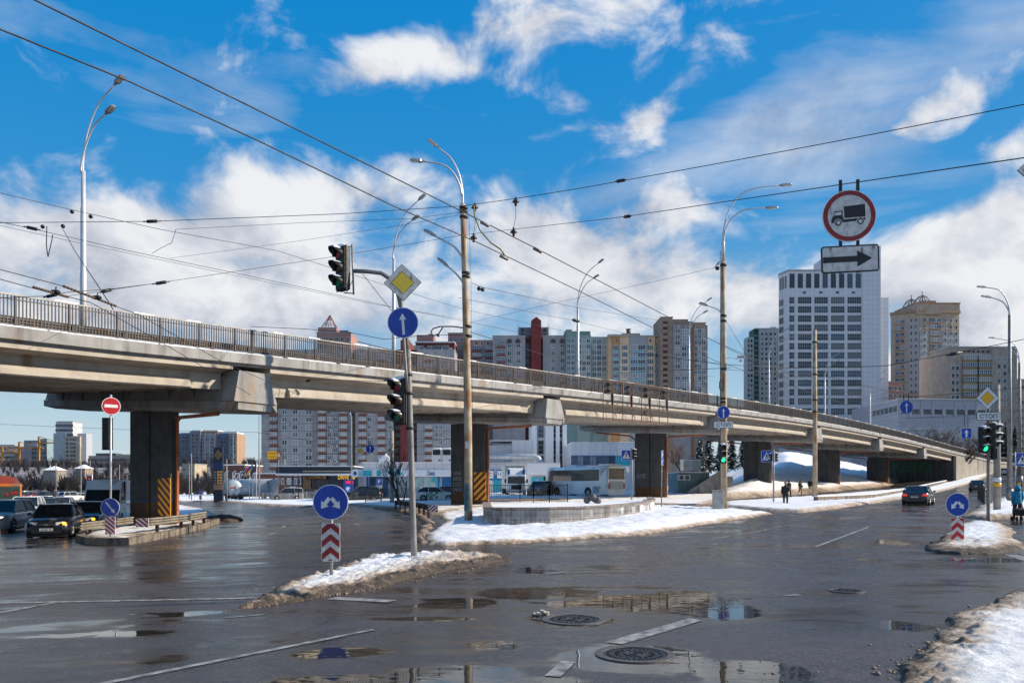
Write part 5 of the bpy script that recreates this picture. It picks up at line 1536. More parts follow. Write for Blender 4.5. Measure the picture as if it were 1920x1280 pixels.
class House:
    def __init__(s, name, label, cat, px0, px1, d, rz=0, group=None, zb=None):
        x0, x1 = (px0-CX)/F*d, (px1-CX)/F*d
        s.d = d; s.w = (x1-x0); s.rz = rz
        g = min(gzf(x0, d), gzf(x1, d)); s.g = g-1 if zb is None else zb
        s.t = thing(name, label, cat, ((x0+x1)/2, d, s.g), rz, group)
        s.wins = []; s.acs = []; s.bal = []; s.g0 = s.g; s.x0 = x0
        s.px = F/d
    def X(s, px, y=0): return (px-CX)/F*(s.d+y)-s.t.location.x      # local x of a photo column (for a front that faces the camera)
    def Z(s, py, d=None): return CZ+(YH-py)/F*(d or s.d)-s.g
    def block(s, x0, x1, y0, y1, z0, z1, m, name='wall'):
        mb = MB(); mb.bbox(x0, x1, y0, y1, z0, z1); return mb.build(name, m, s.t)
    def prism(s, poly, z0, z1, m, name='wall'):
        mb = MB(); mb.prismz(poly, z0, z1); return mb.build(name, m, s.t)
    def roof(s, x0, x1, y0, y1, z, m=None, t=.35, o=.15):
        s.block(x0-o, x1+o, y0-o, y1+o, z, z+t, m or FRG, 'roof')
    def windows(s, xs, zs, w, h, y=0.0, nx=2, ny=1, fr=FRW, gls=(0, 1, 2, 3), a=0.0, origin=None, ac=0.0, dark=False):
        """rows of windows on the wall through `origin` whose outward face is turned by a about z"""
        if s.t['category'] == 'apartment building': w *= 1.15; h *= 1.1
        for z in zs:
            for x in xs:
                g = random.choice(gls)
                if origin is None: p = (x, y-.03, z)
                else: p = (origin[0]+math.cos(a)*x+math.sin(a)*.03, origin[1]+math.sin(a)*x-math.cos(a)*.03, z)
                s.wins.append((p, a, w, h, nx, ny, fr, g, dark))
                if ac and random.random() < ac: s.acs.append(((p[0]+math.cos(a)*w*.62, p[1]+math.sin(a)*w*.62, z-h*.75), a))
    def balcony(s, x, zs, w, h, dp, rail, y=0, glaze=GLS[1], nx=4, rh=.42, lit=.0):
        for z in zs: s.bal.append(((x, y, z), w, h, dp, rail, glaze if random.random() > lit else GLS[2], nx, rh))
    def done(s, limit=100):
        s.wins.sort(key=lambda q: -q[0][2]*0+abs(0))
        ind, rest = s.wins[:limit], s.wins[limit:]
        if len(s.wins) > limit:
            # spread the individual ones: those that show largest are all of one size here, keep every n-th out of the joint mesh
            ww = sorted(s.wins, key=lambda q: -q[2]*q[3]); ind, rest = ww[:limit], ww[limit:]
        for (p, a, w, h, nx, ny, fr, g, dk) in ind:
            o = bpy.data.objects.new('window', win_mesh(w, h, nx, ny, fr, g, dk)); COL.objects.link(o); o.parent = s.t; o.location = p; o.rotation_euler = (0, 0, a)
        if rest:
            mb = MB(); ml = []
            for (p, a, w, h, nx, ny, fr, g, dk) in rest:
                me = win_mesh(w, h, nx, ny, fr, g, dk); T = Matrix.Translation(p) @ Matrix.Rotation(a, 4, 'Z')
                for M_ in (fr, GLS[g]):
                    if M_ not in ml: ml.append(M_)
                o = len(mb.v); mb.v += [tuple(T @ v.co) for v in me.vertices]
                for q in me.polygons:
                    mb.f.append(tuple(i+o for i in q.vertices)); mb.m.append(ml.index((fr, GLS[g])[q.material_index])); mb.sm.append(False)
            o = mb.build('windows', ml, s.t); o['kind'] = 'stuff'
        cache = {}
        for (p, w, h, dp, rail, gl, nx, rh) in s.bal[:100]:
            key = (round(w, 2), round(h, 2), dp, rail.name, gl.name, nx, rh)
            if key not in cache:
                mb = MB(); mb.bbox(-w/2, w/2, -dp, .1, -h/2, -h/2+h*rh, 0); mb.bbox(-w/2+.06, w/2-.06, -dp+.06, .1, -h/2+h*rh, h/2-.12, 1)
                mb.bbox(-w/2, w/2, -dp, .1, h/2-.12, h/2, 2)
                for k in range(nx+1): x = -w/2+.05+(w-.1)*k/nx; mb.bbox(x-.05, x+.05, -dp, -dp+.08, -h/2+h*rh, h/2-.12, 2)
                mb.bbox(-w/2, w/2, -dp-.005, -dp+.08, -h/2+h*(rh+.24), -h/2+h*(rh+.24)+.07, 2)
                cache[key] = mb.mesh('balcony', [rail, gl, FRW])
            o = bpy.data.objects.new('balcony', cache[key]); COL.objects.link(o); o.parent = s.t; o.location = p
        if s.acs:
            mb = MB(); mb.bev((0, -.2, 0), (.85, .35, .6), .04); mb.disc((.1, 0), .22, -.385, -.37, 12, 1); me = mb.mesh('air_conditioner', [ACM, FRD])
            for p, a in s.acs[:60]:
                o = bpy.data.objects.new('air_conditioner', me); COL.objects.link(o); o.parent = s.t; o.location = p; o.rotation_euler = (0, 0, a)
        return s.t
def frange(a, b, n): return [a+(b-a)*k/(max(1, n-1)) for k in range(n)]
PANEL = mat('panel_grey', (.31, .31, .325), .85, var=.1, sc=.35, streak=.35)
PANEL2 = mat('panel_grey_dark', (.23, .23, .245), .85, var=.1, sc=.35, streak=.35)
ORB = mat('balcony_orange', (.19, .072, .052), .8, var=.1, sc=1)
MAROON = mat('maroon_render', (.17, .028, .026), .8, var=.1, sc=.5)
MARD = mat('maroon_dark', (.085, .018, .018), .8, var=.1, sc=.5)
PINK = mat('pink_render', (.40, .22, .19), .85, var=.1, sc=.5)
SEAM = mat('panel_seam', (.13, .13, .14), .9)
# 1. long grey panel block behind the fuel station, with the maroon stair tower
h = House('apartment_block', 'long grey panel apartment block with orange balconies and a maroon stair tower under the overpass', 'apartment building', 490, 852, 272)
zt = h.Z(655)
yb = 14
sec = [(490, 590, 0.0, PANEL), (590, 660, -1.2, PANEL2), (660, 667, 2.0, PANEL2), (667, 738, -.6, PANEL), (738, 782, 1.6, MARD), (782, 852, -.3, PANEL)]
for a, b, y, m in sec: h.block(h.X(a), h.X(b), y, yb, 0, zt, m)
h.block(h.X(752), h.X(768), -1.4, yb, 0, zt+3, MAROON, 'stair_tower')
rows = [CZ+(YH-(772+14.3*k))/F*272-h.g for k in range(-7, 11)]
rows = [z for z in rows if z > 4]
for px in (533.5, 553.5, 579): h.windows([h.X(px)], rows, 1.5 if px < 570 else 1.9, 1.55, 0, 2, 1, ac=.18)
for px, y in ((514, 0), (606, -1.2), (646, -1.2), (681, -.6), (716.5, -.6), (804, -.3), (839, -.3)):
    h.balcony(h.X(px), [z-.2 for z in rows], 2.4, 2.9, .9, ORB, y, GLS[3] if random.random() < .4 else GLS[2], 4, .36, .5)
for px, y in ((619, -1.2), (630, -1.2), (693, -.6), (732, -.6), (820, -.3), (826, -.3)): h.windows([h.X(px)], rows, 1.2, 1.5, y, 2, ac=.15)
for k in range(24):
    pass
mb = MB()
for z in rows:
    for a, b, y, m in sec:
        if m in (PANEL, PANEL2) and b-a > 20: mb.bbox(h.X(a)+.02, h.X(b)-.02, y-.02, y+.05, z-1.42, z-1.32)
mb.build('panel_joints', SEAM, h.t)
h.windows([h.X(742), h.X(748), h.X(772), h.X(778)], rows, 1.0, 1.4, 1.6, 1, 1, FRD, (0,))
h.roof(h.X(490), h.X(852), 2.2, yb, zt)
mb = MB(); mb.box((0, 0, 0), (3.2, .2, 2.6)); text(mb, 'ПРОДАЖ', .7, Matrix.Translation((0, -.12, .5)), 1, 2.7); text(mb, '067 28 08 08', .6, Matrix.Translation((0, -.12, -.6)), 1, 2.7)
mb.build('sale_banner', [SYEL, DR_ and SREDD], h.t, (h.X(512), -1.1, h.Z(853)))
mb = MB(); mb.box((0, 0, 0), (1.1, .2, 2.4)); text(mb, 'A', 1.3, Matrix.Translation((0, -.12, 0)), 1); mb.build('small_banner', [mat('banner_orange', (.5, .14, .04), .6), SWHT], h.t, (h.X(524.5), -1.1, h.Z(853)))
h.done()
# 2. pink blocks peeping over the railing
def simple(name, label, px0, px1, ytop, d, m, rows_n, cols, w, hh, depth=16, seam=None, rz=0, gl=(0, 1, 2), fr=FRW, ac=.1, roofm=None, pitch=3.0, nx=2, top=2.6, low=620, cat='apartment building'):
    h = House(name, label, cat, px0, px1, d, rz)
    zt = h.Z(ytop); W2 = h.w/2
    h.block(-W2, W2, 0, depth, 0, zt, m)
    h.roof(-W2, W2, 0, depth, zt, roofm)
    h.windows(frange(-W2+h.w/(2*cols), W2-h.w/(2*cols), cols), [zt-top-pitch*k for k in range(rows_n)], w, hh, 0, nx, 1, fr, gl, ac=ac)
    h.zt = zt; h.W2 = W2; h.depth = depth
    return h
h = simple('apartment_block', 'brownish pink apartment block with a glazed pyramid on its roof', 594, 658, 624, 330, PINK, 12, 6, 1.2, 1.5, gl=(0, 1))
z = h.zt
h.block(h.X(595), h.X(630), 1, 9, z, z+2.5, PINK, 'penthouse'); h.block(h.X(634), h.X(650), 3, 9, z+.3, z+1.6, FRD, 'roof_vent')
mb = MB(); c = ((h.X(600)+h.X(627))/2, 5); r_ = (h.X(627)-h.X(600))/2
ap = (c[0], c[1], z+8.4); base = [(c[0]-r_, c[1]-r_, z+2.5), (c[0]+r_, c[1]-r_, z+2.5), (c[0]+r_, c[1]+r_, z+2.5), (c[0]-r_, c[1]+r_, z+2.5)]
for k in range(4):
    mb.tube([base[k], ap], .16, 5); mb.tube([base[k], base[(k+1) % 4]], .16, 5)
    for q in (.35, .68): mb.tube([Vector(base[k]).lerp(Vector(ap), q), Vector(base[(k+1) % 4]).lerp(Vector(ap), q)], .12, 5)
    mb.tube([(Vector(base[k])+Vector(base[(k+1) % 4]))/2, ap], .12, 5)
mb.build('roof_pyramid', mat('pyramid_red', (.22, .08, .07), .6), h.t); h.done()
h = simple('apartment_block', 'low brownish pink apartment block just right of the one with the pyramid', 699, 742, 672, 330, PINK, 8, 4, 1.2, 1.5, gl=(0, 1)); h.block(h.X(705), h.X(722), 2, 8, h.zt+.3, h.zt+1.8, PINK, 'penthouse'); h.done()
CREAM = mat('cream_render', (.46, .40, .30), .85, var=.1, sc=.5)
h = House('apartment_block', 'maroon topped apartment block with cream upper floors behind the overpass', 'apartment building', 779, 852, 310)
zt = h.Z(640); W2 = h.w/2
h.block(-W2, W2, 0, 14, 0, h.Z(657), MAROON); h.block(-W2, W2, .3, 14, h.Z(657), zt, MAROON, 'upper_wall'); h.block(h.X(815), h.X(848), -.6, .3, 0, h.Z(652), CREAM, 'bay'); h.block(h.X(780), h.X(812), 2, 12, zt, h.Z(626), PINK, 'penthouse')
h.block(h.X(783), h.X(799), -.4, 0.3, h.Z(670), h.Z(652), CREAM, 'bay')
h.block(-W2-.2, W2+.2, -.3, 14, h.Z(642.5), h.Z(640), FRW, 'cornice')
for px in (782, 789, 807, 822, 836): h.windows([h.X(px)], [h.Z(653+14.5*k) for k in range(7)], 2.2, 1.9, -.62 if px > 815 else (-.42 if px < 799 else 0), 3)
for px in (801, 816): h.block(h.X(px), h.X(px)+1.2, 5, 6.2, h.Z(626), h.Z(621), FRG, 'chimney')
h.done()
h = simple('apartment_block', 'pinkish apartment block stepping up behind the maroon one', 840, 872, 625, 326, PINK, 8, 3, 1.2, 1.6, gl=(0, 1)); h.done()
h = House('apartment_block', 'pink and white apartment block with curved orange balconies behind the overpass', 'apartment building', 872, 928, 318)
zt = h.Z(637); W2 = h.w/2
h.block(-W2, W2, 0, 14, 0, h.Z(648), PANEL); h.block(-W2, W2, .1, 14, h.Z(648), zt, PINK, 'attic')
h.windows([h.X(p) for p in (880, 893, 904, 915)], [h.Z(643)], 1.0, 1.3, .1, 1)
for p in (894, 918): h.balcony(h.X(p), [h.Z(655+13.4*k) for k in range(7)], 3.6, 2.7, 1.2, ORB, 0, GLS[1], 4, .4, .4)
h.windows([h.X(p) for p in (880, 906)], [h.Z(655+13.4*k) for k in range(7)], 1.3, 1.6, 0, 2, ac=.3); h.done()
# 3. grey block with the red tower
h = House('apartment_block', 'grey apartment block with round attic windows and a tall peaked red tower', 'apartment building', 924, 1070, 305)
L_ = h.X
h.prism([(L_(924), 0), (L_(985), 0), (L_(985), 14), (L_(924), 14)], 0, h.Z(630), PANEL); h.block(L_(1018), L_(1065), 0, 14, 0, h.Z(630), PANEL); h.block(L_(1065), L_(1071), .5, 14, 0, h.Z(631), PANEL2)
h.block(L_(984), L_(1018), 1.8, 15, 0, h.Z(631), MARD, 'recess'); h.block(L_(973), L_(1030), 8, 18, h.Z(630), h.Z(606), PANEL2, 'roof_block')
mb = MB(); xa, xb = L_(996), L_(1014.5); zz = h.Z(602); mb.prism([(xa, 0), (xb, 0), (xb, zz), ((xa+xb)/2, h.Z(595)), (xa, zz)], -1.3, 9); mb.build('stair_tower', MAROON, h.t)
for a, b in ((924, 985), (1018, 1065)): h.block(L_(a)-.15, L_(b)+.15, -.15, 14.2, h.Z(630), h.Z(628.6), FRG, 'roof')
mb = MB()
for px in (955, 971, 1037, 1054):
    ring = [(L_(px)+1.1*math.cos(a), h.Z(640)+1.1*math.sin(a)) for a in np.linspace(0, 2*math.pi, 17)[:-1]]
    mb = MB(); mb.prism(ring, -.06, .02, 0); mb.prism([(L_(px)+(x-L_(px))*.72, h.Z(640)+(z-h.Z(640))*.72) for x, z in ring], -.09, -.05, 1); mb.build('round_window', [ORB, GLS[0]], h.t)
rw = [h.Z(648+14.2*k) for k in range(8)]
h.balcony(L_(939.5), rw, 3.0, 2.9, 1.0, ORB, 0, GLS[1], 4, .4, .2); h.balcony(L_(1067), rw, 1.6, 2.9, 1.5, ORB, .5, GLS[2], 2, .4, .5)
h.windows([L_(955), L_(972), L_(1037), L_(1054)], rw, 1.3, 1.6, 0, 2, ac=.5); h.windows([L_(989)], rw, 1.3, 2, 1.8, 1, 1, FRD, (0,))
h.windows([L_(980), L_(1023)], [h.Z(611), h.Z(621)], .9, 1.2, 8, 1, 1, FRD, (0,))
mb = MB()
for px in (972.5, 1030.5):
    for k in range(6): mb.box((L_(px), 9+(k % 2), h.Z(604+k*3.6)), (1.6, .08, .08))
    mb.cyl((L_(px), 9.5, h.Z(630)), (L_(px), 9.5, h.Z(597)), .06, 5)
mb.build('antenna_rack', FRD, h.t); h.done()
# 4. green, yellow, grey tower
GRN = mat('green_render', (.25, .33, .31), .85, var=.08, sc=.5); GRN2 = mat('green_render_dark', (.17, .27, .25), .85, var=.08, sc=.5)
h = House('apartment_block', 'pale green apartment block with a stepped roof beside the red-towered grey block', 'apartment building', 1060, 1146, 300)
L_ = h.X
h.block(L_(1062), L_(1108), 0, 16, 0, h.Z(628), GRN); h.block(L_(1108), L_(1146), 1.2, 16, 0, h.Z(630), GRN); h.block(L_(1061), L_(1079), -.8, 14, 0, h.Z(622), GRN2); h.block(L_(1060), L_(1109), 4, 14, h.Z(628), h.Z(617), GRN2, 'penthouse'); h.block(L_(1061), L_(1072), -.5, 4, h.Z(622), h.Z(618), GRN2, 'parapet')
rw = [h.Z(639+10.4*k) for k in range(11)]
h.windows([L_(p) for p in (1086, 1095, 1103)], rw, 1.35, 1.5, 0, 2, gls=(0, 1, 2, 2)); h.windows([L_(p) for p in (1115, 1124, 1133, 1141)], rw, 1.45, 1.5, 1.2, 2, gls=(0, 1, 2, 3), ac=.4); h.windows([L_(1066), L_(1074)], rw, 1.2, 1.5, -.8, 2, gls=(0, 1)); h.done()
YEL = mat('yellow_render', (.58, .44, .29), .85, var=.08, sc=.5); OCH = mat('ochre_render', (.52, .25, .10), .85, var=.08); GBL = mat('grey_blue_render', (.30, .32, .36), .85, var=.08); TEAL = mat('teal_panel', (.16, .32, .36), .8, var=.08)
h = House('apartment_block', 'yellow and ochre apartment block with pale blue spandrels beside the tall grey tower', 'apartment building', 1142, 1240, 292)
L_ = h.X; zt = h.Z(631)
for a, b, y, m in ((1142, 1149, 2, YEL), (1149, 1162, 0, OCH), (1162, 1180, -.5, YEL), (1180, 1212, -1, GBL), (1212, 1228, -.5, YEL), (1228, 1240, .4, OCH)): h.block(L_(a), L_(b), y, 16, 0, zt, m)
h.block(L_(1142), L_(1182), 3, 15, zt, h.Z(623.5), YEL, 'penthouse'); h.block(L_(1170), L_(1205), 6, 15, zt, h.Z(619), CREAM, 'penthouse'); h.block(L_(1190), L_(1242), 16.5, 26, 0, h.Z(613), PINK, 'rear_wing')
h.block(L_(1141), L_(1241), -1.3, 16.1, zt, zt+.3, FRG, 'roof')
mb = MB(); cx_ = L_(1184.5); mb.cyl((cx_, 8, h.Z(619)), (cx_, 8, h.Z(609.5)), .85, 12); mb.cyl((cx_, 8, h.Z(610)), (cx_, 8, h.Z(608.8)), 1.0, 12); mb.build('roof_tank', FRD, h.t)
rw = [h.Z(652+13*k) for k in range(9)]
for px, y in ((1155, 0), (1188, -1), (1202, -1), (1234, .4)):
    for z in rw: h.block(L_(px)-1.35, L_(px)+1.35, y-.05, y+.1, z-2.1, z-.85, TEAL, 'spandrel')
h.windows([L_(1155)], rw, 1.9, 1.7, 0, 3, gls=(0, 1)); h.windows([L_(1171)], rw, 1.9, 1.6, -.5, 3, gls=(1, 2)); h.windows([L_(1188), L_(1202)], rw, 2.3, 1.7, -1, 3, gls=(1, 2, 0), ac=.35); h.windows([L_(1219)], rw, 2.1, 1.6, -.5, 3, gls=(0, 1, 3), ac=.5); h.windows([L_(1234)], rw, 1.7, 1.7, .4, 2, gls=(2, 2, 1)); h.windows([L_(1156), L_(1219), L_(1233)], [h.Z(639)], .8, 1.1, 0 if 0 else -.52, 1); h.done()
GRY = mat('tower_grey_brick', (.25, .245, .26), .85, var=.12, sc=.5); GRB = mat('tower_brown_brick', (.30, .23, .18), .85, var=.1, sc=.5); BRN = mat('tower_brown_stripe', (.21, .125, .085), .85, var=.1)
h = House('apartment_tower', 'tall grey brick apartment tower with a brown stripe and open stair balconies', 'apartment building', 1238, 1327, 285)
L_ = h.X
h.block(L_(1240), L_(1262), .8, 16, 0, h.Z(594), GRB); h.prism([(L_(1262), 0), (L_(1297), -1.2), (L_(1297), 16), (L_(1262), 16)], 0, h.Z(605), GRY); h.block(L_(1294), L_(1299), -1.5, 15, 0, h.Z(605), BRN, 'stripe'); h.block(L_(1299), L_(1322), -.8, 16, 0, h.Z(606.5), GRB); h.block(L_(1322), L_(1327), .2, 16, 0, h.Z(609), GRY); h.block(L_(1245), L_(1295), 4, 14, h.Z(606), h.Z(594), GRB, 'penthouse')
for a, b, y, z in ((1239.6, 1263, .6, 594), (1262, 1298, -1.4, 605), (1298.5, 1323, -1, 606.5)): h.block(L_(a), L_(b), y, 16.2, h.Z(z), h.Z(z-1.3), GRB, 'cornice')
rw = [h.Z(606+11*k) for k in range(13)]
for z in rw:
    mb = MB(); mb.bbox(L_(1244), L_(1252), .55, .85, z-.75, z+.75, 0); mb.bbox(L_(1243.5), L_(1252.5), .2, .8, z-.95, z-.15, 1); mb.build('stair_opening', [MARD, GRB], h.t)
rw2 = [h.Z(621+11*k) for k in range(12)]
a_ = math.atan2(-1.2, L_(1297)-L_(1262))
h.windows([1.6, 3.9, 5.6], rw2, 1.5, 1.4, 0, 2, 1, FRW, (0, 1, 2, 2, 3), a_, (L_(1262), 0)); h.windows([L_(p) for p in (1304, 1311, 1318)], rw2, 1.15, 1.45, -.8, 2, gls=(0, 1, 2), ac=.2); h.windows([L_(1271), L_(1284)], [h.Z(613)], .7, .8, -1.1, 1, 1, FRW, (2,)); h.done()
WGN = mat('pale_green_panel', (.44, .49, .49), .8, var=.06, sc=.5); DGN = mat('dark_green_stripe', (.02, .11, .085), .7)
h = House('apartment_tower', 'pale green apartment tower with a dark green stripe left of the office tower', 'apartment building', 1400, 1462, 330)
L_ = h.X
h.block(L_(1401, 1), L_(1415), 1, 6, 0, h.Z(631), WGN); h.block(L_(1415), L_(1424), 1.4, 8, 0, h.Z(616), DGN, 'stripe'); h.block(L_(1424), L_(1462), 0, 10, 0, h.Z(616.5), WGN); h.block(L_(1415), L_(1462), -.15, 8.1, h.Z(616.5), h.Z(615), WGN, 'roof'); h.block(L_(1452), L_(1462), 4, 10, h.Z(615), h.Z(609), WGN, 'penthouse')
rw = [h.Z(626+9.3*k) for k in range(15)]
h.windows([L_(p) for p in (1429, 1437, 1445, 1453)], rw, .95, 1.15, 0, 1, gls=(0, 3, 2, 3), ac=.08); h.windows([L_(1405), L_(1410.5)], [h.Z(638+9.3*k) for k in range(13)], .9, 1.15, 1, 1, gls=(0, 3, 2))
for z in rw: h.block(L_(1416), L_(1423), 1.0, 1.5, z-.9, z-.1, GRN2, 'balcony_rail')
h.done()
# 5. the white office tower
OFW = bpy.data.materials.new('white_cladding'); OFW.use_nodes = True
def _clad(M, c, w, hh, mort=(.30, .31, .34)):
    nt = M.node_tree; N = nt.nodes; L = nt.links.new; b = N['Principled BSDF']
    tc = N.new('ShaderNodeTexCoord'); mp = N.new('ShaderNodeMapping'); mp.inputs['Rotation'].default_value = (R(90), 0, 0); L(tc.outputs['Object'], mp.inputs[0])
    br = N.new('ShaderNodeTexBrick'); br.offset = 0; L(mp.outputs[0], br.inputs['Vector'])
    br.inputs['Scale'].default_value = 1; br.inputs['Brick Width'].default_value = w; br.inputs['Row Height'].default_value = hh; br.inputs['Mortar Size'].default_value = .06
    br.inputs['Color1'].default_value = (*c, 1); br.inputs['Color2'].default_value = tuple(v*.95 for v in c)+(1,); br.inputs['Mortar'].default_value = (*mort, 1)
    L(br.outputs['Color'], b.inputs['Base Color']); b.inputs['Roughness'].default_value = .45
_clad(OFW, (.60, .61, .65), 1.8, 1.8, (.38, .39, .42))
h = House('office_tower', 'white clad office tower with dark ribbon windows and a taller blank slab', 'office building', 1460, 1666, 300)
L_ = h.X
zt = h.Z(508)
h.prism([(L_(1479), 0), (L_(1616), 0), (L_(1616), 22), (L_(1463, 22), 22), (L_(1460, 6), 6)], 0, zt, OFW)
h.block(L_(1615), L_(1650), -.6, 22.5, 0, h.Z(462), OFW, 'blank_slab'); h.block(L_(1567), L_(1615.5), 6, 22, zt, h.Z(466), OFW, 'roof_wing'); h.block(L_(1649), L_(1666, 5), 5, 12, 0, h.Z(552), OFW, 'side_wing')
h.prism([(L_(1479)-.2, -.2), (L_(1616), -.2), (L_(1616), 22.2), (L_(1463, 22)-.2, 22.2), (L_(1460, 6)-.2, 5.9)], zt, zt+.5, FRG, 'roof')
GLD = (0, 0, 0, 1)
rows = [h.Z(563+17.2*k) for k in range(12)]+[h.Z(771)]
cols = [1508.5, 1539.5, 1570.5, 1601.5]
h.windows([L_(p) for p in cols], rows, 5.1, 2.5, 0, 6, 2, FRG, GLD+(3,)); h.windows([L_(1484.5)], rows, 1.9, 2.5, 0, 3, 2, FRG, GLD)
h.windows([L_(1485+15.5*k) for k in range(9)], [h.Z(526.5)], 1.9, 5.4, 0, 2, 2, FRD, GLD); h.windows([L_(p) for p in (1508, 1539, 1570, 1600)], [h.Z(548.5)], 1.2, .7, 0, 2, 1, FRD, (0,))
oT = (L_(1460, 6), 6); aL = math.atan2(-6, L_(1479)-oT[0]); lw = math.hypot(6, L_(1479)-oT[0])
h.windows([lw*.28], rows, 2.6, 2.4, 0, 2, 1, FRG, (0, 3), aL, oT); h.windows([lw*.2, lw*.45, lw*.7], [h.Z(527)], 1.0, 4.6, 0, 1, 1, FRG, (3,), aL, oT); h.windows([L_(1655.5)], [h.Z(582+17*k, 305) for k in range(12)], 2.3, 2.3, 5, 3, 1, FRD, (0, 0, 1))
h.windows([L_(1632)], [h.Z(776)], 3.5, 1.8, -.6, 4, 1, FRD, (0,))
h.done()
# 6. beige towers and slabs on the right
BEI = mat('beige_brick', (.50, .385, .29), .85, var=.1, sc=.5); BEI2 = mat('beige_pale_panel', (.42, .42, .41), .85, var=.08, sc=.5); BEB = mat('brown_brick', (.38, .25, .165), .85, var=.1, sc=.5)
h = House('apartment_tower', 'beige and brown apartment tower with a crown of roof antennas', 'apartment building', 1672, 1800, 370)
L_ = h.X
poly = [(L_(1670, 6), 6), (L_(1722), -1), (L_(1803), 2), (L_(1803), 22), (L_(1674, 22), 22)]
h.prism(poly, 0, h.Z(582), BEI); h.prism([(L_(1716), -1.5), (L_(1762), -1.2), (L_(1762), 16), (L_(1716), 16)], h.Z(590), h.Z(572), BEI, 'centre_wall'); h.prism([(L_(1668.5, 6), 6), (L_(1722), -1.8), (L_(1804.5), 1.4), (L_(1804.5), 22.5), (L_(1673, 22), 22.5)], h.Z(586), h.Z(581), BEB, 'cornice')
h.block(L_(1717), L_(1803), 1.5, 20, h.Z(581), h.Z(568), BEI, 'attic'); h.block(L_(1716), L_(1804), 1.2, 20.3, h.Z(568), h.Z(566), BEB, 'cornice'); h.block(L_(1740), L_(1768), 6, 14, h.Z(566), h.Z(558), BEB, 'penthouse')
mb = MB()
for px, z0, top in ((1727, 566, 552), (1748, 558, 545)):
    c0 = Vector((L_(px), 9, h.Z(top)))
    for k in range(8):
        a = 2*math.pi*k/8; e = Vector((L_(px)+4.2*math.cos(a), 9+3*math.sin(a), h.Z(z0+1))); mb.tube([c0, (c0+e)/2+Vector((0, 0, .8)), e], .14, 5)
    for q in (.35, .7): mb.tube([(c0.x+4.2*q*math.cos(a), 9+3*q*math.sin(a), c0.z+(h.Z(z0+1)-c0.z)*q+.5) for a in np.linspace(0, 6.28, 13)], .10, 5)
    mb.cyl(c0-Vector((0, 0, 3)), c0+Vector((0, 0, 1.8)), .25, 6)
mb.build('roof_antenna', FRD, h.t)
aL = math.atan2(-7, L_(1722)-L_(1670, 6)); aR = math.atan2(3, L_(1803)-L_(1722))
rw = [h.Z(600+12.2*k) for k in range(13)]
lw = math.hypot(7, L_(1722)-L_(1670, 6)); rwid = math.hypot(3, L_(1803)-L_(1722))
def strip(o, a, x0, x1, z0, z1, m, name):
    n = Vector((math.sin(a), -math.cos(a), 0)); u = Vector((math.cos(a), math.sin(a), 0)); p = Vector((o[0], o[1], 0))
    q = [p+u*x0+n*-.1, p+u*x1+n*-.1, p+u*x1+n*.25, p+u*x0+n*.25]
    mb = MB(); mb.prismz([(v.x, v.y) for v in q][::-1], z0, z1); mb.build(name, m, h.t)
oL, oR = (L_(1670, 6), 6), (L_(1722), -1)
strip(oL, aL, lw*.62, lw*.98, h.Z(735), h.Z(600), BEI2, 'pale_panel'); strip(oR, aR, rwid*.01, rwid*.2, h.Z(735), h.Z(622), BEI2, 'pale_panel'); strip(oR, aR, rwid*.56, rwid*.98, h.Z(735), h.Z(622), BEI2, 'pale_panel')
h.windows([lw*.25, lw*.40], rw, 1.9, 1.6, 0, 3, 1, FRW, (0, 1, 2, 3), aL, oL, ac=.1); h.windows([lw*.72, lw*.88], rw, 1.0, 1.5, .2, 1, 1, FRW, (1, 0), aL, (oL[0]+.26*math.sin(aL), oL[1]-.26*math.cos(aL)))
orr = (oR[0]+.26*math.sin(aR), oR[1]-.26*math.cos(aR))
h.windows([rwid*.33, rwid*.46], rw, 2.9, 1.7, 0, 4, 1, FRW, (0, 1, 2, 2), aR, orr); h.windows([rwid*.12, rwid*.64, rwid*.78, rwid*.92], rw, 1.0, 1.4, 0, 1, 1, FRW, (0, 1, 2), aR, orr, ac=.12)
for z in rw: strip(oL, aL, lw*.14, lw*.50, z-1.7, z-.9, BEB, 'spandrel'); strip(oR, aR, rwid*.25, rwid*.54, z-1.75, z-.95, BEB, 'spandrel')
h.done()
OLD = mat('old_beige_panel', (.42, .35, .30), .85, var=.12, sc=.5, streak=.3); OLY = mat('balcony_ochre', (.30, .20, .08), .8, var=.2, sc=1)
h = House('apartment_block', 'older beige apartment slab with ochre balcony fronts behind the right-hand СТОП sign', 'apartment building', 1776, 1902, 285)
L_ = h.X; zt = h.Z(652)
h.prism([(L_(1748, 12), 12), (L_(1777), 0), (L_(1777), 20), (L_(1752, 20), 20)], 0, h.Z(660, 290), OLD, 'end_wall'); h.block(L_(1777)+.01, L_(1903), 0, 12, 0, zt, OLD); h.block(L_(1857), L_(1903), -1.2, 0.1, 0, h.Z(654), OLD, 'bay')
h.block(L_(1776), L_(1904), -.3, 12.2, zt, zt+.5, FRG, 'roof')
for k in range(8):
    z = h.Z(673+13.6*k)
    for a, b in ((1804, 1829), (1833, 1857)): h.balcony((L_(a)+L_(b))/2, [z], L_(b)-L_(a), 2.6, 1.0, OLY if k > 0 or True else FRW, 0, GLS[2] if random.random() < .5 else GLS[1], 6, .33, .4)
h.windows([L_(1807+k*9) for k in range(6)], [h.Z(659)], 1.0, .7, 0, 2, 1, FRD, (0,)); h.windows([L_(1869), L_(1880)], [h.Z(674+13.6*k) for k in range(7)], 1.2, 1.5, -1.2, 1, 1, FRW, (0, 1, 2)); h.windows([L_(1787), L_(1795)], [h.Z(690+13.6*k) for k in range(6)], 1.2, 1.4, 0, 1, 1, FRW, (0, 1)); h.done()
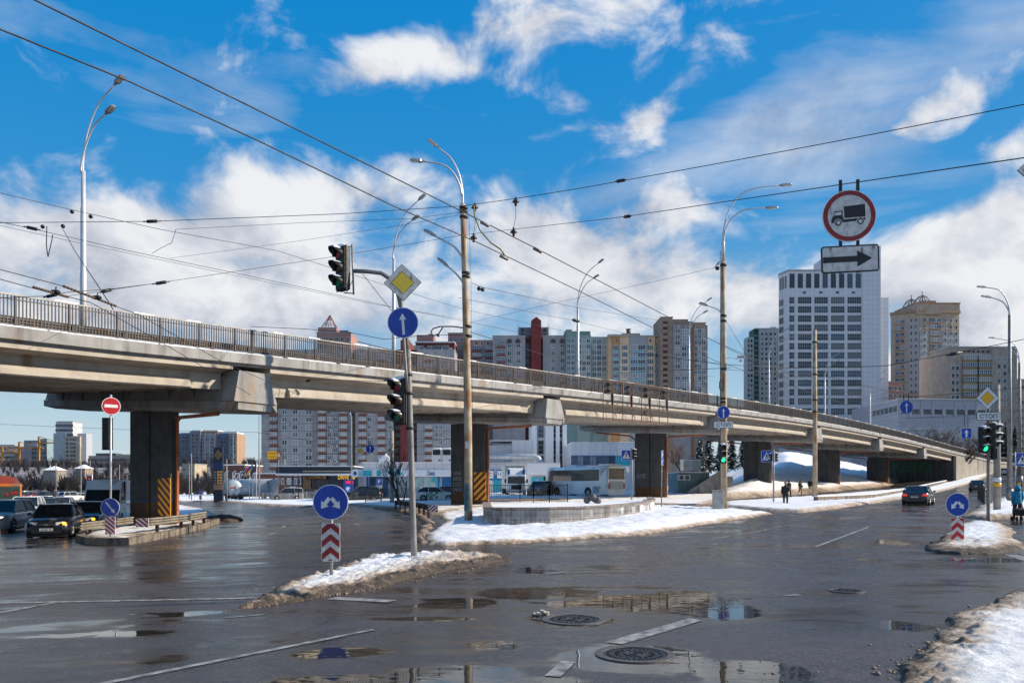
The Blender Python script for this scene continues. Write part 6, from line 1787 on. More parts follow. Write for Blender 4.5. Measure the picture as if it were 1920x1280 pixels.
h = simple('apartment_block', 'beige apartment block cut off by the right edge behind the street lamps', 1904, 1975, 712, 300, OLD, 9, 7, 1.6, 1.5, gl=(0, 1, 2), pitch=2.9); h.done()
h = simple('apartment_block', 'small pinkish block between the office tower and the beige apartment tower', 1664, 1692, 716, 330, PINK, 6, 3, 1.2, 1.4, gl=(0, 1)); h.done()
IND = bpy.data.materials.new('industrial_cladding'); IND.use_nodes = True; _clad(IND, (.44, .45, .50), 1.2, 1.2, (.33, .34, .38))
h = House('industrial_building', 'long low pale industrial building with a band of dark windows above the ramp', 'industrial building', 1640, 1862, 235)
L_ = h.X
h.prism([(L_(1632, 20), 20), (L_(1684), 0), (L_(1862), 3), (L_(1862), 26), (L_(1636, 30), 30)], 0, h.Z(748), IND)
h.prism([(L_(1631, 20), 20), (L_(1684), -.4), (L_(1863), 2.6), (L_(1863), 26.4), (L_(1635, 30), 30.3)], h.Z(748), h.Z(746.5), FRW, 'roof')
aR = math.atan2(3, L_(1862)-L_(1684))
h.windows([L_(p)-L_(1684) for p in (1697, 1719, 1742, 1764, 1787, 1809, 1831, 1852)], [h.Z(771)], 2.2, 1.4, 0, 3, 1, FRD, (0, 0, 3), aR, (L_(1684), 0))
for p in (1697, 1719, 1742, 1764, 1787, 1809, 1831): 
    x = L_(p+11)-L_(1684); mb = MB(); mb.bbox(x-.25, x+.25, -.25, .05, h.Z(782), h.Z(752)); o = mb.build('pier', IND, h.t, (L_(1684), 0, 0)); o.rotation_euler = (0, 0, aR)
aL = math.atan2(-20, L_(1684)-L_(1632, 20)); lw = math.hypot(20, L_(1684)-L_(1632, 20)); h.windows([lw*q for q in (.15, .3, .45, .6, .75, .9)], [h.Z(771, 245)], 2.0, 1.6, 0, 3, 1, FRD, (0, 3), aL, (L_(1632, 20), 20))
h.block(L_(1640, 32), L_(1770), 32, 50, 0, h.Z(760, 270), IND, 'rear_hall')
h.done()
h = simple('shed', 'low white shed just behind the ramp below the industrial building', 1700, 1758, 808, 205, IND, 1, 5, 1.6, 1.0, depth=8, cat='shed', gl=(2, 3)); h.done()
# 7. far towers on the left; the slim one's colours are paled to imitate haze
FB = [('apartment_tower', 'pale unfinished tower with an orange crane at the far left edge', -14, 27, 834, 640, (.52, .48, .46), 7, 5), ('apartment_tower', 'blue-green glazed tower under construction on the left skyline', 45, 88, 826, 640, (.22, .30, .33), 10, 5),
      ('apartment_tower', 'tallest slim pale tower on the left skyline', 105, 136, 791, 610, (.52, .52, .53), 14, 5), ('apartment_block', 'long low pale block left of the first pier', 166, 252, 855, 560, (.40, .35, .31), 4, 12)]
for nm, lab, a, b, yt, d, c, rn, cn in FB:
    h = simple(nm, lab, a, b, yt, d, mat('far_render_%d' % a, c, .85, var=.1, sc=.3), rn, cn, 3.0, 1.9, depth=14, gl=(0, 1, 1, 3), pitch=3.6, nx=3, fr=FRG, ac=0)
    W2 = h.W2; z = h.zt
    if a == 105:
        h.block(W2*.2, W2+6.4, -1.5, 12, 0, h.Z(818), mat('far_beige', (.46, .39, .30), .85)); h.block(-W2-1.5, W2*.3, -.8, 12, 0, h.Z(812), mat('glazed_hazed', (.33, .39, .43), .3, var=.1, sc=.3), 'glazed_wing'); h.windows([W2*.5, W2, W2*1.35], [h.Z(824+7.5*k) for k in range(7)], 1.8, 1.8, -1.5, 2, 1, FRG, (0, 3)); h.block(W2*1.5, W2*1.62+6, 1, 10, 0, h.Z(812), OFW, 'white_wing'); h.block(-W2, W2*.9, 2, 8, z, h.Z(789), FRG, 'roof')  # glazed wing paled too, distance haze put into its colour
    elif a == 45: h.block(W2*.2, W2*.95, 1, 10, z, h.Z(822), TEAL, 'upper_floors'); h.block(-W2*1.0, -W2*.3, -.5, 10, 0, h.Z(832), GBL, 'side_wing')
    elif a == 166: h.block(-W2*.78, W2*.1, 3, 12, z, h.Z(849), FRD, 'upper_floors'); h.block(W2*.2, W2*.85, 3, 12, z, h.Z(851), CREAM, 'upper_floors')
    h.done()
CRN = mat('crane_orange', (.62, .26, .03), .6)
def crane(px, py0, py1, d, jib, label):
    b = gd(px, d); t = thing('tower_crane', label, 'crane', b)
    z0, z1 = CZ+(YH-py0)/F*d-b.z, CZ+(YH-py1)/F*d-b.z
    mb = MB(); mb.box((0, 0, z1/2), (1.2, 1.2, z1)); mb.build('mast', CRN, t); mb = MB(); mb.box((jib*.3, 0, z1-5), (abs(jib), 1., .9)); mb.tube([(0, 0, z1), (jib*.75, 0, z1-4.4)], .25, 5); mb.build('jib', CRN, t)
    mb = MB(); mb.box((-jib*.18, 0, z1-6.5), (4, 2, 3)); mb.build('counterweight', FRG, t)
crane(36, 905, 828, 630, 24, 'orange tower crane left of the blue-green tower on the skyline'); crane(73, 905, 818, 628, 20, 'orange tower crane standing against the blue-green tower')
crane(4, 905, 836, 628, 14, 'orange tower crane at the left edge of the skyline')
DBL = mat('tower_dark_blue', (.10, .15, .24), .6, var=.1, sc=.3); LBL = mat('tower_pale_stripes', (.36, .42, .52), .6, var=.1)
h = House('apartment_tower', 'dark blue and white pair of unfinished towers right of the first pier', 'apartment building', 338, 407, 470)
L_ = h.X
for a, b, y, yt, m in ((330, 358, 2, 812, DBL), (356, 376, 0, 808, mat('tower_grey', (.22, .24, .28), .7, var=.1)), (374, 407, 1, 808, BEB)): h.block(L_(a), L_(b), y, 16, 0, h.Z(yt), m); h.block(L_(a)+.6, L_(b)-.6, y+2, 14, h.Z(yt), h.Z(yt-2.5), FRW, 'roof')
h.windows([L_(336+6*k) for k in range(4)], [h.Z(820+7*k) for k in range(11)], 1.2, 1.4, 2, 1, 1, FRG, (1, 0)); h.windows([L_(379), L_(388), L_(397)], [h.Z(816+7*k) for k in range(11)], 2.2, 1.5, 1, 2, 1, FRW, (1, 1, 2)); h.windows([L_(362), L_(369)], [h.Z(816+7*k) for k in range(11)], 1.3, 1.4, 0, 1, 1, FRG, (0, 1))
mb = MB()
for px in (383.5, 392.5, 402): mb.bbox(L_(px)-.5, L_(px)+.5, .6, 1.1, 0, h.Z(812))
mb.build('pale_fins', LBL, h.t); h.done()
h = House('apartment_tower', 'dark blue tower with white fins just behind the fuel price pylon', 'apartment building', 407, 443, 470)
L_ = h.X
h.block(L_(407), L_(430), 0, 16, 0, h.Z(813), DBL); h.block(L_(428), L_(443), 1, 16, 0, h.Z(812), BEB); h.block(L_(408), L_(442), 2, 14, h.Z(812), h.Z(809), FRW, 'roof')
h.windows([L_(411+5*k) for k in range(4)], [h.Z(821+7*k) for k in range(10)], 1.1, 1.5, 0, 1, 1, DBL, (1, 0)); h.windows([L_(433.5), L_(439)], [h.Z(818+7*k) for k in range(11)], 1.2, 1.5, 1, 1, 1, FRW, (1, 2)); mb = MB(); mb.bbox(L_(436)-.35, L_(436)+.35, .5, 1.1, 0, h.Z(814)); mb.build('pale_fins', LBL, h.t); h.done()
h = simple('building', 'small beige building left of the fuel price pylon', 341, 365, 870, 400, CREAM, 2, 3, 1.5, 1.5, cat='building'); h.done()
BRK = mat('dark_red_brick', (.13, .055, .045), .85, var=.15, sc=1)
h = House('brick_building', 'dark red brick hall with arched windows behind the tank lorries', 'building', 418, 600, 190)
L_ = h.X
h.block(L_(440), L_(600), 0, 14, 0, h.Z(888), BRK); h.prism([(L_(415), 2), (L_(462), -1), (L_(462), 12), (L_(415), 12)], 0, h.Z(872), BRK); h.block(L_(414), L_(463), -1.3, 12.3, h.Z(872), h.Z(870.4), SN2, 'roof'); h.block(L_(440), L_(600), -.3, 14.2, h.Z(888), h.Z(886.6), SN2, 'roof')
for px in (423, 441, 457):
    mb = MB(); w = .75; zc = h.Z(888); mb.prism([(w*math.cos(a), zc+w*math.sin(a)) for a in np.linspace(0, math.pi, 9)]+[(-w, zc-1.6), (w, zc-1.6)], -.06, .02, 0); mb.prism([(w*.75*math.cos(a), zc+w*.75*math.sin(a)) for a in np.linspace(0, math.pi, 9)]+[(-w*.75, zc-1.4), (w*.75, zc-1.4)], -.09, -.05, 1); mb.build('arched_window', [FRW, GLS[1]], h.t, (L_(px), 2-3*(px-415)/47-.02, 0))
mb = MB(); text(mb, 'ХАРКІВ', 1.1, Matrix.Translation((L_(460), -.9, h.Z(893))), 0, 5.5); mb.build('lettering', SWHT, h.t)
h.windows([L_(520+11*k) for k in range(5)], [h.Z(902)], 1.0, 1.5, 0, 2, gls=(0, 1, 2)); h.done()
# 8. fuel station
DKB = mat('station_dark_blue', (.012, .022, .045), .4, var=.1); GOLD = mat('station_gold', (.62, .36, .10), .45); WOODP = mat('wood_panel', (.36, .22, .12), .6, var=.2, sc=3)
h = House('fuel_station', 'dark blue fuel station with a white edged canopy and a drive-through shop', 'fuel station', 525, 668, 122)
L_ = h.X
h.block(L_(525), L_(668), -2, 10, h.Z(887.5), h.Z(875), DKB, 'canopy'); h.block(L_(523), L_(669), -2.3, 10.3, h.Z(875), h.Z(873.5), SN2, 'roof'); h.block(L_(524.6), L_(668.4), -2.2, 10.2, h.Z(891), h.Z(887.5), SWHT, 'canopy_edge'); h.block(L_(575), L_(668.2), -2.25, -2.0, h.Z(884.5), h.Z(882.5), CREAM, 'gold_line')
h.block(L_(560), L_(668), 1.5, 9, 0, h.Z(891), DKB); h.block(L_(564), L_(579), 1.2, 1.5, 0, h.Z(892), WOODP, 'wood_cladding'); h.block(L_(583), L_(612), 1.35, 1.5, 0, h.Z(897), GLS[0], 'door'); h.windows([L_(588), L_(600)], [h.Z(915)], 1.1, 3, 1.3, 1, 1, FRD, (0,))
mb = MB(); mb.box((0, .05, 0), (3.2, .1, .75), 1); text(mb, 'BLACKWOOD', .42, Matrix.Translation((0, -.01, 0)), 0, 2.8, .01, .01); mb.build('shop_sign', [GOLD, SBLK], h.t, (L_(591), 1.05, h.Z(894.5)))
mb = MB(); text(mb, 'DRIVE', .6, Matrix.Translation((0, 0, 0)), 0, 1.7, .02, .02); arrow_ = arrow_poly(1.2, .3, 1.75, -.3, .16, .42, .3); arrow(mb, arrow_, 0, -.02); mb.build('drive_sign', mat('drive_gold', (.7, .40, .03), .4, emit=(1, .55, .05), es=.35), h.t, (L_(641), 1.2, h.Z(894.5)))
mb = MB(); mb.box((0, 0, 0), (1.6, .1, 2.0), 0); mb.box((.1, -.06, .6), (1.1, .04, .4), 1); mb.disc((-.1, -.4), .35, -.08, -.05, 16, 2); mb.disc((.3, -.6), .28, -.09, -.05, 16, 3); mb.build('menu_screen', [mat('screen_blue', (.01, .02, .10), .3, emit=(.01, .04, .3), es=.5), mat('screen_red', (.5, .01, .03), .4, emit=(1, .02, .08), es=.5), mat('screen_pale', (.4, .5, .8), .4, emit=(.4, .5, .9), es=.3), mat('screen_midblue', (.05, .15, .5), .4)], h.t, (L_(651), 1.2, h.Z(911)))
for px in (552, 562): h.block(L_(px)-.12, L_(px)+.12, -1, -.76, 0, h.Z(890), FRD, 'canopy_post')
h.done()
b = gd(410, 118)
t = thing('price_pylon', 'tall dark blue fuel price pylon with a gold diamond emblem and rows of gold prices', 'sign', b)
Zp = lambda py: CZ+(YH-py)/F*118-b.z
wp_ = 17.0/F*118
mb = MB(); mb.bev((0, 0, Zp(838)/2), (wp_, .5, Zp(838)), .03); mb.build('body', DKB, t)
mb = MB(); mb.box((0, -.26, Zp(913)), (wp_*1.02, .04, (Zp(908.5)-Zp(918)))); mb.build('copper_band', mat('copper_panel', (.52, .27, .15), .5), t)
mb = MB(); mb.box((0, -.26, Zp(873)), (wp_*.99, .03, Zp(866)-Zp(880))); mb.build('blue_band', mat('pylon_blue', (.012, .045, .14), .4), t)
mb = MB()
for k_, mi in ((1, 0), (.8, 1), (.5, 0), (.36, 1), (.15, 0)): mb.prism([(-.52*k_, Zp(852.5)), (0, Zp(852.5)-.70*k_), (.52*k_, Zp(852.5)), (0, Zp(852.5)+.70*k_)], -.30-(1-k_)*.02, -.25, mi)
mb.build('emblem', [GOLD, DKB], t)
for k, s_ in enumerate(('29.99', '28.49', '27.98', '26.90', '13.45')):
    mb = MB(); text(mb, s_, .30, Matrix.Translation((.22, -.255, Zp(884.5+5.2*k))), 0, .72, .01, .012); mb.box((-.42, -.255, Zp(884.5+5.2*k)), (.24, .02, .22), 1); mb.build('price', [mat('price_gold', (.75, .42, .10), .4, emit=(1, .5, .1), es=.3), FRG], t)
# flags
for px, by, d, ty, cols_, lab in ((468, 932, 120, 870, ('fl_red', 'fl_white'), 'red and white flag on a pole before the tank lorries'), (474, 932, 116, 866, ('fl_blue', 'fl_yellow'), 'blue and yellow flag on a pole before the tank lorries'), (481, 932, 114, 866, ('fl_navy', 'fl_navy'), 'navy flag on a pole, rightmost beside the tank lorries')):
    cm = {'fl_red': (.45, .02, .03), 'fl_white': (.6, .3, .3), 'fl_blue': (.02, .08, .40), 'fl_yellow': (.80, .55, .02), 'fl_navy': (.02, .03, .08)}
    b = gd(px, d); t = thing('flag_pole', lab, 'flag', b, 0, 'flags at the fuel station'); hh = CZ+(YH-ty)/F*d-b.z
    mb = MB(); mb.cyl((0, 0, -.2), (0, 0, hh), .05, 8); mb.build('pole', POLEW, t)
    mb = MB(); n_ = 10
    for j, mi in ((0, 1), (1, 0)):
        vs = []; fs = []
        for k in range(n_+1):
            u_ = k/n_; sag = -1.0*u_**1.4
            for q in (0, 1): vs.append((-.05-.95*u_, .14*math.sin(u_*7+j), hh-1.0+sag+(j+q)*.48*(1-.25*u_)-.25))
        fs = [(2*k, 2*k+2, 2*k+3, 2*k+1) for k in range(n_)]
        vs2 = [(x, y+.01, z) for x, y, z in vs]
        mb.add(vs, fs, mi, True); mb.add(vs2, [f[::-1] for f in fs], mi, True)
    mb.build('flag', [mat(c_, cm[c_], .7) for c_ in cols_], t)
# 9. turquoise and white shop
TQ = mat('turquoise_panel', (.03, .42, .55), .4, var=.08, sc=.6); PBL = mat('pale_blue_glazing', (.42, .55, .62), .25, var=.25, sc=.7); SHOPB = mat('shop_blue', (.01, .12, .36), .5)
WCL = bpy.data.materials.new('white_sandwich_panel'); WCL.use_nodes = True; _clad(WCL, (.62, .63, .66), 1.0, 6.0, (.5, .51, .54))
h = House('shop', 'white and turquoise shop pavilion with frosted bubble windows behind the bare tree', 'shop', 668, 860, 95)
L_ = h.X
h.block(L_(675), L_(860), 2, 14, 0, h.Z(867), WCL); h.block(L_(672), L_(861), 1.7, 14.3, h.Z(867), h.Z(865), SN2, 'roof')
h.block(L_(668), L_(846), -.6, 2, h.Z(893), h.Z(880.5), SWHT, 'fascia')
for a, b, m in ((674, 681, mat('pale_turquoise', (.35, .60, .68), .4)), (682, 699, TQ), (708, 716, TQ), (720, 728, mat('pale_turquoise', (.35, .60, .68), .4))): h.block(L_(a), L_(b), -.63, -.6, h.Z(892), h.Z(881.5), m, 'fascia_panel')
mb = MB()
for k in range(5): mb.disc((L_(740+k*3.2), h.Z(886+2*math.sin(k*2))), .22+.1*math.sin(k), -.63-.004*k, -.6, 14)
mb.build('fascia_bubbles', TQ, h.t)
h.block(L_(688), L_(722), 1.4, 2, h.Z(930), h.Z(893), SHOPB, 'entrance'); h.block(L_(693), L_(718), 1.3, 1.42, h.Z(930), h.Z(895), GLS[1], 'door')
for a, b in ((723, 758), (760, 790), (792, 812)):
    mb = MB(); mb.bbox(L_(a), L_(b), 1.85, 2.0, h.Z(926), h.Z(894), 0)
    for k in range(14):
        mb.disc((random.uniform(L_(a)+.3, L_(b)-.3), random.uniform(h.Z(925), h.Z(897))), random.uniform(.1, .32), 1.845-.003*k, 1.86, 14, 1)
    mb.build('shop_window', [PBL, mat('pale_turquoise', (.35, .60, .68), .4)], h.t)
mb = MB(); mb.bbox(L_(806), L_(823), 1.8, 2.0, h.Z(926), h.Z(894), 0)
for k in range(12): mb.disc((random.uniform(L_(808), L_(821)), random.uniform(h.Z(924), h.Z(897))), random.uniform(.12, .34), 1.79-.003*k, 1.81, 6, 1)
mb.build('shop_window', [TQ, PBL], h.t); h.block(L_(688), L_(846), 1.6, 2.0, 0, h.Z(926), FRG, 'plinth'); h.block(L_(826), L_(860), 1.9, 2.0, h.Z(926), h.Z(894), SHOPB, 'side_panel')
mb = MB(); text(mb, 'Сімка', .55, Matrix.Translation((L_(809), -.62, h.Z(887))), 0, .9, .02, .02); mb.build('shop_sign', SHOPB, h.t)
mb = MB(); mb.disc((L_(667.5), h.Z(887)), .5, -.62, -.4, 20, 0); mb.disc((L_(667.5), h.Z(887)), .22, -.65, -.6, 16, 1); mb.build('round_sign', [SWHT, SHOPB], h.t)
for px in (690, 823): h.block(L_(px)-.1, L_(px)+.1, -.5, -.3, 0, h.Z(893), SHOPB, 'post')
# container and rooftop units
for k, px in enumerate((811, 831, 851)):
    mb = MB(); mb.bev((0, 0, 1.0), (1.25, 1.4, 2.0), .15); mb.bbox(-.5, .45, -.72, -.68, 1.1, 1.75, 1); mb.disc((.35, .45), .13, -.72, -.7, 12, 2); mb.build('rooftop_unit', [mat('unit_white', (.62, .62, .6), .5, var=.1), SBLK, SHOPB], h.t, (L_(px), 6, h.Z(867)))
h.block(L_(804), L_(862), 9, 11, h.Z(853), h.Z(833.5), WCL, 'rooftop_hall'); h.block(L_(803.5), L_(862), 8.8, 11.2, h.Z(833.5), h.Z(832.6), SN2, 'rooftop_cover')
mb = MB(); 
for k in range(9): mb.sphere((L_(698+k*2.7), 6, h.Z(863)+random.uniform(0, 1.1)*(1-abs(k-4)/6)), random.uniform(.22, .45), 8, 5)
mb.build('snow_heap', SN2, h.t)
h.done()
# 10. white works with the tall block and blue-windowed wing
h = House('works_building', 'white factory complex with a pipe gallery and a blue-framed window band behind the coach', 'industrial building', 905, 1200, 112)
L_ = h.X
h.block(L_(905), L_(1050), 0, 12, 0, h.Z(868), SWHT); h.block(L_(905), L_(988), -.3, .0, h.Z(888), h.Z(869), WCL, 'fascia'); h.block(L_(988), L_(1048), -.5, 0, h.Z(890), h.Z(868.5), SWHT, 'fascia')
h.block(L_(905), L_(990), 4, 12, h.Z(868), h.Z(832), WCL, 'upper_hall'); h.block(L_(960), L_(1000), 3, 12, h.Z(868), h.Z(824), WCL, 'upper_hall'); h.block(L_(904), L_(1001), 2.8, 12.3, h.Z(824), h.Z(823), SN2, 'roof')
h.block(L_(904), L_(1050), -.6, 12, h.Z(868), h.Z(866.8), SN2, 'roof')
mb = MB(); zz = h.Z(855); mb.tube([(L_(900), 2.2, zz), (L_(985), 2.2, zz), (L_(1002), 2.2, zz), (L_(1010), 2.2, zz-.2), (L_(1015), 2.2, zz-.9), (L_(1015.5), 2.2, h.Z(868))], .42, 14); mb.build('duct', mat('duct_silver', (.55, .55, .56), .4, .3), h.t)
h.block(L_(1000), L_(1075), 14, 30, 0, h.Z(770), WCL, 'tall_block')
for a, b in ((1000, 1012), (1030, 1047), (1052, 1060), (1066, 1075)): h.block(L_(a), L_(b), 13.2, 14.1, 0, h.Z(771), SWHT, 'pilaster')
h.windows([L_(1021), L_(1049.5), L_(1063)], [h.Z(795), h.Z(830), h.Z(862)], .9, 2.2, 14, 1, 3, FRG, (0, 1))
h.block(L_(1072), L_(1200), 1, 14, 0, h.Z(829), WCL, 'wing'); h.block(L_(1071), L_(1201), .8, 14.2, h.Z(829), h.Z(827.8), SN2, 'roof')
h.block(L_(1160), L_(1200), .4, 1.0, h.Z(853), h.Z(830), SWHT, 'fascia'); h.block(L_(1157), L_(1183), .9, 1.0, h.Z(872), h.Z(854), TQ, 'turquoise_panel')
h.windows([L_(1078), L_(1089), L_(1101), L_(1113), L_(1125), L_(1137), L_(1149)], [h.Z(862.5)], .95, 1.35, 1, 2, 1, SHOPB, (3, 0, 2, 2, 2, 0, 3))
h.block(L_(925), L_(945), -.4, 0, h.Z(930), h.Z(893), TQ, 'turquoise_panel'); h.block(L_(996), L_(1025), -.52, -.4, h.Z(925), h.Z(895), TQ, 'turquoise_panel')
for px, s_ in ((921, 'с'), (937, 'Ч')):
    mb = MB(); mb.box((0, 0, 0), (.82, .12, 1.5), 1); mb.box((0, -.07, .05), (.66, .04, 1.05), 0); text(mb, s_, .55, Matrix.Translation((0, -.1, .05)), 1); mb.build('letter_board', [SWHT, SHOPB], h.t, (L_(px), -1.2, h.Z(890)))
mb = MB()
for k in range(11): mb.disc((random.uniform(L_(997), L_(1023)), random.uniform(h.Z(924), h.Z(897))), random.uniform(.12, .3), -.53-.003*k, -.51, 12)
mb.build('painted_bubbles', PBL, h.t)
mb = MB(); mb.bev((0, 0, 0), (.5, .4, .7), .05); mb.build('wall_box', SWHT, h.t, (L_(1175), .7, h.Z(880)))
h.done()
# 11. kiosk, container and steps by the slope
c = gd(1342, 104)
h = House('outbuilding', 'low turquoise-grey outbuilding with a long stair wall below the snowy slope', 'outbuilding', 1271, 1330, 96)
L_ = h.X
h.block(L_(1271), L_(1330), 0, 6, 0, h.Z(886), mat('outbuilding_green', (.20, .30, .30), .8, var=.2, sc=1, streak=.6)); h.block(L_(1270), L_(1332), -.2, 6.2, h.Z(886), h.Z(884.5), SN2, 'roof')
mb = MB(); mb.prism([(L_(1290), 0), (L_(1349), 0), (L_(1349), h.Z(883)), (L_(1344), h.Z(883)), (L_(1284), h.Z(921))], -1.6, -1.0); mb.build('stair_wall', CONC, h.t)
for px in (1276, 1287): mb = MB(); mb.bev((0, 0, 0), (.75, .4, .7), .05); mb.disc((0, 0), .26, -.22, -.2, 14, 1); mb.build('air_conditioner', [ACM, FRD], h.t, (L_(px), -.3, h.Z(895)))
h.block(L_(1330), L_(1370), -1, 3, 0, h.Z(893), CONC, 'stair_landing')
h.done()
c = gd(1295, 118)
t = thing('site_container', 'beige metal container standing on the snow above the outbuilding', 'container', (c.x, c.y, CZ+(YH-882)/F*118))
mb = MB(); mb.bev((0, 0, .75), (2.6, 2.2, 1.5), .04); mb.build('body', mat('container_beige', (.50, .46, .38), .7, var=.15, sc=1, streak=.4), t)
mb = MB(); mb.bbox(.35, .95, -1.13, -1.1, .1, 1.4); mb.build('door', mat('container_door', (.42, .40, .35), .7), t); mb = MB(); mb.bbox(-1.35, 1.35, -1.15, 1.15, 1.5, 1.58); mb.build('roof', SN2, t)
# ================================================================== VEHICLES
CGL = mat('car_glass', (.03, .036, .042), .05, var=.3, sc=1.5)
RUB = mat('tyre_rubber', (.016, .016, .017), .8, var=.2, sc=8)
RIM = mat('wheel_rim', (.42, .42, .43), .35, .8, var=.1)
TRIM = mat('car_black_trim', (.014, .014, .015), .5)
HLG = mat('headlamp_glass', (.55, .56, .58), .12, var=.1)
HLL = mat('headlamp_lit', (.9, .85, .7), .2, emit=(1, .86, .6), es=3.0)
TLR = mat('tail_lamp', (.30, .012, .012), .2, var=.1)
TLL = mat('tail_lamp_lit', (.5, .02, .02), .2, emit=(1, .05, .03), es=.5)
IND_ = mat('indicator_lit', (.9, .4, .03), .2, emit=(1, .42, .02), es=2.5)
PLT = mat('number_plate', (.62, .62, .60), .5, var=.03)
CHR = mat('chrome', (.55, .55, .56), .2, .9)
def paint(name, c, r=.28, dirt=.35):
    return mat('car_paint_'+name, c, r, var=.12, sc=1.2, coat=.5, stain=dirt*.6, stainc=(.17, .15, .13))
def car(label, base, rz, col, L=4.4, W=1.75, H=1.45, kind='sedan', lights=None, plate=None, tail=False, detail=True, group=None, indic=False, name='car', cat='car', snow=False, scheme=None):
    """a car facing -y in its own frame"""
    t = thing(name, label, cat, base, rz, group)
    h = W/2; g = .17 if kind in ('suv', 'van') else .15
    hood = {'sedan': .60, 'hatch': .62, 'suv': .62, 'van': .50, 'mini': .60}[kind]*H
    belt = {'sedan': .635, 'hatch': .65, 'suv': .63, 'van': .50, 'mini': .60}[kind]*H
    f0 = -L/2; r0 = L/2
    ws_b, ws_t, rt, rb = {'sedan': (-.22, -.05, .23, .38), 'hatch': (-.22, -.04, .34, .47), 'suv': (-.22, -.08, .36, .475), 'van': (-.34, -.20, .49, .498), 'mini': (-.27, -.09, .46, .49)}[kind]
    deck = {'sedan': .66, 'hatch': .66, 'suv': .63, 'van': .5, 'mini': .6}[kind]*H
    # lower body: rings across the car, front to rear
    st = [(f0, .72, hood*.62, g+.10), (f0+.05, .86, hood*.78, g+.02), (f0+.22, .97, hood*.90, g), (ws_b*L-.25, 1.0, hood*.99, g), (ws_b*L+.1, 1.0, belt, g), (0, 1.0, belt*1.005, g), (rt*L, 1.0, belt*1.02, g), (rb*L, .99, deck, g), (r0-.12, .95, deck*.985, g+.02), (r0-.02, .84, deck*.90, g+.08), (r0, .74, deck*.74, g+.14)]
    mb = MB(); rings = []
    for y, wf, zt, zb in st:
        w = h*wf; m = (zt+zb)/2
        rings.append([(-w*.90, y, zb), (w*.90, y, zb), (w*.985, y, zb+.12), (w, y, m), (w*.975, y, zt-.14), (w*.90, y, zt-.03), (w*.6, y, zt+.012), (0, y, zt+.022), (-w*.6, y, zt+.012), (-w*.90, y, zt-.03), (-w*.975, y, zt-.14), (-w, y, m), (-w*.985, y, zb+.12)])
    mb.loft(rings, 0, True)
    # roof and pillars
    zr = H; wr = h*(.74 if kind != 'van' else .86); wb_ = h*.91
    y1, y2, y3, y4 = ws_b*L, ws_t*L, rt*L, rb*L
    zb1, zb4 = belt-.02, deck-.02
    roof = []
    for y, wf, z in ((y2, .95, zr-.045), (y2+.25, 1, zr-.012), ((y2+y3)/2, 1.02, zr), (y3-.25, 1, zr-.015), (y3, .94, zr-.06)):
        w = wr*wf; roof.append([(-w, y, z-.05), (-w*.9, y, z-.012), (0, y, z+.008), (w*.9, y, z-.012), (w, y, z-.05), (0, y, z-.06)])
    mb.loft(roof, 0, True)
    def edge(s, y, k): return Vector((s*(wb_+(wr-wb_)*k), y, 0))
    for s in (-1, 1):
        for (ya, za), (yb, zb2), r_ in (((y1, zb1), (y2, zr-.07), .035), ((y3, zr-.07), (y4, zb4), .05), ((y2*.4+y3*.6, belt), (y2*.45+y3*.55, zr-.07), .035)):
            mb.tube([(s*wb_*.995, ya, za), (s*(wr+.01), yb, zb2)] if za < zb2 else [(s*(wr+.01), ya, za), (s*wb_*.995, yb, zb2)], r_, 6)
        mb.tube([(s*wr*.985, y2, zr-.05), (s*wr*1.01, (y2+y3)/2, zr-.03), (s*wr*.985, y3, zr-.07)], .03, 6)
    if kind == 'van':                                              # high white brow over the windscreen
        kq = .62; yw, zw, ww = y1+(y2-y1)*kq, zb1+(zr-.06-zb1)*kq, wb_+(wr-wb_)*kq
        mb.add([(-ww, yw-.03, zw), (ww, yw-.03, zw), (wr*1.0, y2-.02, zr-.03), (-wr*1.0, y2-.02, zr-.03)], [(0, 1, 2, 3)], 0)
    if kind == 'van':                                             # closed sides behind the cab
        for s in (-1, 1): mb.box((s*(h*.93), (y3-.1)*.5+(y2+1.1)*.5, (belt+zr-.06)/2-.02), (.05, (y3-.1)-(y2+1.1), zr-belt), 0)
    mb.build('body', [col], t)
    q = [(-wb_, y1, zb1), (wb_, y1, zb1), (wr, y2, zr-.06), (-wr, y2, zr-.06), (-wr, y3, zr-.075), (wr, y3, zr-.075), (wb_, y4, zb4), (-wb_, y4, zb4)]
    def pane(f): return MB().add([q[i] for i in f], [(0, 1, 2, 3)])
    pane((0, 1, 2, 3)).build('windscreen', CGL, t)
    mb = pane((4, 5, 6, 7)); mb.build('rear_window', CGL, t)
    for s in (0, 1):
        pane((0, 3, 4, 7) if s else (1, 6, 5, 2)).build('side_window', CGL, t)
    if scheme: scheme(t, h, L, H, belt)
    # wheels
    R_ = .31 if kind in ('sedan', 'hatch') else .35
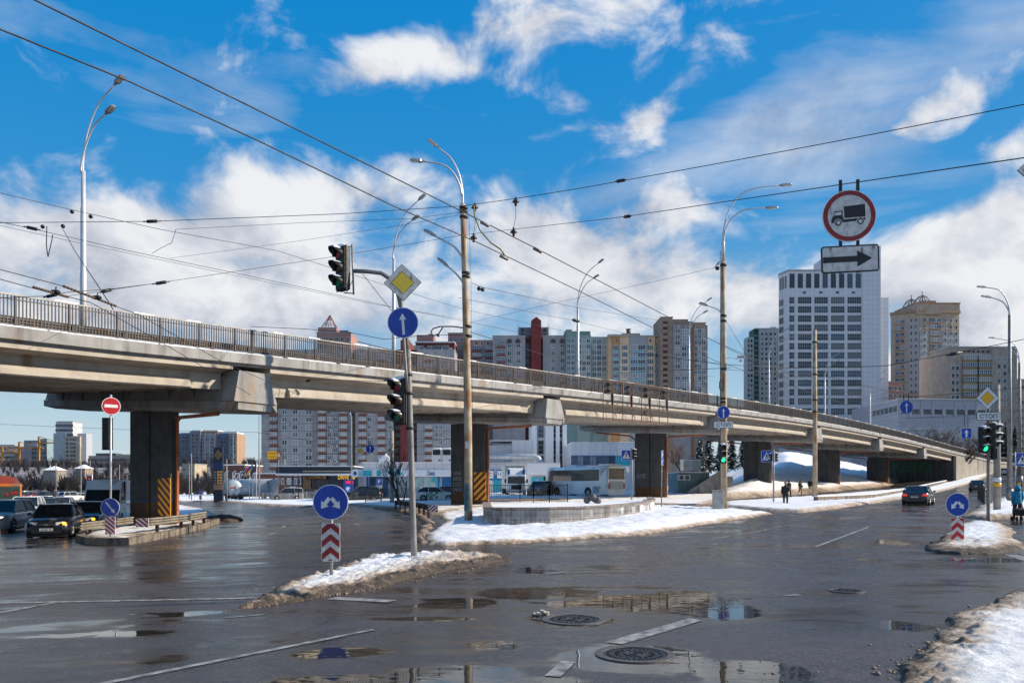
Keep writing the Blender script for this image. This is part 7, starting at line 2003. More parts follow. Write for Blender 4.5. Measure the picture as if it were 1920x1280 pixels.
    for sx in (-1, 1):
        for y in (f0+L*.19, r0-L*.2):
            mb = MB(); x = sx*(h-.10)
            prof = [(R_*.62, -.10), (R_*.95, -.105), (R_, -.07), (R_, .07), (R_*.95, .105), (R_*.62, .10)]
            rg = [[(x+o, y+r*math.cos(a), R_+r*math.sin(a)) for r, o in prof] for a in np.linspace(0, 2*math.pi, 19)]
            mb.loft(rg, 0, True, False); tw = mb.build('wheel', RUB, t)
            mb = MB(); xo = x+sx*.085
            mb.add([(xo, y+R_*.62*math.cos(a), R_+R_*.62*math.sin(a)) for a in np.linspace(0, 2*math.pi, 19)[:-1]], [tuple(range(18)) if sx < 0 else tuple(reversed(range(18)))], 1)
            for k in range(6): a = k*math.pi/3; mb.tube([(xo+sx*.012, y, R_), (xo+sx*.012, y+R_*.58*math.cos(a), R_+R_*.58*math.sin(a))], .035, 5)
            mb.build('rim', [RIM, TRIM], tw)
            if detail:
                mb = MB(); mb.loft([[(sx*(h*.99), y+rr*math.cos(a), R_+rr*math.sin(a)) for rr in (R_*.9, R_*1.16)]+[(sx*(h*1.008), y+rr*math.cos(a), R_+rr*math.sin(a)) for rr in (R_*1.16, R_*.9)] for a in np.linspace(R(-8), R(188), 13)], 0, True, False); mb.build('wheel_arch', TRIM, t)
    zl = hood*.74
    for s in (-1, 1):
        mb = MB(); x = s*h*.66
        mb.loft([[(x-s*.22, f0-.0, zl-.05), (x+s*.10, f0+.06, zl-.06), (x+s*.20, f0+.22, zl+.05), (x+s*.02, f0+.06, zl+.09), (x-s*.22, f0+.01, zl+.06)], [(x-s*.22, f0+.3, zl-.05), (x+s*.10, f0+.3, zl-.06), (x+s*.17, f0+.3, zl+.05), (x+s*.02, f0+.3, zl+.06), (x-s*.22, f0+.3, zl+.05)]], 0)
        hl = mb.build('headlight', HLL if lights else HLG, t)
        if indic and (indic == 2 or s > 0): mb = MB(); mb.box((x+s*.1, f0+.03, zl+.01), (.12, .1, .1)); mb.build('indicator', IND_, hl)
        mb = MB(); zt_ = deck*.80; mb.bev((s*h*.70, r0-.04, zt_), (.30, .14, .16), .03); mb.build('tail_light', TLL if tail else TLR, t)
        if detail:
            mb = MB(); mb.bev((s*(h+.09), y1+.32, belt+.09), (.17, .10, .13), .03); mb.tube([(s*h*.93, y1+.32, belt+.03), (s*(h+.04), y1+.32, belt+.07)], .02, 5); mb.build('mirror', col, t)
            for yy in (.02, L*.19): mb = MB(); mb.box((s*h*1.0, yy, belt*.90), (.03, .14, .025)); mb.build('handle', TRIM, t)
    mb = MB(); mb.bev((0, f0+.04, hood*.70), (W*.42, .10, hood*.17), .02); mb.box((0, f0+.02, g+.17), (W*.62, .08, .16)); mb.build('grille', TRIM, t)
    if detail: mb = MB(); mb.box((0, f0-.02, hood*.70), (W*.36, .02, .02)); mb.box((0, f0-.022, hood*.70), (.16, .02, .07)); mb.build('chrome_trim', CHR, t)
    mb = MB(); mb.box((0, f0-.02, hood*.46), (.50, .03, .11)); text(mb, plate or 'AA 0000', .075, Matrix.Translation((.01, f0-.037, hood*.46)), 1, .40, .002, .01); mb.build('number_plate', [PLT, TRIM], t)
    mb = MB(); mb.box((0, r0+.01, deck*.66), (.50, .03, .11)); mb.build('number_plate', [PLT], t)
    mb = MB(); mb.bbox(-h*.86, h*.86, f0+.05, r0-.05, g-.05, g+.03); mb.build('underbody', TRIM, t)
    if snow: mb = MB(); mb.box((0, (y2+y3)/2, zr+.02), (wr*1.7, (y3-y2)*.9, .05)); mb.build('snow_cap', SN2, t)
    return t
P_DK = paint('midnight', (.008, .010, .020)); P_SB = paint('silver_blue', (.48, .50, .53)); P_WH = paint('white', (.75, .75, .74)); P_BL = paint('navy', (.012, .03, .11)); P_BK = paint('black', (.008, .008, .009)); P_SV = paint('silver', (.36, .36, .36)); P_GR = paint('dirty_grey', (.30, .29, .28), .4, 1.0); P_RD = paint('red', (.22, .015, .015)); P_GN = paint('dark_green', (.02, .06, .05))
car('dark blue saloon with one amber indicator lit, stopped beside the crash barrier', gd(107, 35.5), R(19), P_DK, 4.3, 1.72, 1.43, 'sedan', plate='KA 8061 AE', indic=1, group='cars queueing under the overpass')
car('silver blue estate-like SUV with lit headlamps at the left edge', gd(8, 41), R(14), P_SB, 4.5, 1.78, 1.62, 'suv', lights=True, group='cars queueing under the overpass')
car('white car with a lit headlamp, cut off by the left edge of the picture', gd(-78, 25.5), R(26), P_WH, 4.4, 1.8, 1.5, 'hatch', lights=True, group='cars queueing under the overpass')
car('white SUV waiting behind the silver blue one', gd(50, 55), R(22), P_WH, 4.6, 1.85, 1.68, 'suv', group='cars queueing under the overpass')
car('navy blue saloon with amber running lights, half behind the dark saloon', gd(164, 40), R(17), P_BL, 4.7, 1.82, 1.45, 'sedan', indic=2, group='cars queueing under the overpass')
car('dark car partly hidden between the white SUV and the van', gd(88, 64), R(18), P_BK, 4.4, 1.75, 1.46, 'sedan', group='cars queueing under the overpass')
car('green-grey car with snow on its roof behind the white SUV', gd(78, 76), R(14), P_GN, 4.4, 1.75, 1.5, 'hatch', snow=True, group='cars queueing under the overpass')
car('silver car in the queue behind the white SUV, left of the van', gd(116, 72), R(18), P_SV, 4.4, 1.75, 1.46, 'sedan', lights=True, group='cars queueing under the overpass')
car('white saloon at the back of the near queue, beside the orange bus', gd(40, 74), R(18), P_WH, 4.4, 1.75, 1.46, 'sedan', lights=True, group='cars queueing under the overpass')
vn = car('tall dirty white panel van with snow on its roof, beside the first pier', gd(203, 47), R(17), paint('dirty_white', (.90, .90, .89), .5, .15), 5.6, 2.02, 2.55, 'van', name='van', cat='van', snow=True, indic=1)
ba = 'black saloon driving away beside the ramp wall, nearest of the uphill cars'
car(ba, gd(1722, 60), R(180-33), P_BK, 4.7, 1.82, 1.44, 'sedan', tail=True, group='cars driving away uphill')
car('black saloon farther up the street beyond the traffic light pole', gd(1833, 104), R(180-33), P_BK, 4.6, 1.8, 1.44, 'sedan', tail=False, group='cars driving away uphill')
car('silver car farthest up the street by the lamp posts', gd(1883, 180), R(180-33), P_SV, 4.5, 1.8, 1.5, 'sedan', tail=True, group='cars driving away uphill')
mv = car('dirty grey passenger van parked before the fuel station', gd(539, 113), R(-78), P_GR, 4.4, 1.8, 1.8, 'mini', name='minivan', cat='van', snow=True)
car('dark estate parked left of the fuel station shop', gd(590, 117), R(80), P_BK, 4.4, 1.75, 1.5, 'hatch', group='cars parked by the shops')
car('black SUV parked by the turquoise shop entrance', gd(678, 92), R(-84), P_BK, 4.7, 1.9, 1.75, 'suv', group='cars parked by the shops')
def taxi(t, h, L, H, belt):
    for s in (-1, 1):
        mb = MB()
        for i in range(4):
            for j in range(3):
                if (i+j) % 2 == 0: mb.box((s*h*1.005, -.1+i*.3, .42+j*.2), (.02, .28, .19))
        mb.build('livery', mat('livery_green', (.02, .38, .09), .4), t)
car('white hatchback with a green checker livery behind the picket fence', gd(817, 82), R(96), P_WH, 4.2, 1.7, 1.48, 'hatch', tail=True, group='cars parked by the shops', scheme=taxi)
car('dark car mostly hidden by the second pier beside the green-checkered hatchback', gd(846, 86), R(90), P_BK, 4.3, 1.75, 1.45, 'sedan', group='cars parked by the shops')
car('dark van parked between the lorry and the coach', gd(1013, 90), R(-20), P_BK, 4.6, 1.85, 1.8, 'mini', group='cars parked by the shops', name='van', cat='van')
# the far queue across the junction on the left
fc = [(132, 140, 180, P_WH, 'suv', 'white SUV seen from behind in the distant traffic, beside a white saloon'), (151, 146, 176, P_WH, 'sedan', 'white saloon seen from behind in the distant traffic'), (95, 150, 182, P_BK, 'suv', 'black SUV seen from behind in the distant traffic'), (68, 165, 180, P_RD, 'sedan', 'red tail-lit saloon in the distant traffic')]
for i, (px, d, rz, col, k, lab) in enumerate(fc):
    car(lab, gd(px, d), R(rz-20), col, 4.5, 1.8, 1.7 if k == 'suv' else 1.45, k, tail=True, detail=False, group='distant traffic on the left')
random.seed(21)
protos = {}
fars = [(44, 170, P_BK), (54, 185, P_SV), (60, 205, P_DK), (78, 196, P_SV), (86, 175, P_GN), (106, 180, P_SB), (112, 210, P_BK), (118, 168, P_DK), (158, 185, P_SV), (30, 190, P_SB), (38, 215, P_WH), (98, 222, P_RD), (124, 215, P_SV), (140, 200, P_BK), (170, 215, P_BK), (50, 226, P_DK), (146, 228, P_WH), (20, 212, P_SV), (66, 235, P_SV), (104, 242, P_WH), (178, 236, P_SV)]
for px, d, col in fars:
    lab = {'black': 'small black', 'silver': 'small silver', 'midnight': 'small dark blue', 'dark_green': 'small green', 'silver_blue': 'small grey blue', 'white': 'small white', 'red': 'small red'}[col.name.replace('car_paint_', '')]+' car in the dense distant traffic on the left'
    if col.name not in protos:
        protos[col.name] = car(lab, gd(px, d), R(random.choice([160, -20])), col, 4.4, 1.76, random.choice([1.45, 1.6]), 'sedan', detail=False, tail=True, group='distant traffic on the left')
    else:
        clone(protos[col.name], gd(px, d), R(random.choice([160, -20, 150])))
# orange city bus
def big_box(mb, w, l, z0, z1, b, mi=0): mb.bev((0, 0, (z0+z1)/2), (w, l, z1-z0), b, mi)
BO = paint('bus_orange', (.56, .15, .012), .35, .5)
b = gd(12, 74); t = thing('bus', 'orange city bus with a rounded red roof front at the left edge', 'bus', b, R(31))
mb = MB(); big_box(mb, 2.5, 10, .35, 2.75, .12); mb.build('body', BO, t)
mb = MB(); mb.loft([[(x, -4.9, z) for x, z in ((-1.2, 2.74), (1.2, 2.74), (.9, 3.2), (.3, 3.42), (-.3, 3.42), (-.9, 3.2))], [(x, -2.5, z) for x, z in ((-1.2, 2.74), (1.2, 2.74), (.9, 3.1), (.3, 3.25), (-.3, 3.25), (-.9, 3.1))]]); mb.build('roof_dome', paint('bus_red', (.36, .05, .025), .5), t)
mb = MB(); mb.bbox(-1.12, 1.12, -5.03, -4.95, 1.25, 2.5); mb.build('windscreen', mat('bus_windscreen', (.05, .075, .06), .12, var=.2), t)
mb = MB(); mb.disc((-.85, .8), .18, -5.06, -4.9, 14, 0); mb.build('headlight', HLG, t); mb = MB(); mb.disc((.85, .8), .18, -5.06, -4.9, 14, 0); mb.build('headlight', HLG, t)
mb = MB(); mb.box((0, -5.0, .5), (2.3, .12, .25)); mb.build('bumper', TRIM, t); mb = MB(); mb.bbox(1.22, 1.27, -4.5, 4.6, 1.4, 2.45); mb.build('side_window', CGL, t)
for y in (-3.2, 2.8):
    for s in (-1, 1): mb = MB(); mb.cyl((s*1.05, y, .5), (s*1.27, y, .5), .5, 16, smooth=False); mb.build('wheel', RUB, t)
mb = MB(); 
for x in (.15, .55, .8): mb.disc((x, 1.8+.2*x), .12, -5.06-.01*x, -5.02, 10, 0)
mb.build('dashboard_charm', SRED, t)
mb = MB(); arrow(mb, arrow_poly(-.9, .9, -.55, 1.2, .12, .3, .2), 1, -5.045); mb.disc((-.8, 1.05), .3, -5.045, -5.02, 14, 0); mb.build('emblem', [DR_ and SREDD, SWHT], t)
# white coach
WB = mat('coach_white', (.88, .87, .86), .3, var=.08, sc=.7, coat=.4, stain=.12, stainc=(.3, .29, .28)); SBR = mat('coach_silver', (.34, .34, .35), .35, .5, var=.15)
b = gd(1094, 89); t = thing('coach', 'white touring coach with dark side glass standing under the overpass', 'coach', b, R(-58+90-64)); t.rotation_euler = (0, 0, R(-146)+R(0))
t.rotation_euler[2] = R(180+32)
def coach(t):
    L, W, H = 11.5, 2.5, 3.35; f, r = -L/2, L/2
    mb = MB(); rg = []
    for y, k, zt in ((f, .80, H*.9), (f+.12, .93, H*.96), (f+.5, 1, H), (0, 1, H), (r-.25, 1, H), (r, .95, H*.985)):
        w = W/2*k; rg.append([(-w*.96, y, .32), (w*.96, y, .32), (w, y, .6), (w, y, 1.8), (w*.96, y, zt-.25), (w*.82, y, zt-.03), (0, y, zt+.02), (-w*.82, y, zt-.03), (-w*.96, y, zt-.25), (-w, y, 1.8), (-w, y, .6)])
    mb.loft(rg, 0, True); mb.build('body', WB, t)
    for s in (-1, 1):
        mb = MB(); x0 = s*W/2
        mb.add([(x0*1.006, f+.55, 1.75), (x0*1.006, r-1.4, 1.80), (x0*.968, r-1.4, H-.36), (x0*.968, f+.75, H-.36)], [(0, 1, 2, 3) if s > 0 else (3, 2, 1, 0)]); mb.build('side_glass', CGL, t)
        mb = MB(); mb.add([(x0*1.004, r-1.35, 1.0), (x0*.99, r-.02, 1.0), (x0*.955, r-.02, H-.15), (x0*.975, r-1.1, H-.28)], [(0, 1, 2, 3) if s > 0 else (3, 2, 1, 0)]); mb.build('rear_quarter', SBR, t)
        for y in (f+2.4, r-3.3):
            mb = MB(); mb.cyl((s*.98, y, .5), (s*1.26, y, .5), .5, 20, smooth=False); wl = mb.build('wheel', RUB, t); mb = MB(); mb.cyl((s*1.255, y, .5), (s*1.27, y, .5), .28, 16, smooth=False); mb.build('rim', RIM, wl)
            mb = MB(); mb.loft([[(x0*1.004, y+q*math.cos(a), .5+q*math.sin(a)) for q in (.5, .64)]+[(x0*1.012, y+q*math.cos(a), .5+q*math.sin(a)) for q in (.64, .5)] for a in np.linspace(0, math.pi, 13)], 0, True, False); mb.build('wheel_arch', TRIM, t)
        mb = MB(); mb.box((x0*1.004, r-1.9, .85), (.02, 1.1, .7)); mb.build('vent_grille', FRG, t)
        mb = MB(); mb.bev((s*1.0, r-.02, 1.25), (.24, .1, .6), .03); mb.build('tail_light', TLR, t)
    mb = MB(); mb.bbox(-1.05, 1.05, r-.04, r+.03, 1.95, 3.1); mb.build('rear_window', mat('coach_rear_glass', (.20, .15, .10), .15, .3, var=.3), t)
    mb = MB(); mb.bbox(-.9, .9, r-.03, r+.035, .9, 1.75); mb.build('engine_cover', SBR, t); mb = MB(); mb.box((0, r+.045, .72), (.52, .03, .12)); mb.build('number_plate', PLT, t)
    mb = MB(); mb.add([(-1.05, f-.02, 1.1), (1.05, f-.02, 1.1), (1.0, f+.18, H-.35), (-1.0, f+.18, H-.35)], [(0, 1, 2, 3)]); mb.build('windscreen', CGL, t)
    for s in (-1, 1): mb = MB(); mb.bev((s*1.38, f+.1, 2.1), (.2, .18, .5), .04); mb.build('mirror', TRIM, t); mb = MB(); mb.bev((s*.9, f+.03, .8), (.35, .12, .22), .03); mb.build('headlight', HLG, t)
    mb = MB(); mb.bev((0, r-1.2, H+.12), (1.8, 1.7, .22), .06); mb.bev((0, -1, H+.1), (1.4, 1.4, .18), .06); mb.build('roof_unit', WB, t)
coach(t)
# white lorry behind the fence
b = gd(967, 96); t = thing('lorry', 'white box lorry with a blue sun visor behind the picket fence', 'lorry', b, R(4))
mb = MB(); mb.bev((0, 0, 1.55), (2.3, 1.9, 2.1), .12); mb.build('cab', WB, t); mb = MB(); mb.loft([[(-1.1, -.9, 2.55), (1.1, -.9, 2.55), (1.1, .9, 2.55), (-1.1, .9, 2.55)], [(-.8, -.5, 3.25), (.8, -.5, 3.25), (.9, .9, 3.35), (-.9, .9, 3.35)]]); mb.build('wind_deflector', SN2, t)
for s in (-1, 1): mb = MB(); mb.box((s*.9, -.75, 2.8), (.28, .3, .7)); mb.build('deflector_side', SHOPB, t); mb = MB(); mb.bev((s*1.3, -.8, 1.8), (.2, .15, .5), .04); mb.build('mirror', TRIM, t); mb = MB(); mb.bev((s*.85, -.96, .75), (.34, .08, .22), .03); mb.build('headlight', HLG, t)
mb = MB(); mb.bbox(-1.02, 1.02, -.98, -.93, 1.5, 2.3); mb.build('windscreen', CGL, t); mb = MB(); mb.box((0, -.97, 1.05), (1.2, .06, .5)); mb.build('grille', TRIM, t); mb = MB(); mb.bev((0, -.9, .55), (2.3, .3, .35), .05); mb.build('bumper', P_SV, t)
mb = MB(); mb.bev((.05, 5, 2.3), (2.5, 7.4, 2.9), .04); mb.build('cargo_box', mat('cargo_box', (.52, .51, .48), .6, var=.1, streak=.4), t)
for y in (0, 6, 7.2):
    for s in (-1, 1): mb = MB(); mb.cyl((s*.85, y, .48), (s*1.18, y, .48), .48, 16, smooth=False); mb.build('wheel', RUB, t)
# tank trailers
for px, d, r_, l, rz, col, lab in ((468, 132, 1.45, 9.5, R(66), (.40, .41, .43), 'long grey tank lorry standing behind the flag poles'), (437, 122, 1.25, 3.5, R(20), (.50, .58, .62), 'pale blue tank trailer seen from the end beside the price pylon')):
    b = gd(px, d); t = thing('tank_trailer', lab, 'tanker', b, rz)
    m_ = mat('tank_%d' % px, col, .4, .2, var=.1, stain=.1)
    mb = MB(); n_ = 20; mb.loft([[(r_*k*math.cos(a), y, 2.0+r_*k*math.sin(a)) for a in np.linspace(0, 2*math.pi, n_+1)[:-1]] for y, k in ((-l/2-.25, .3), (-l/2-.18, .75), (-l/2, 1), (l/2, 1), (l/2+.18, .75), (l/2+.25, .3))], 0, True); mb.build('tank', m_, t)
    mb = MB()
    for y in np.linspace(-l/2+.3, l/2-.3, 4): mb.loft([[((r_+o)*math.cos(a), y+q, 2.0+(r_+o)*math.sin(a)) for a in np.linspace(0, 2*math.pi, n_+1)[:-1]] for o, q in ((0, -.05), (.03, -.05), (.03, .05), (0, .05))], 0, False, False)
    mb.build('bands', FRG, t); mb = MB(); mb.bbox(-1, 1, -l/2, l/2, .62, .82); mb.build('chassis', TRIM, t)
    for y in ((-l/2+.8, l/2-.8) if l < 5 else (l/2-.9, l/2-2.1, -l/2+.9)):
        for s in (-1, 1): mb = MB(); mb.cyl((s*.8, y, .45), (s*1.12, y, .45), .45, 14, smooth=False); mb.build('wheel', RUB, t)
    if l < 5: mb = MB(); mb.box((0, -l/2-.27, 2.05), (.8, .04, .16)); mb.build('red_sign', SRED, t)
# red hydrant-like post and white cabinets on the forecourt
b = gd(521, 120); t = thing('fire_post', 'small red post on the snowy forecourt left of the grey passenger van', 'post', b); mb = MB(); mb.cyl((0, 0, 0), (0, 0, .95), .22, 12); mb.sphere((0, 0, .95), .22, 10, 6); mb.build('post', SRED, t); mb = MB(); mb.cyl((-.3, 0, .7), (.3, 0, .7), .09, 8); mb.build('outlet', SRED, t)
b = gd(549, 121); t = thing('service_unit', 'small white service cabinet behind the grey passenger van', 'cabinet', b); mb = MB(); mb.bev((0, 0, 1.5), (.9, .6, 1.0), .04); mb.build('body', SWHT, t); mb = MB(); mb.bbox(-.3, -.05, -.32, -.29, 1.4, 1.8); mb.bbox(.05, .3, -.32, -.29, 1.4, 1.8); mb.build('panel', SBLK, t); mb = MB(); mb.cyl((0, 0, 0), (0, 0, 1), .1, 8); mb.build('foot', FRG, t)
# advertising totem far left
b = gd(168, 150); t = thing('advertising_totem', 'red and white lightbox sign on a pole above the distant traffic', 'sign', b); z = CZ+(YH-896)/F*150-b.z
mb = MB(); mb.bev((0, 0, z), (1.1, .2, 1.4), .03, 0); mb.box((0, -.11, z-.1), (.95, .02, 1.0), 1); text(mb, '★', .4, Matrix.Translation((0, -.125, z-.1)), 0); mb.build('lightbox', [SWHT, SRED], t); mb = MB(); mb.cyl((0, 0, 0), (0, 0, z), .07, 8); mb.build('pole', POLEG, t)
# ================================================================== PEOPLE
SKIN = mat('skin', (.42, .24, .17), .55, var=.08, sc=8)
def skin_mesh(name, V, E, radii, m, parent, sub=2):
    me = bpy.data.meshes.new(name); me.from_pydata([tuple(v) for v in V], E, []); 
    ob = bpy.data.objects.new(name, me); COL.objects.link(ob)
    md = ob.modifiers.new('s', 'SKIN'); md.use_smooth_shade = True
    me.skin_vertices or None
    lay = me.skin_vertices[0].data
    for i, r in enumerate(radii): lay[i].radius = r if isinstance(r, tuple) else (r, r); lay[i].use_root = (i == 0)
    s = ob.modifiers.new('d', 'SUBSURF'); s.levels = sub; s.render_levels = sub
    dg = bpy.context.evaluated_depsgraph_get(); dg.update()
    out = bpy.data.meshes.new_from_object(ob.evaluated_get(dg)); out.name = name
    bpy.data.objects.remove(ob)
    out.materials.clear(); out.materials.append(m)
    for p in out.polygons: p.use_smooth = True
    o = bpy.data.objects.new(name, out); COL.objects.link(o); o.parent = parent
    return o
def person(label, base, rz, h, coat, trou, stride=.28, arm=(.15, -.12), hat=None, coat_len=.50, hood=False, bag=None, group=None, arms_in=False):
    """walking figure facing -y; stride is the half step, coat_len where the coat ends as a share of the height"""
    t = thing('person', label, 'person', base, rz, group)
    k = h/1.75
    def P(x, y, z): return Vector((x*k, y*k, z*k))
    sl = stride
    la, ra = arm
    J = dict(pel=P(0, 0, .95), waist=P(0, -.01, 1.10), chest=P(0, -.02, 1.30), neck=P(0, -.03, 1.47), head=P(0, -.05, 1.58), crown=P(0, -.045, 1.70),
             lh=P(.10, 0, .90), lk=P(.11, -sl*.55-.03, .50), la=P(.11, -sl*.8, .09), lt=P(.12, -sl*.8-.16, .045), rh=P(-.10, 0, .90), rk=P(-.11, sl*.25-.05, .50), ra=P(-.11, sl, .11), rt=P(-.12, sl-.15, .045),
             ls=P(.19, -.02, 1.40), le=P(.25, la*.5+.02, 1.13), lw=P(.24 if not arms_in else .12, la-.06, .90 if not arms_in else 1.08), lhn=P(.235 if not arms_in else .05, la-.09, .81 if not arms_in else 1.10), rs=P(-.19, -.02, 1.40), re=P(-.25, ra*.5+.02, 1.13), rw=P(-.24, ra-.06, .90), rhn=P(-.235, ra-.09, .81))
    names = list(J); idx = {n: i for i, n in enumerate(names)}
    E = [('pel', 'waist'), ('waist', 'chest'), ('chest', 'neck'), ('neck', 'head'), ('head', 'crown'), ('pel', 'lh'), ('lh', 'lk'), ('lk', 'la'), ('la', 'lt'), ('pel', 'rh'), ('rh', 'rk'), ('rk', 'ra'), ('ra', 'rt'), ('chest', 'ls'), ('ls', 'le'), ('le', 'lw'), ('lw', 'lhn'), ('chest', 'rs'), ('rs', 're'), ('re', 'rw'), ('rw', 'rhn')]
    rad = dict(pel=(.15, .11), waist=(.13, .10), chest=(.15, .11), neck=.055, head=(.078, .09), crown=(.06, .07), lh=.08, lk=.055, la=.04, lt=.035, rh=.08, rk=.055, ra=.04, rt=.035, ls=.06, le=.042, lw=.03, lhn=.033, rs=.06, re=.042, rw=.03, rhn=.033)
    rr = [tuple(v*k for v in rad[n]) if isinstance(rad[n], tuple) else rad[n]*k for n in names]
    skin_mesh('body', [J[n] for n in names], [(idx[a], idx[b]) for a, b in E], rr, SKIN, t)
    mb = MB()
    for s, a in (('l', J['lhn']), ('r', J['rhn'])):                # fingers and thumb
        for f in range(4): mb.tube([a+P((f-1.5)*.016, 0, -.02), a+P((f-1.5)*.018, -.01, -.06), a+P((f-1.5)*.017, -.025, -.085+.006*abs(f-1.5))], [.009*k, .008*k, .006*k], 5)
        mb.tube([a+P(.03 if s == 'r' else -.03, -.01, -.005), a+P(.045 if s == 'r' else -.045, -.025, -.04)], [.010*k, .007*k], 5)
    mb.sphere(J['head']+P(0, -.095, -.005), .016*k, 6, 4, sq=(.8, 1, 1.3))
    for s in (-1, 1): mb.sphere(J['head']+P(s*.08, .0, 0), .022*k, 6, 4, sq=(.5, .8, 1.2))
    mb.build('hands_and_features', SKIN, t)
    mb = MB()
    for s in (-1, 1): mb.sphere(J['head']+P(s*.03, -.083, .022), .009*k, 6, 4)
    mb.box(J['head']+P(0, -.088, -.042), (.04*k, .008*k, .007*k)); mb.build('face', mat('face_dark', (.05, .025, .02), .5), t)
    def ring(c, rx, ry, n=14): return [(c.x+rx*k*math.cos(a), c.y+ry*k*math.sin(a), c.z) for a in np.linspace(0, 2*math.pi, n+1)[:-1]]
    mb = MB(); zb = coat_len*h/k
    mb.loft([ring(P(0, 0, zb), .215, .165+sl*.12), ring(P(0, 0, (zb+1.0)/2), .20, .15), ring(P(0, -.01, 1.08), .185, .135), ring(P(0, -.02, 1.25), .205, .145), ring(P(0, -.02, 1.38), .205, .13), ring(P(0, -.025, 1.45), .13, .10), ring(P(0, -.03, 1.51), .085, .085)], 0, True)
    for s, e, w in (('ls', 'le', 'lw'), ('rs', 're', 'rw')): mb.tube([J[s]+Vector((0, 0, .02*k)), J[s].lerp(J[e], .5), J[e], J[e].lerp(J[w], .6), J[w]], [.085*k, .075*k, .065*k, .058*k, .05*k], 10)
    if hood: mb.loft([ring(P(0, .02, 1.46), .13, .12), ring(P(0, .02, 1.58), .135, .14), ring(P(0, .01, 1.68), .115, .125), ring(P(0, 0, 1.74), .05, .06)], 0, True)
    mb.build('coat', coat, t)
    mb = MB()
    for a, b, c in (('lh', 'lk', 'la'), ('rh', 'rk', 'ra')): mb.tube([J[a]+Vector((0, 0, .06*k)), J[a].lerp(J[b], .5), J[b], J[b].lerp(J[c], .5), J[c]+Vector((0, 0, .02*k))], [.10*k, .088*k, .07*k, .06*k, .055*k], 10)
    mb.build('trousers', trou, t)
    for a, b in (('la', 'lt'), ('ra', 'rt')): mb = MB(); mb.tube([J[a]+P(0, .05, .06), J[a]+P(0, .03, -.03), (J[a]+J[b])/2+P(0, 0, -.02), J[b]+P(0, -.02, -.01)], [.052*k, .055*k, .05*k, .035*k], 8); mb.build('boot', TRIM, t)
    if hat:
        mb = MB(); c = J['crown']; mb.loft([ring(P(0, -.045, 1.605), .09, .105), ring(P(0, -.04, 1.66), .098, .11), ring(P(0, -.04, 1.72), .085, .095), ring(P(0, -.04, 1.755), .03, .035)], 0, True); mb.build('hat', hat, t)
    if bag: mb = MB(); mb.bev(P(.30, .0, .98), (.14*k, .34*k, .30*k), .04*k); mb.tube([P(.28, -.1, 1.1), P(.16, -.03, 1.45), P(.28, .12, 1.1)], .012*k, 5); mb.build('bag', bag, t)
    return t
CB = mat('coat_black', (.018, .018, .02), .8, var=.2, sc=6, bump=.3); CT = mat('coat_turquoise', (.015, .27, .46), .7, var=.15, sc=6, bump=.4); CD = mat('coat_dark_brown', (.05, .035, .028), .8, var=.2, sc=6); TRD = mat('trousers_dark', (.022, .021, .024), .8); TRM = mat('trousers_wine', (.06, .022, .024), .8); HG = mat('hat_grey', (.28, .26, .27), .9); HB = mat('hat_black', (.02, .02, .02), .9); HY = mat('hat_yellow', (.55, .32, .05), .9); SHEAR = mat('cuff_fur', (.28, .2, .16), .9)
person('person in a black knee-length coat and pale cap standing at the kerb below the overpass', gd(1473, 57.5), R(-20), 1.78, CB, TRD, .10, (-.02, -.05), HG, .42, group='people on the snowy path', arms_in=True)
person('person in a dark jacket walking behind the one in the long black coat', gd(1479, 84), R(10), 1.76, CB, TRD, .22, (.1, -.1), HB, .5, group='people on the snowy path')
person('person in a brown waist-length jacket with a bag, farther along the snowy path', gd(1500, 96), R(25), 1.66, CD, TRD, .16, (.05, -.05), HB, .5, group='people on the snowy path', bag=CB)
person('person in dark clothes partly hidden by the bare rusty pole', gd(1519, 103), R(160), 1.75, CB, TRD, .16, (.05, -.05), HB, .48, group='people on the snowy path')
person('person in a turquoise hooded jacket and wine trousers walking away at the right edge', gd(1908, 37.5), R(172), 1.66, CT, TRM, .16, (.05, -.1), None, .46, hood=True, group='people on the right pavement')
person('person in black with a yellow patterned hat ahead of the turquoise jacket', gd(1911, 47), R(190), 1.72, CB, TRD, .16, (.08, -.08), HY, .46, group='people on the right pavement')
b = gd(1932, 36.5); t = thing('pushchair', 'low dark pushchair beside the person in the turquoise jacket', 'pushchair', b, R(170))
mb = MB(); mb.bev((.28, -.45, .42), (.42, .55, .34), .06); mb.build('seat', CB, t)
for x in (.08, .48):
    for y in (-.75, -.2): mb = MB(); mb.cyl((x-.02, y, .11), (x+.02, y, .11), .11, 12); mb.build('wheel', RUB, t)
mb = MB(); mb.tube([(.08, -.2, .11), (.1, -.2, .6), (.1, .15, .95), (.46, .15, .95), (.46, -.2, .6), (.48, -.2, .11)], .014, 6); mb.build('frame', POLEG, t)

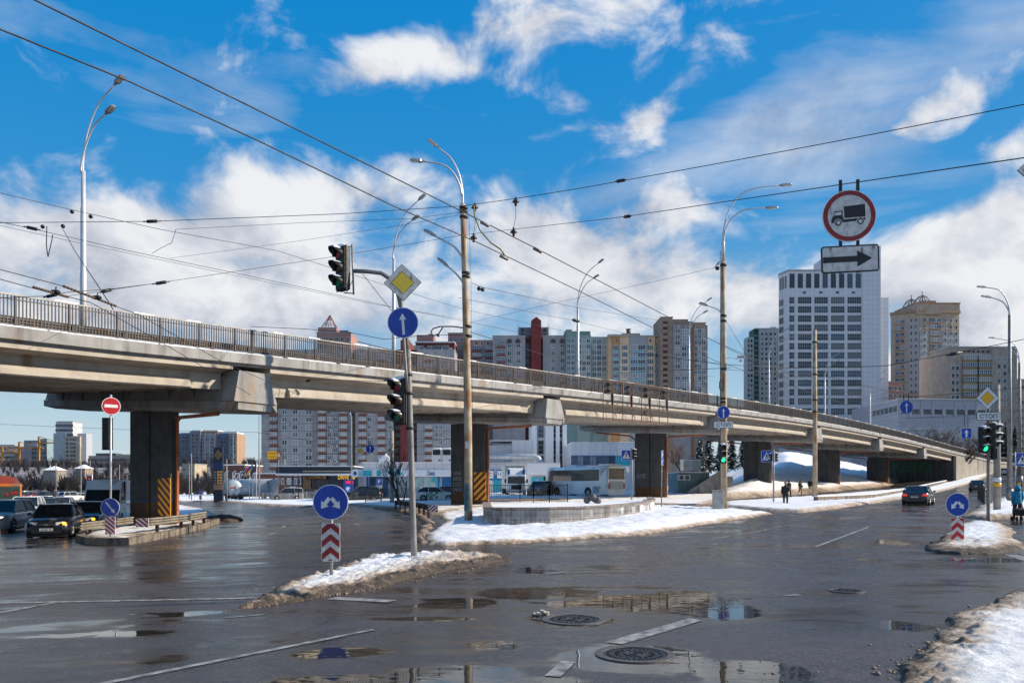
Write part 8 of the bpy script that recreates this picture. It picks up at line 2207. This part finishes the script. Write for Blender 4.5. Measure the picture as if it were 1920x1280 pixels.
# ================================================================== TREES
BARK = mat('bark_dark', (.055, .042, .035), .9, var=.2, sc=6); TWG = mat('twigs_brown', (.085, .06, .048), .9, var=.2, sc=2); TWR = mat('twigs_russet', (.16, .075, .045), .9, var=.2, sc=2)
def grow(rng, p, d, l, r, depth, out, spread=.55, up=.12, kids=(2, 3)):
    n = 3; pts_ = [p]; q = p
    for i in range(n):
        d = (d+Vector((rng.uniform(-.18, .18), rng.uniform(-.18, .18), up*rng.random()))).normalized(); q = q+d*(l/n); pts_.append(q)
    out.append((pts_, r, depth))
    if depth <= 0: return
    for c in range(rng.choice(kids)):
        k = rng.uniform(.45, 1); b = pts_[0].lerp(pts_[-1], k) if k < .9 else pts_[-1]
        a = rng.uniform(0, 6.283); e = Vector((math.cos(a), math.sin(a), rng.uniform(-.1, .5))); nd = (d*(1-spread)+e*spread).normalized()
        grow(rng, b, nd, l*rng.uniform(.6, .82), r*.62, depth-1, out, spread, up, kids)
def bare_tree(label, base, h, seed, stems=1, depth=5, m=TWG, group=None, spread=.5, r0=None, lean=0):
    rng = random.Random(seed); t = thing('bare_tree', label, 'tree', base, 0, group); out = []
    for s in range(stems):
        a = rng.uniform(0, 6.28) if stems > 1 else 0; d = Vector((math.cos(a)*.45*(stems > 1)+lean, math.sin(a)*.45*(stems > 1), 1)).normalized()
        grow(rng, Vector((0.1*math.cos(a)*(stems > 1), .1*math.sin(a)*(stems > 1), -.1)), d, h*.36, r0 or h*.018, depth, out, spread)
    tr, cr_ = MB(), MB(); tx = []
    for p, r, dp in out:
        (tr if dp >= depth-1 else cr_).tube(p, [max(.006, r*(1-.12*i)) for i in range(len(p))], 7 if dp >= depth-1 else (4 if dp > 1 else 3), caps=False)
    tr.build('trunk', BARK, t); cr_.build('crown', m, t); return t
bare_tree('multi-stemmed bare tree behind the leaning traffic light pole', gd(752, 73), 6.6, 5, 5, 4, BARK, None, .42, .07)
for px, d, h, sd_, lab in ((1762, 190, 14, 3, 'large bare brown tree in front of the long industrial building'), (1800, 170, 10, 9, 'smaller bare tree left of the right-hand traffic light'), (1735, 215, 11, 14, 'bare tree at the left end of the trees before the industrial building'), (1826, 195, 12, 19, 'bare tree directly behind the right-hand traffic light')):
    bare_tree(lab, gd(px, d), h, sd_, 4, 6, TWG, 'bare trees by the industrial building', .5)
gS = gd(1281, 150); gS.z += 2.2
bare_tree('russet bare tree behind the beige container', gS, 8.5, 8, 3, 5, TWR, None, .5)
NDL = mat('spruce_needles', (.020, .035, .030), .9, var=.25, sc=2); 
def spruce(label, base, h, seed, group, rb=.22, snow=.2):
    rng = random.Random(seed); t = thing('spruce_tree', label, 'tree', base, 0, group)
    mb = MB(); mb.cyl((0, 0, -.2), (0, 0, h*.98), h*.016, 8, r2=.02); mb.build('trunk', BARK, t)
    mb = MB(); n = int(h*30)
    for i in range(n):
        k = (i+rng.random())/n; z = h*(.06+.94*k); rad = h*rb*(1-k)**.85*rng.uniform(.65, 1.1)+.08; a = rng.uniform(0, 6.283); L_ = rad
        u = Vector((math.cos(a), math.sin(a), 0)); v = Vector((-math.sin(a), math.cos(a), 0))
        for j in range(5):
            q = (j+.7)/5; c = Vector((0, 0, z))+u*L_*q+Vector((0, 0, -L_*.42*q*q)); w = (.16+.30*(1-q))*min(1, L_)*rng.uniform(.7, 1.2)
            s_ = 1 if rng.random() < snow*.6 else 0
            mb.add([c-v*w-Vector((0, 0, .16)), c+u*L_*.26-Vector((0, 0, .22+.1*rng.random())), c+v*w-Vector((0, 0, .16)), c-u*L_*.08+Vector((0, 0, .05))], [(0, 1, 3), (1, 2, 3)], s_)
    mb.build('crown', [NDL, SN2], t); return t
for i, (px, d, h, dz) in enumerate(((1312, 150, 7.5, 3.0), (1330, 158, 8.5, 3.2), (1350, 152, 7.0, 3.2), (1372, 160, 8.0, 3.6), (1394, 156, 7, 3.8))):
    b = gd(px, d); b.z += dz-.4
    spruce('snow-dusted dark spruce on the slope, %s' % ('leftmost, above the beige container', 'second from the container', 'in the middle of its row', 'left of the rusty lamp post', 'behind the rusty lamp post')[['0', '1', '2', '3', '4'].index(str(i))], b, h, 40+i, 'spruces on the slope')
for px, d, h, s_, lab in ((1886, 215, 13, 51, 'dark spruce between the two right-hand street lamps'), (1874, 230, 11, 52, 'dark spruce left of the taller right-hand street lamp'), (1903, 225, 12, 53, 'dark spruce behind the farther right-hand lamp')): spruce(lab, gd(px, d), h, s_, 'spruces up the street', .22, .2)
spruce('small dark spruce before the red brick hall', gd(459, 160), 6.5, 60, None, .3, .2)
# the wooded rise across the left junction: one mass of twiggy crowns over a low hill
hx = np.arange(-420, -90, 8.); hy = np.arange(330, 620, 8.)
HILL = mat('hill_ground', (.10, .085, .08), .9, var=.35, sc=.12, c2=(.34, .34, .36))
def hillz(X, Y): return gz(X, Y)-1+14*sstep(335, 470, Y)*sstep(-95, -150, X)+2*(fbm(X*.02, Y*.02, 3, 3)-.5)
o = grid_mesh('hill', hx, hy, hillz, HILL); o['kind'] = 'structure'
mb = MB(); rng = random.Random(77)
def twig_clump(mb, c, h, rng, mi):
    n = 26
    for k in range(n):
        a = rng.uniform(0, 6.283); e = Vector((math.cos(a)*rng.uniform(.1, .5), math.sin(a)*.4, rng.uniform(.5, 1))).normalized(); b = c+Vector((rng.uniform(-.05, .05)*h, 0, rng.uniform(.05, .45)*h)); q = b+e*h*rng.uniform(.3, .62)
        s = e.cross(Vector((0, 1, 0))).normalized()*rng.uniform(.05, .16)
        mb.add([b-s*1.6, b+s*1.6, q+s*.3, q-s*.3], [(0, 1, 2, 3)], mi)
for i in range(330):
    x = rng.uniform(-215, -100); y = rng.uniform(262, 328)
    if any(abs(CX+F*x/y-q) < 15 for q in (94, 150)): continue
    twig_clump(mb, Vector((x, y, gzf(x, y)-.3)), rng.uniform(3.5, 9), rng, rng.choice([0, 0, 1, 2]))
for i in range(560):
    x = rng.uniform(-330, -112); y = rng.uniform(330, 520); z = float(hillz(np.array(x), np.array(y)))
    twig_clump(mb, Vector((x, y, z-.5)), rng.uniform(4, 9), rng, rng.choice([0, 0, 0, 1, 2]))
o = mb.build('woods', [mat('twigs_far', (.15, .125, .115), .9, var=.2, sc=.5), TWG, mat('twigs_far_russet', (.19, .125, .10), .9)]); tag(o, kind='stuff')
mb = MB()
for i in range(160):
    x = rng.uniform(-125, -62); y = rng.uniform(205, 240); twig_clump(mb, Vector((x, y, gzf(x, y)-.3)), rng.uniform(3, 6.5), rng, rng.choice([0, 1]))
o = mb.build('woods', [TWG, BARK]); tag(o, kind='stuff')
def cottage(px, py, d, w, lab, c):
    h = House('house', lab, 'house', px-w, px+w, d, 0, 'houses among the trees on the rise', zb=-1.6+0*d)
    z1, z0 = h.Z(py-3), h.Z(py+5)-1.2
    h.block(-h.w/2, h.w/2, 0, 7, max(0, z0-6), z0+1.2, mat('cottage_%d' % px, c, .85))
    mb = MB(); W2 = h.w/2+.4; mb.add([(-W2, -.4, z0+1.2), (W2, -.4, z0+1.2), (W2, 7.4, z0+1.2), (-W2, 7.4, z0+1.2), (-W2*.1, 3.5, z1), (W2*.1, 3.5, z1)], [(0, 1, 5, 4), (1, 2, 5), (2, 3, 4, 5), (3, 0, 4), (0, 3, 2, 1)]); mb.build('roof', SN2, h.t)
    h.windows([-h.w*.25, h.w*.2], [z0-.6], 1.2, 1.2, 0, 2, gls=(0, 3)); h.done()
cottage(94, 876, 335, 13, 'pale house with a hipped snowy roof among the bare trees', (.30, .26, .22)); cottage(150, 873, 350, 9, 'small snowy roofed house on the rise right of the hipped house', (.34, .26, .20)); pass
random.seed(5)
# thin poles and railings across the far junction
for i, (px, d, ty, lab) in enumerate(((152, 175, 838, 'thin grey lamp post on the left skyline above the van'), (169, 150, 862, 'thin grey pole carrying the red and white lightbox'), (224, 190, 870, 'thin grey pole just left of the first pier'), (105, 160, 868, 'thin pole above the distant traffic left of the slim tower'), (486, 116, 770, 'tall grey lamp post at the left corner of the grey apartment block'), (355, 150, 868, 'thin bare pole, left of a pair behind the first pier'), (359, 128, 850, 'thin bare pole, right of a pair behind the first pier'), (425, 112, 860, 'white pole just right of the fuel price pylon'), (534, 122, 860, 'white pole behind the grey passenger van'), (522, 120, 862, 'grey pole just left of the white one behind the passenger van'), (659, 108, 780, 'grey lamp post with a curved arm to the left before the grey block'))):
    b = gd(px, d); t = thing('lamp_post', lab, 'lamp post', b, 0, 'poles across the junction'); hh = CZ+(YH-ty)/F*d-b.z
    mb = MB(); mb.cyl((0, 0, -.2), (0, 0, hh), .13 if d < 125 else .10, 8, r2=.07); mb.build('pole', POLEG if i % 2 else CPOLE, t)
    if px in (152, 486, 659):
        mb = MB(); s = -1; mb.tube([(0, 0, hh-.3), (s*.2, 0, hh+.6), (s*.9, 0, hh+1.1), (s*2.4, 0, hh+1.3)], .05, 6); mb.build('lamp_arm', POLEW, t); mb = MB(); mb.bev((s*2.6, 0, hh+1.3), (.7, .25, .1), .03); mb.build('lamp_head', LEDH, t)
# ================================================================== OVERHEAD WIRES
WIREM = mat('wire_black', (.015, .015, .017), .6); WIRET = mat('wire_copper_brown', (.10, .065, .04), .6); YCAB = mat('cable_yellow_green', (.20, .20, .02), .6)
def wire(pts_, label, r=.012, m=WIREM, sag=0.0, name='overhead_wire', cat='wire', extras=None, group='overhead wires'):
    """pts_: (px, py, distance) knots, spanned in straight or slightly sagging runs"""
    P = [pt(*p) for p in pts_]; Q = []
    for a, b in zip(P, P[1:]):
        n = 8
        for k in range(n):
            u = k/n; v = a.lerp(b, u); v.z -= sag*4*u*(1-u); Q.append(v)
    Q.append(P[-1])
    t = thing(name, label, cat, Q[0], 0, group)
    mb = MB(); mb.tube(Q, r, 5); mb.build('wire', m, t, world=True)
    for e in extras or []:
        (px, py, d), kind = e[0], e[1]
        c = pt(px, py, d); s = d/1500
        mb = MB()
        if kind == 'strain':                                       # strain insulator along the wire
            ax = (pt(*e[2])-c).normalized(); L_ = 16*s
            mb.tube([c-ax*L_, c-ax*L_*.6, c-ax*L_*.55, c+ax*L_*.55, c+ax*L_*.6, c+ax*L_], [1.2*s, 1.2*s, 3.2*s, 3.2*s, 1.2*s, 1.2*s], 8); mb.build('insulator', BLK, t, world=True)
        elif kind == 'bell':                                       # bell insulator hung below
            mb.tube([c, c-Vector((0, 0, 4*s)), c-Vector((0, 0, 5*s)), c-Vector((0, 0, 9*s)), c-Vector((0, 0, 11*s)), c-Vector((0, 0, 16*s))], [2*s, 2*s, 4.5*s, 7*s, 2.4*s, 2.2*s], 10); mb.build('insulator', mat('insulator_brown', (.06, .03, .025), .35), t, world=True)
        elif kind == 'clamp':
            ax = (pt(*e[2])-c).normalized(); mb.tube([c-ax*9*s-Vector((0, 0, 3*s)), c+ax*9*s-Vector((0, 0, 3*s))], 3.2*s, 6); mb.build('clamp', mat('clamp_grey', (.25, .23, .22), .5), t, world=True)
        elif kind == 'blob':
            mb.sphere(c-Vector((0, 0, 4*s)), 4*s, 8, 5); mb.build('insulator', BLK, t, world=True)
    return t
DAw = 36.4
# trolley contact wires running up the street
def cz_line(px, py): return 5.9-CZ, (YH-py)
def contact(pts_, z=6.1): return [(x, y, (z-CZ)*F/(YH-y)) for x, y in pts_]
c1 = contact([(-60, 22), (0, 55), (240, 152), (480, 262), (735, 385), (890, 452), (1085, 545), (1240, 622), (1340, 676)])
wire(c1, 'lower of the two thick trolley wires crossing the sky from the upper left', .009, extras=[((945, 480, c1[5][2]*.97), 'clamp', (1000, 506, c1[5][2]))])
c2 = contact([(20, -30), (65, 0), (480, 205), (870, 398), (1010, 468), (1180, 556), (1340, 640), (1480, 710)], 6.1)
wire(c2, 'upper of the two thick trolley wires crossing the sky from the top left', .009, extras=[((909, 417, c2[3][2]), 'clamp', (960, 443, c2[3][2])), ((1008, 466, c2[4][2]), 'clamp', (1060, 493, c2[4][2]))])
yc = [(888, 384), (890, 405), (900, 432), (920, 455), (938, 467), (946, 478)]
wire([(x, y, c1[5][2]) for x, y in yc], 'yellow-green feeder cable looping from the rusty trolley pole to a contact wire', .013, YCAB, 0, 'feeder_cable', 'cable', group='cables')
# span wires from the tall rusted pole
w3r = [(868, 386, DAw), (1150, 342, 31), (1920, 196, 21.5), (3600, -140, 13.5)]
wire(w3r, 'thick span wire from the rusty pole top to the right edge, the upper one', .014, sag=.04, extras=[((1164, 339, 30.7), 'strain', (1300, 316, 28)), ((890, 381, 36), 'bell'), ((967, 370, 34.6), 'bell')])
wire([(-30, 418, 34), (285, 415, 34.5), (640, 401, 36), (868, 386, DAw)], 'thick span wire from the rusty pole top to the left edge', .014, extras=[((285, 415, 34.5), 'strain', (400, 411, 35)), ((80, 421, 34), 'blob'), ((118, 420, 34), 'blob')])
w4 = [(120, 556, 33), (300, 530, 33.5), (620, 482, 35), (873, 440, DAw), (1150, 409, 22.5), (1200, 402, 21), (1592, 344, 14), (1920, 296, 10.9), (3600, 40, 5.2)]
wire(w4, 'lower span wire passing behind the hanging traffic signal', .009, extras=[((302, 530, 33.5), 'strain', (400, 515, 34)), ((1176, 406, 21.7), 'strain', (1300, 387, 18.7)), ((888, 438, 35.1), 'bell'), ((963, 427, 30.1), 'bell')])
for a, b, lab in (((967, 386, 34.6), (963, 427, 30.1), 'short chain joining the two span wires right of the rusty pole'), ((890, 398, 36), (888, 438, 35.1), 'short chain joining the two span wires beside the rusty pole')): wire([a, ((a[0]+b[0])/2+2, (a[1]+b[1])/2, a[2]), b], lab, .012, name='link_chain', cat='chain', group='chains')
L = [
 ([(0, 362, 26), (137, 394, 28), (300, 430, 30), (520, 470, 34), (740, 540, 40), (870, 580, 46), (1240, 660, 70)], 'thin wire from the left edge falling past the first overpass lamp', .010, [((135, 393, 28), 'blob'), ((170, 402, 28.5), 'blob')]),
 ([(0, 416, 30), (70, 431, 30), (240, 470, 32), (480, 520, 36), (720, 572, 42), (1060, 640, 60)], 'wire with a dark clamp at the left end, slanting behind the bracket arm', .011, [((60, 428, 30), 'strain', (120, 441, 30))]),
 ([(0, 423, 40), (160, 458, 42), (420, 512, 48), (700, 570, 58), (880, 600, 64)], 'faint thin wire just below the slanting clamped one', .010, []),
 ([(-20, 500, 16), (110, 534, 17), (260, 590, 19), (420, 680, 24), (560, 740, 30)], 'trolley wire with a brown stiffened length before the overpass railing, the upper', .009, []),
 ([(-20, 518, 16), (65, 541, 16.5), (170, 567, 18), (300, 640, 21), (470, 740, 28)], 'trolley wire with a brown stiffened length before the overpass railing, the lower', .009, []),
 ([(-20, 559, 18), (90, 555, 18), (125, 548, 18), (215, 541, 19), (300, 530, 33.5)], 'short cross wire tying the trolley wires at the left edge', .008, [((97, 554, 18), 'strain', (125, 548, 18)), ((200, 545, 18.8), 'strain', (215, 541, 19))]),
 ([(115, 424, 34), (140, 470, 26), (180, 530, 20), (205, 568, 18.5), (212, 580, 18.2)], 'dark feeder cable dropping to the railing at the left', .012, []),
 ([(88, 424, 34), (87, 460, 34), (90, 482, 34), (97, 452, 34), (99, 440, 34)], 'small loop of cable hanging from the left span wire', .02, []),
 ([(285, 475, 44), (300, 466, 44), (322, 455, 44), (330, 430, 44)], 'short curled jumper cable left of the traffic signal', .014, []),
 ([(330, 430, 44), (560, 418, 44), (770, 410, 42), (866, 398, DAw)], 'thin wire from the jumper cable up to the rusty pole', .010, []),
 ([(320, 484, 46), (560, 452, 44), (780, 418, 40), (866, 402, DAw)], 'very thin wire rising gently to the rusty pole top', .008, []),
 ([(884, 530, 38), (902, 538, 39), (1090, 578, 56), (1240, 601, 70)], 'wire with two black knobs right of the rusty pole', .012, [((898, 537, 39), 'blob'), ((905, 539, 39), 'blob')]),
 ([(860, 558, 44), (1080, 602, 60), (1200, 632, 72), (1360, 690, 100)], 'wire passing the third overpass lamp to the tall grey tower', .012, [((1080, 601, 60), 'strain', (1200, 632, 72))]),
 ([(1356, 498, 47), (1240, 525, 52), (1040, 568, 60), (880, 605, 66)], 'thin wire from the rusty lamp post leftwards across the cloud', .010, [((1345, 499, 47), 'blob')]),
 ([(880, 622, 37), (940, 640, 40), (1030, 668, 48), (1180, 690, 64), (1340, 706, 90)], 'dark cable sagging from the rusty pole over the grey blocks', .016, []),
 ([(470, 612, 38), (560, 616, 38), (650, 622, 38), (720, 636, 38), (800, 628, 37.5), (868, 628, 37)], 'wavy cable above the railing left of the blue arrow disc', .014, []),
 ([(670, 640, 36), (730, 655, 36), (800, 668, 37)], 'short slack cable end above the railing by the blue arrow disc', .016, []),
 ([(1150, 700, 80), (1356, 690, 47), (1370, 690, 48)], 'cable reaching the rusty lamp post from the left below the camera', .018, []),
 ([(1180, 660, 66), (1356, 683, 47), (1480, 690, 52), (1660, 686, 52), (1840, 652, 50), (1960, 628, 48)], 'heavy feeder cable sagging in front of the office tower', .022, [((1790, 663, 50), 'strain', (1840, 652, 50))]),
 ([(1356, 692, 47), (1440, 699, 60), (1528, 700, 76), (1700, 742, 70), (1900, 752, 64)], 'cable from the rusty lamp post past the bare pole', .014, []),
 ([(1360, 600, 47), (1400, 665, 40), (1430, 700, 36)], 'thin stay wire right of the rusty lamp post', .010, []),
 ([(1340, 640, 29), (1480, 700, 34), (1640, 752, 44), (1800, 800, 60)], 'thin contact wire falling behind the office tower', .010, []),
 ([(1340, 676, 28), (1480, 722, 34), (1640, 776, 44), (1780, 820, 60)], 'lower thin contact wire falling behind the office tower', .010, []),
 ([(1528, 626, 76), (1490, 630, 70), (1450, 640, 66)], 'bracket wire at the top of the bare rusty pole', .02, []),
 ([(1640, 748, 42), (1700, 744, 40), (1800, 738, 38), (1960, 722, 36)], 'span wire carrying the hanging straight-ahead disc', .010, []),
 ([(1812, 780, 58), (1700, 784, 60), (1870, 774, 56), (1960, 766, 54)], 'span wire carrying the square arrow sign', .010, []),
 ([(1350, 806, 80), (1120, 786, 78), (900, 770, 74)], 'thin cable crossing in front of the girders of the second span', .010, []),
 ([(560, 712, 40), (640, 712, 36), (700, 715, 34), (760, 712, 34)], 'short strained cross wire before the girder left of the traffic light', .012, [((575, 713, 39), 'strain', (640, 712, 36)), ((735, 713, 34), 'strain', (760, 712, 34))]),
 ([(0, 795, 90), (260, 806, 90), (480, 810, 95), (660, 838, 71), (700, 836, 71), (870, 820, 60)], 'wire carrying the small hanging signs under the overpass', .018, []),
]
for p, lab, r, ex in L: wire(p, lab, r, extras=ex)
for a, b, lab in (((62, 538, 16.4), (128, 557, 17.3), 'brown corrugated wire stiffener at the left, the lower one'), ((118, 536, 17.1), (218, 574, 18.4), 'brown corrugated wire stiffener before the railing, the upper one')):
    A, B = pt(*a), pt(*b); t = thing('wire_stiffener', lab, 'wire fitting', A, 0, 'wire stiffeners'); mb = MB(); mb.tube([A, B], .024, 6)
    for k in range(16): c = A.lerp(B, (k+.5)/16); mb.tube([c-(B-A)*.012, c+(B-A)*.012], .03, 6)
    mb.build('bar', WIRET, t, world=True)
    mb = MB(); c = A.lerp(B, .62); mb.bev(c+Vector((0, 0, .03)), (.18, .12, .08), .02); mb.tube([c, c+Vector((.02, 0, .14))], .015, 5); mb.build('clamp', BLK, t, world=True)
# a bird on the wire by the lamp post
b = pt(1345, 499, 47); t = thing('bird', 'black and white bird perched on the wire at the rusty lamp post', 'bird', b)
mb = MB(); mb.loft([[(x+r*math.cos(a), r*math.sin(a), z+r*.5*math.cos(a)) for a in np.linspace(0, 6.283, 9)[:-1]] for x, z, r in ((-.16, -.10, .012), (-.08, .02, .05), (0, .09, .085), (.05, .17, .07), (.07, .22, .05), (.09, .25, .055), (.11, .27, .03), (.17, .265, .005))], 0, True); mb.build('body', BLK, t)
mb = MB(); mb.loft([[(x, y, z) for x, y, z in ((-.1, -.03, -.06), (-.1, .03, -.06), (-.3, .02, -.26), (-.3, -.02, -.26))], [(x, y, z) for x, y, z in ((-.09, -.03, -.04), (-.09, .03, -.04), (-.29, .02, -.24), (-.29, -.02, -.24))]]); mb.build('tail', BLK, t)
mb = MB(); mb.sphere((.06, -.03, .12), .06, 8, 5); mb.build('breast', SWHT, t)
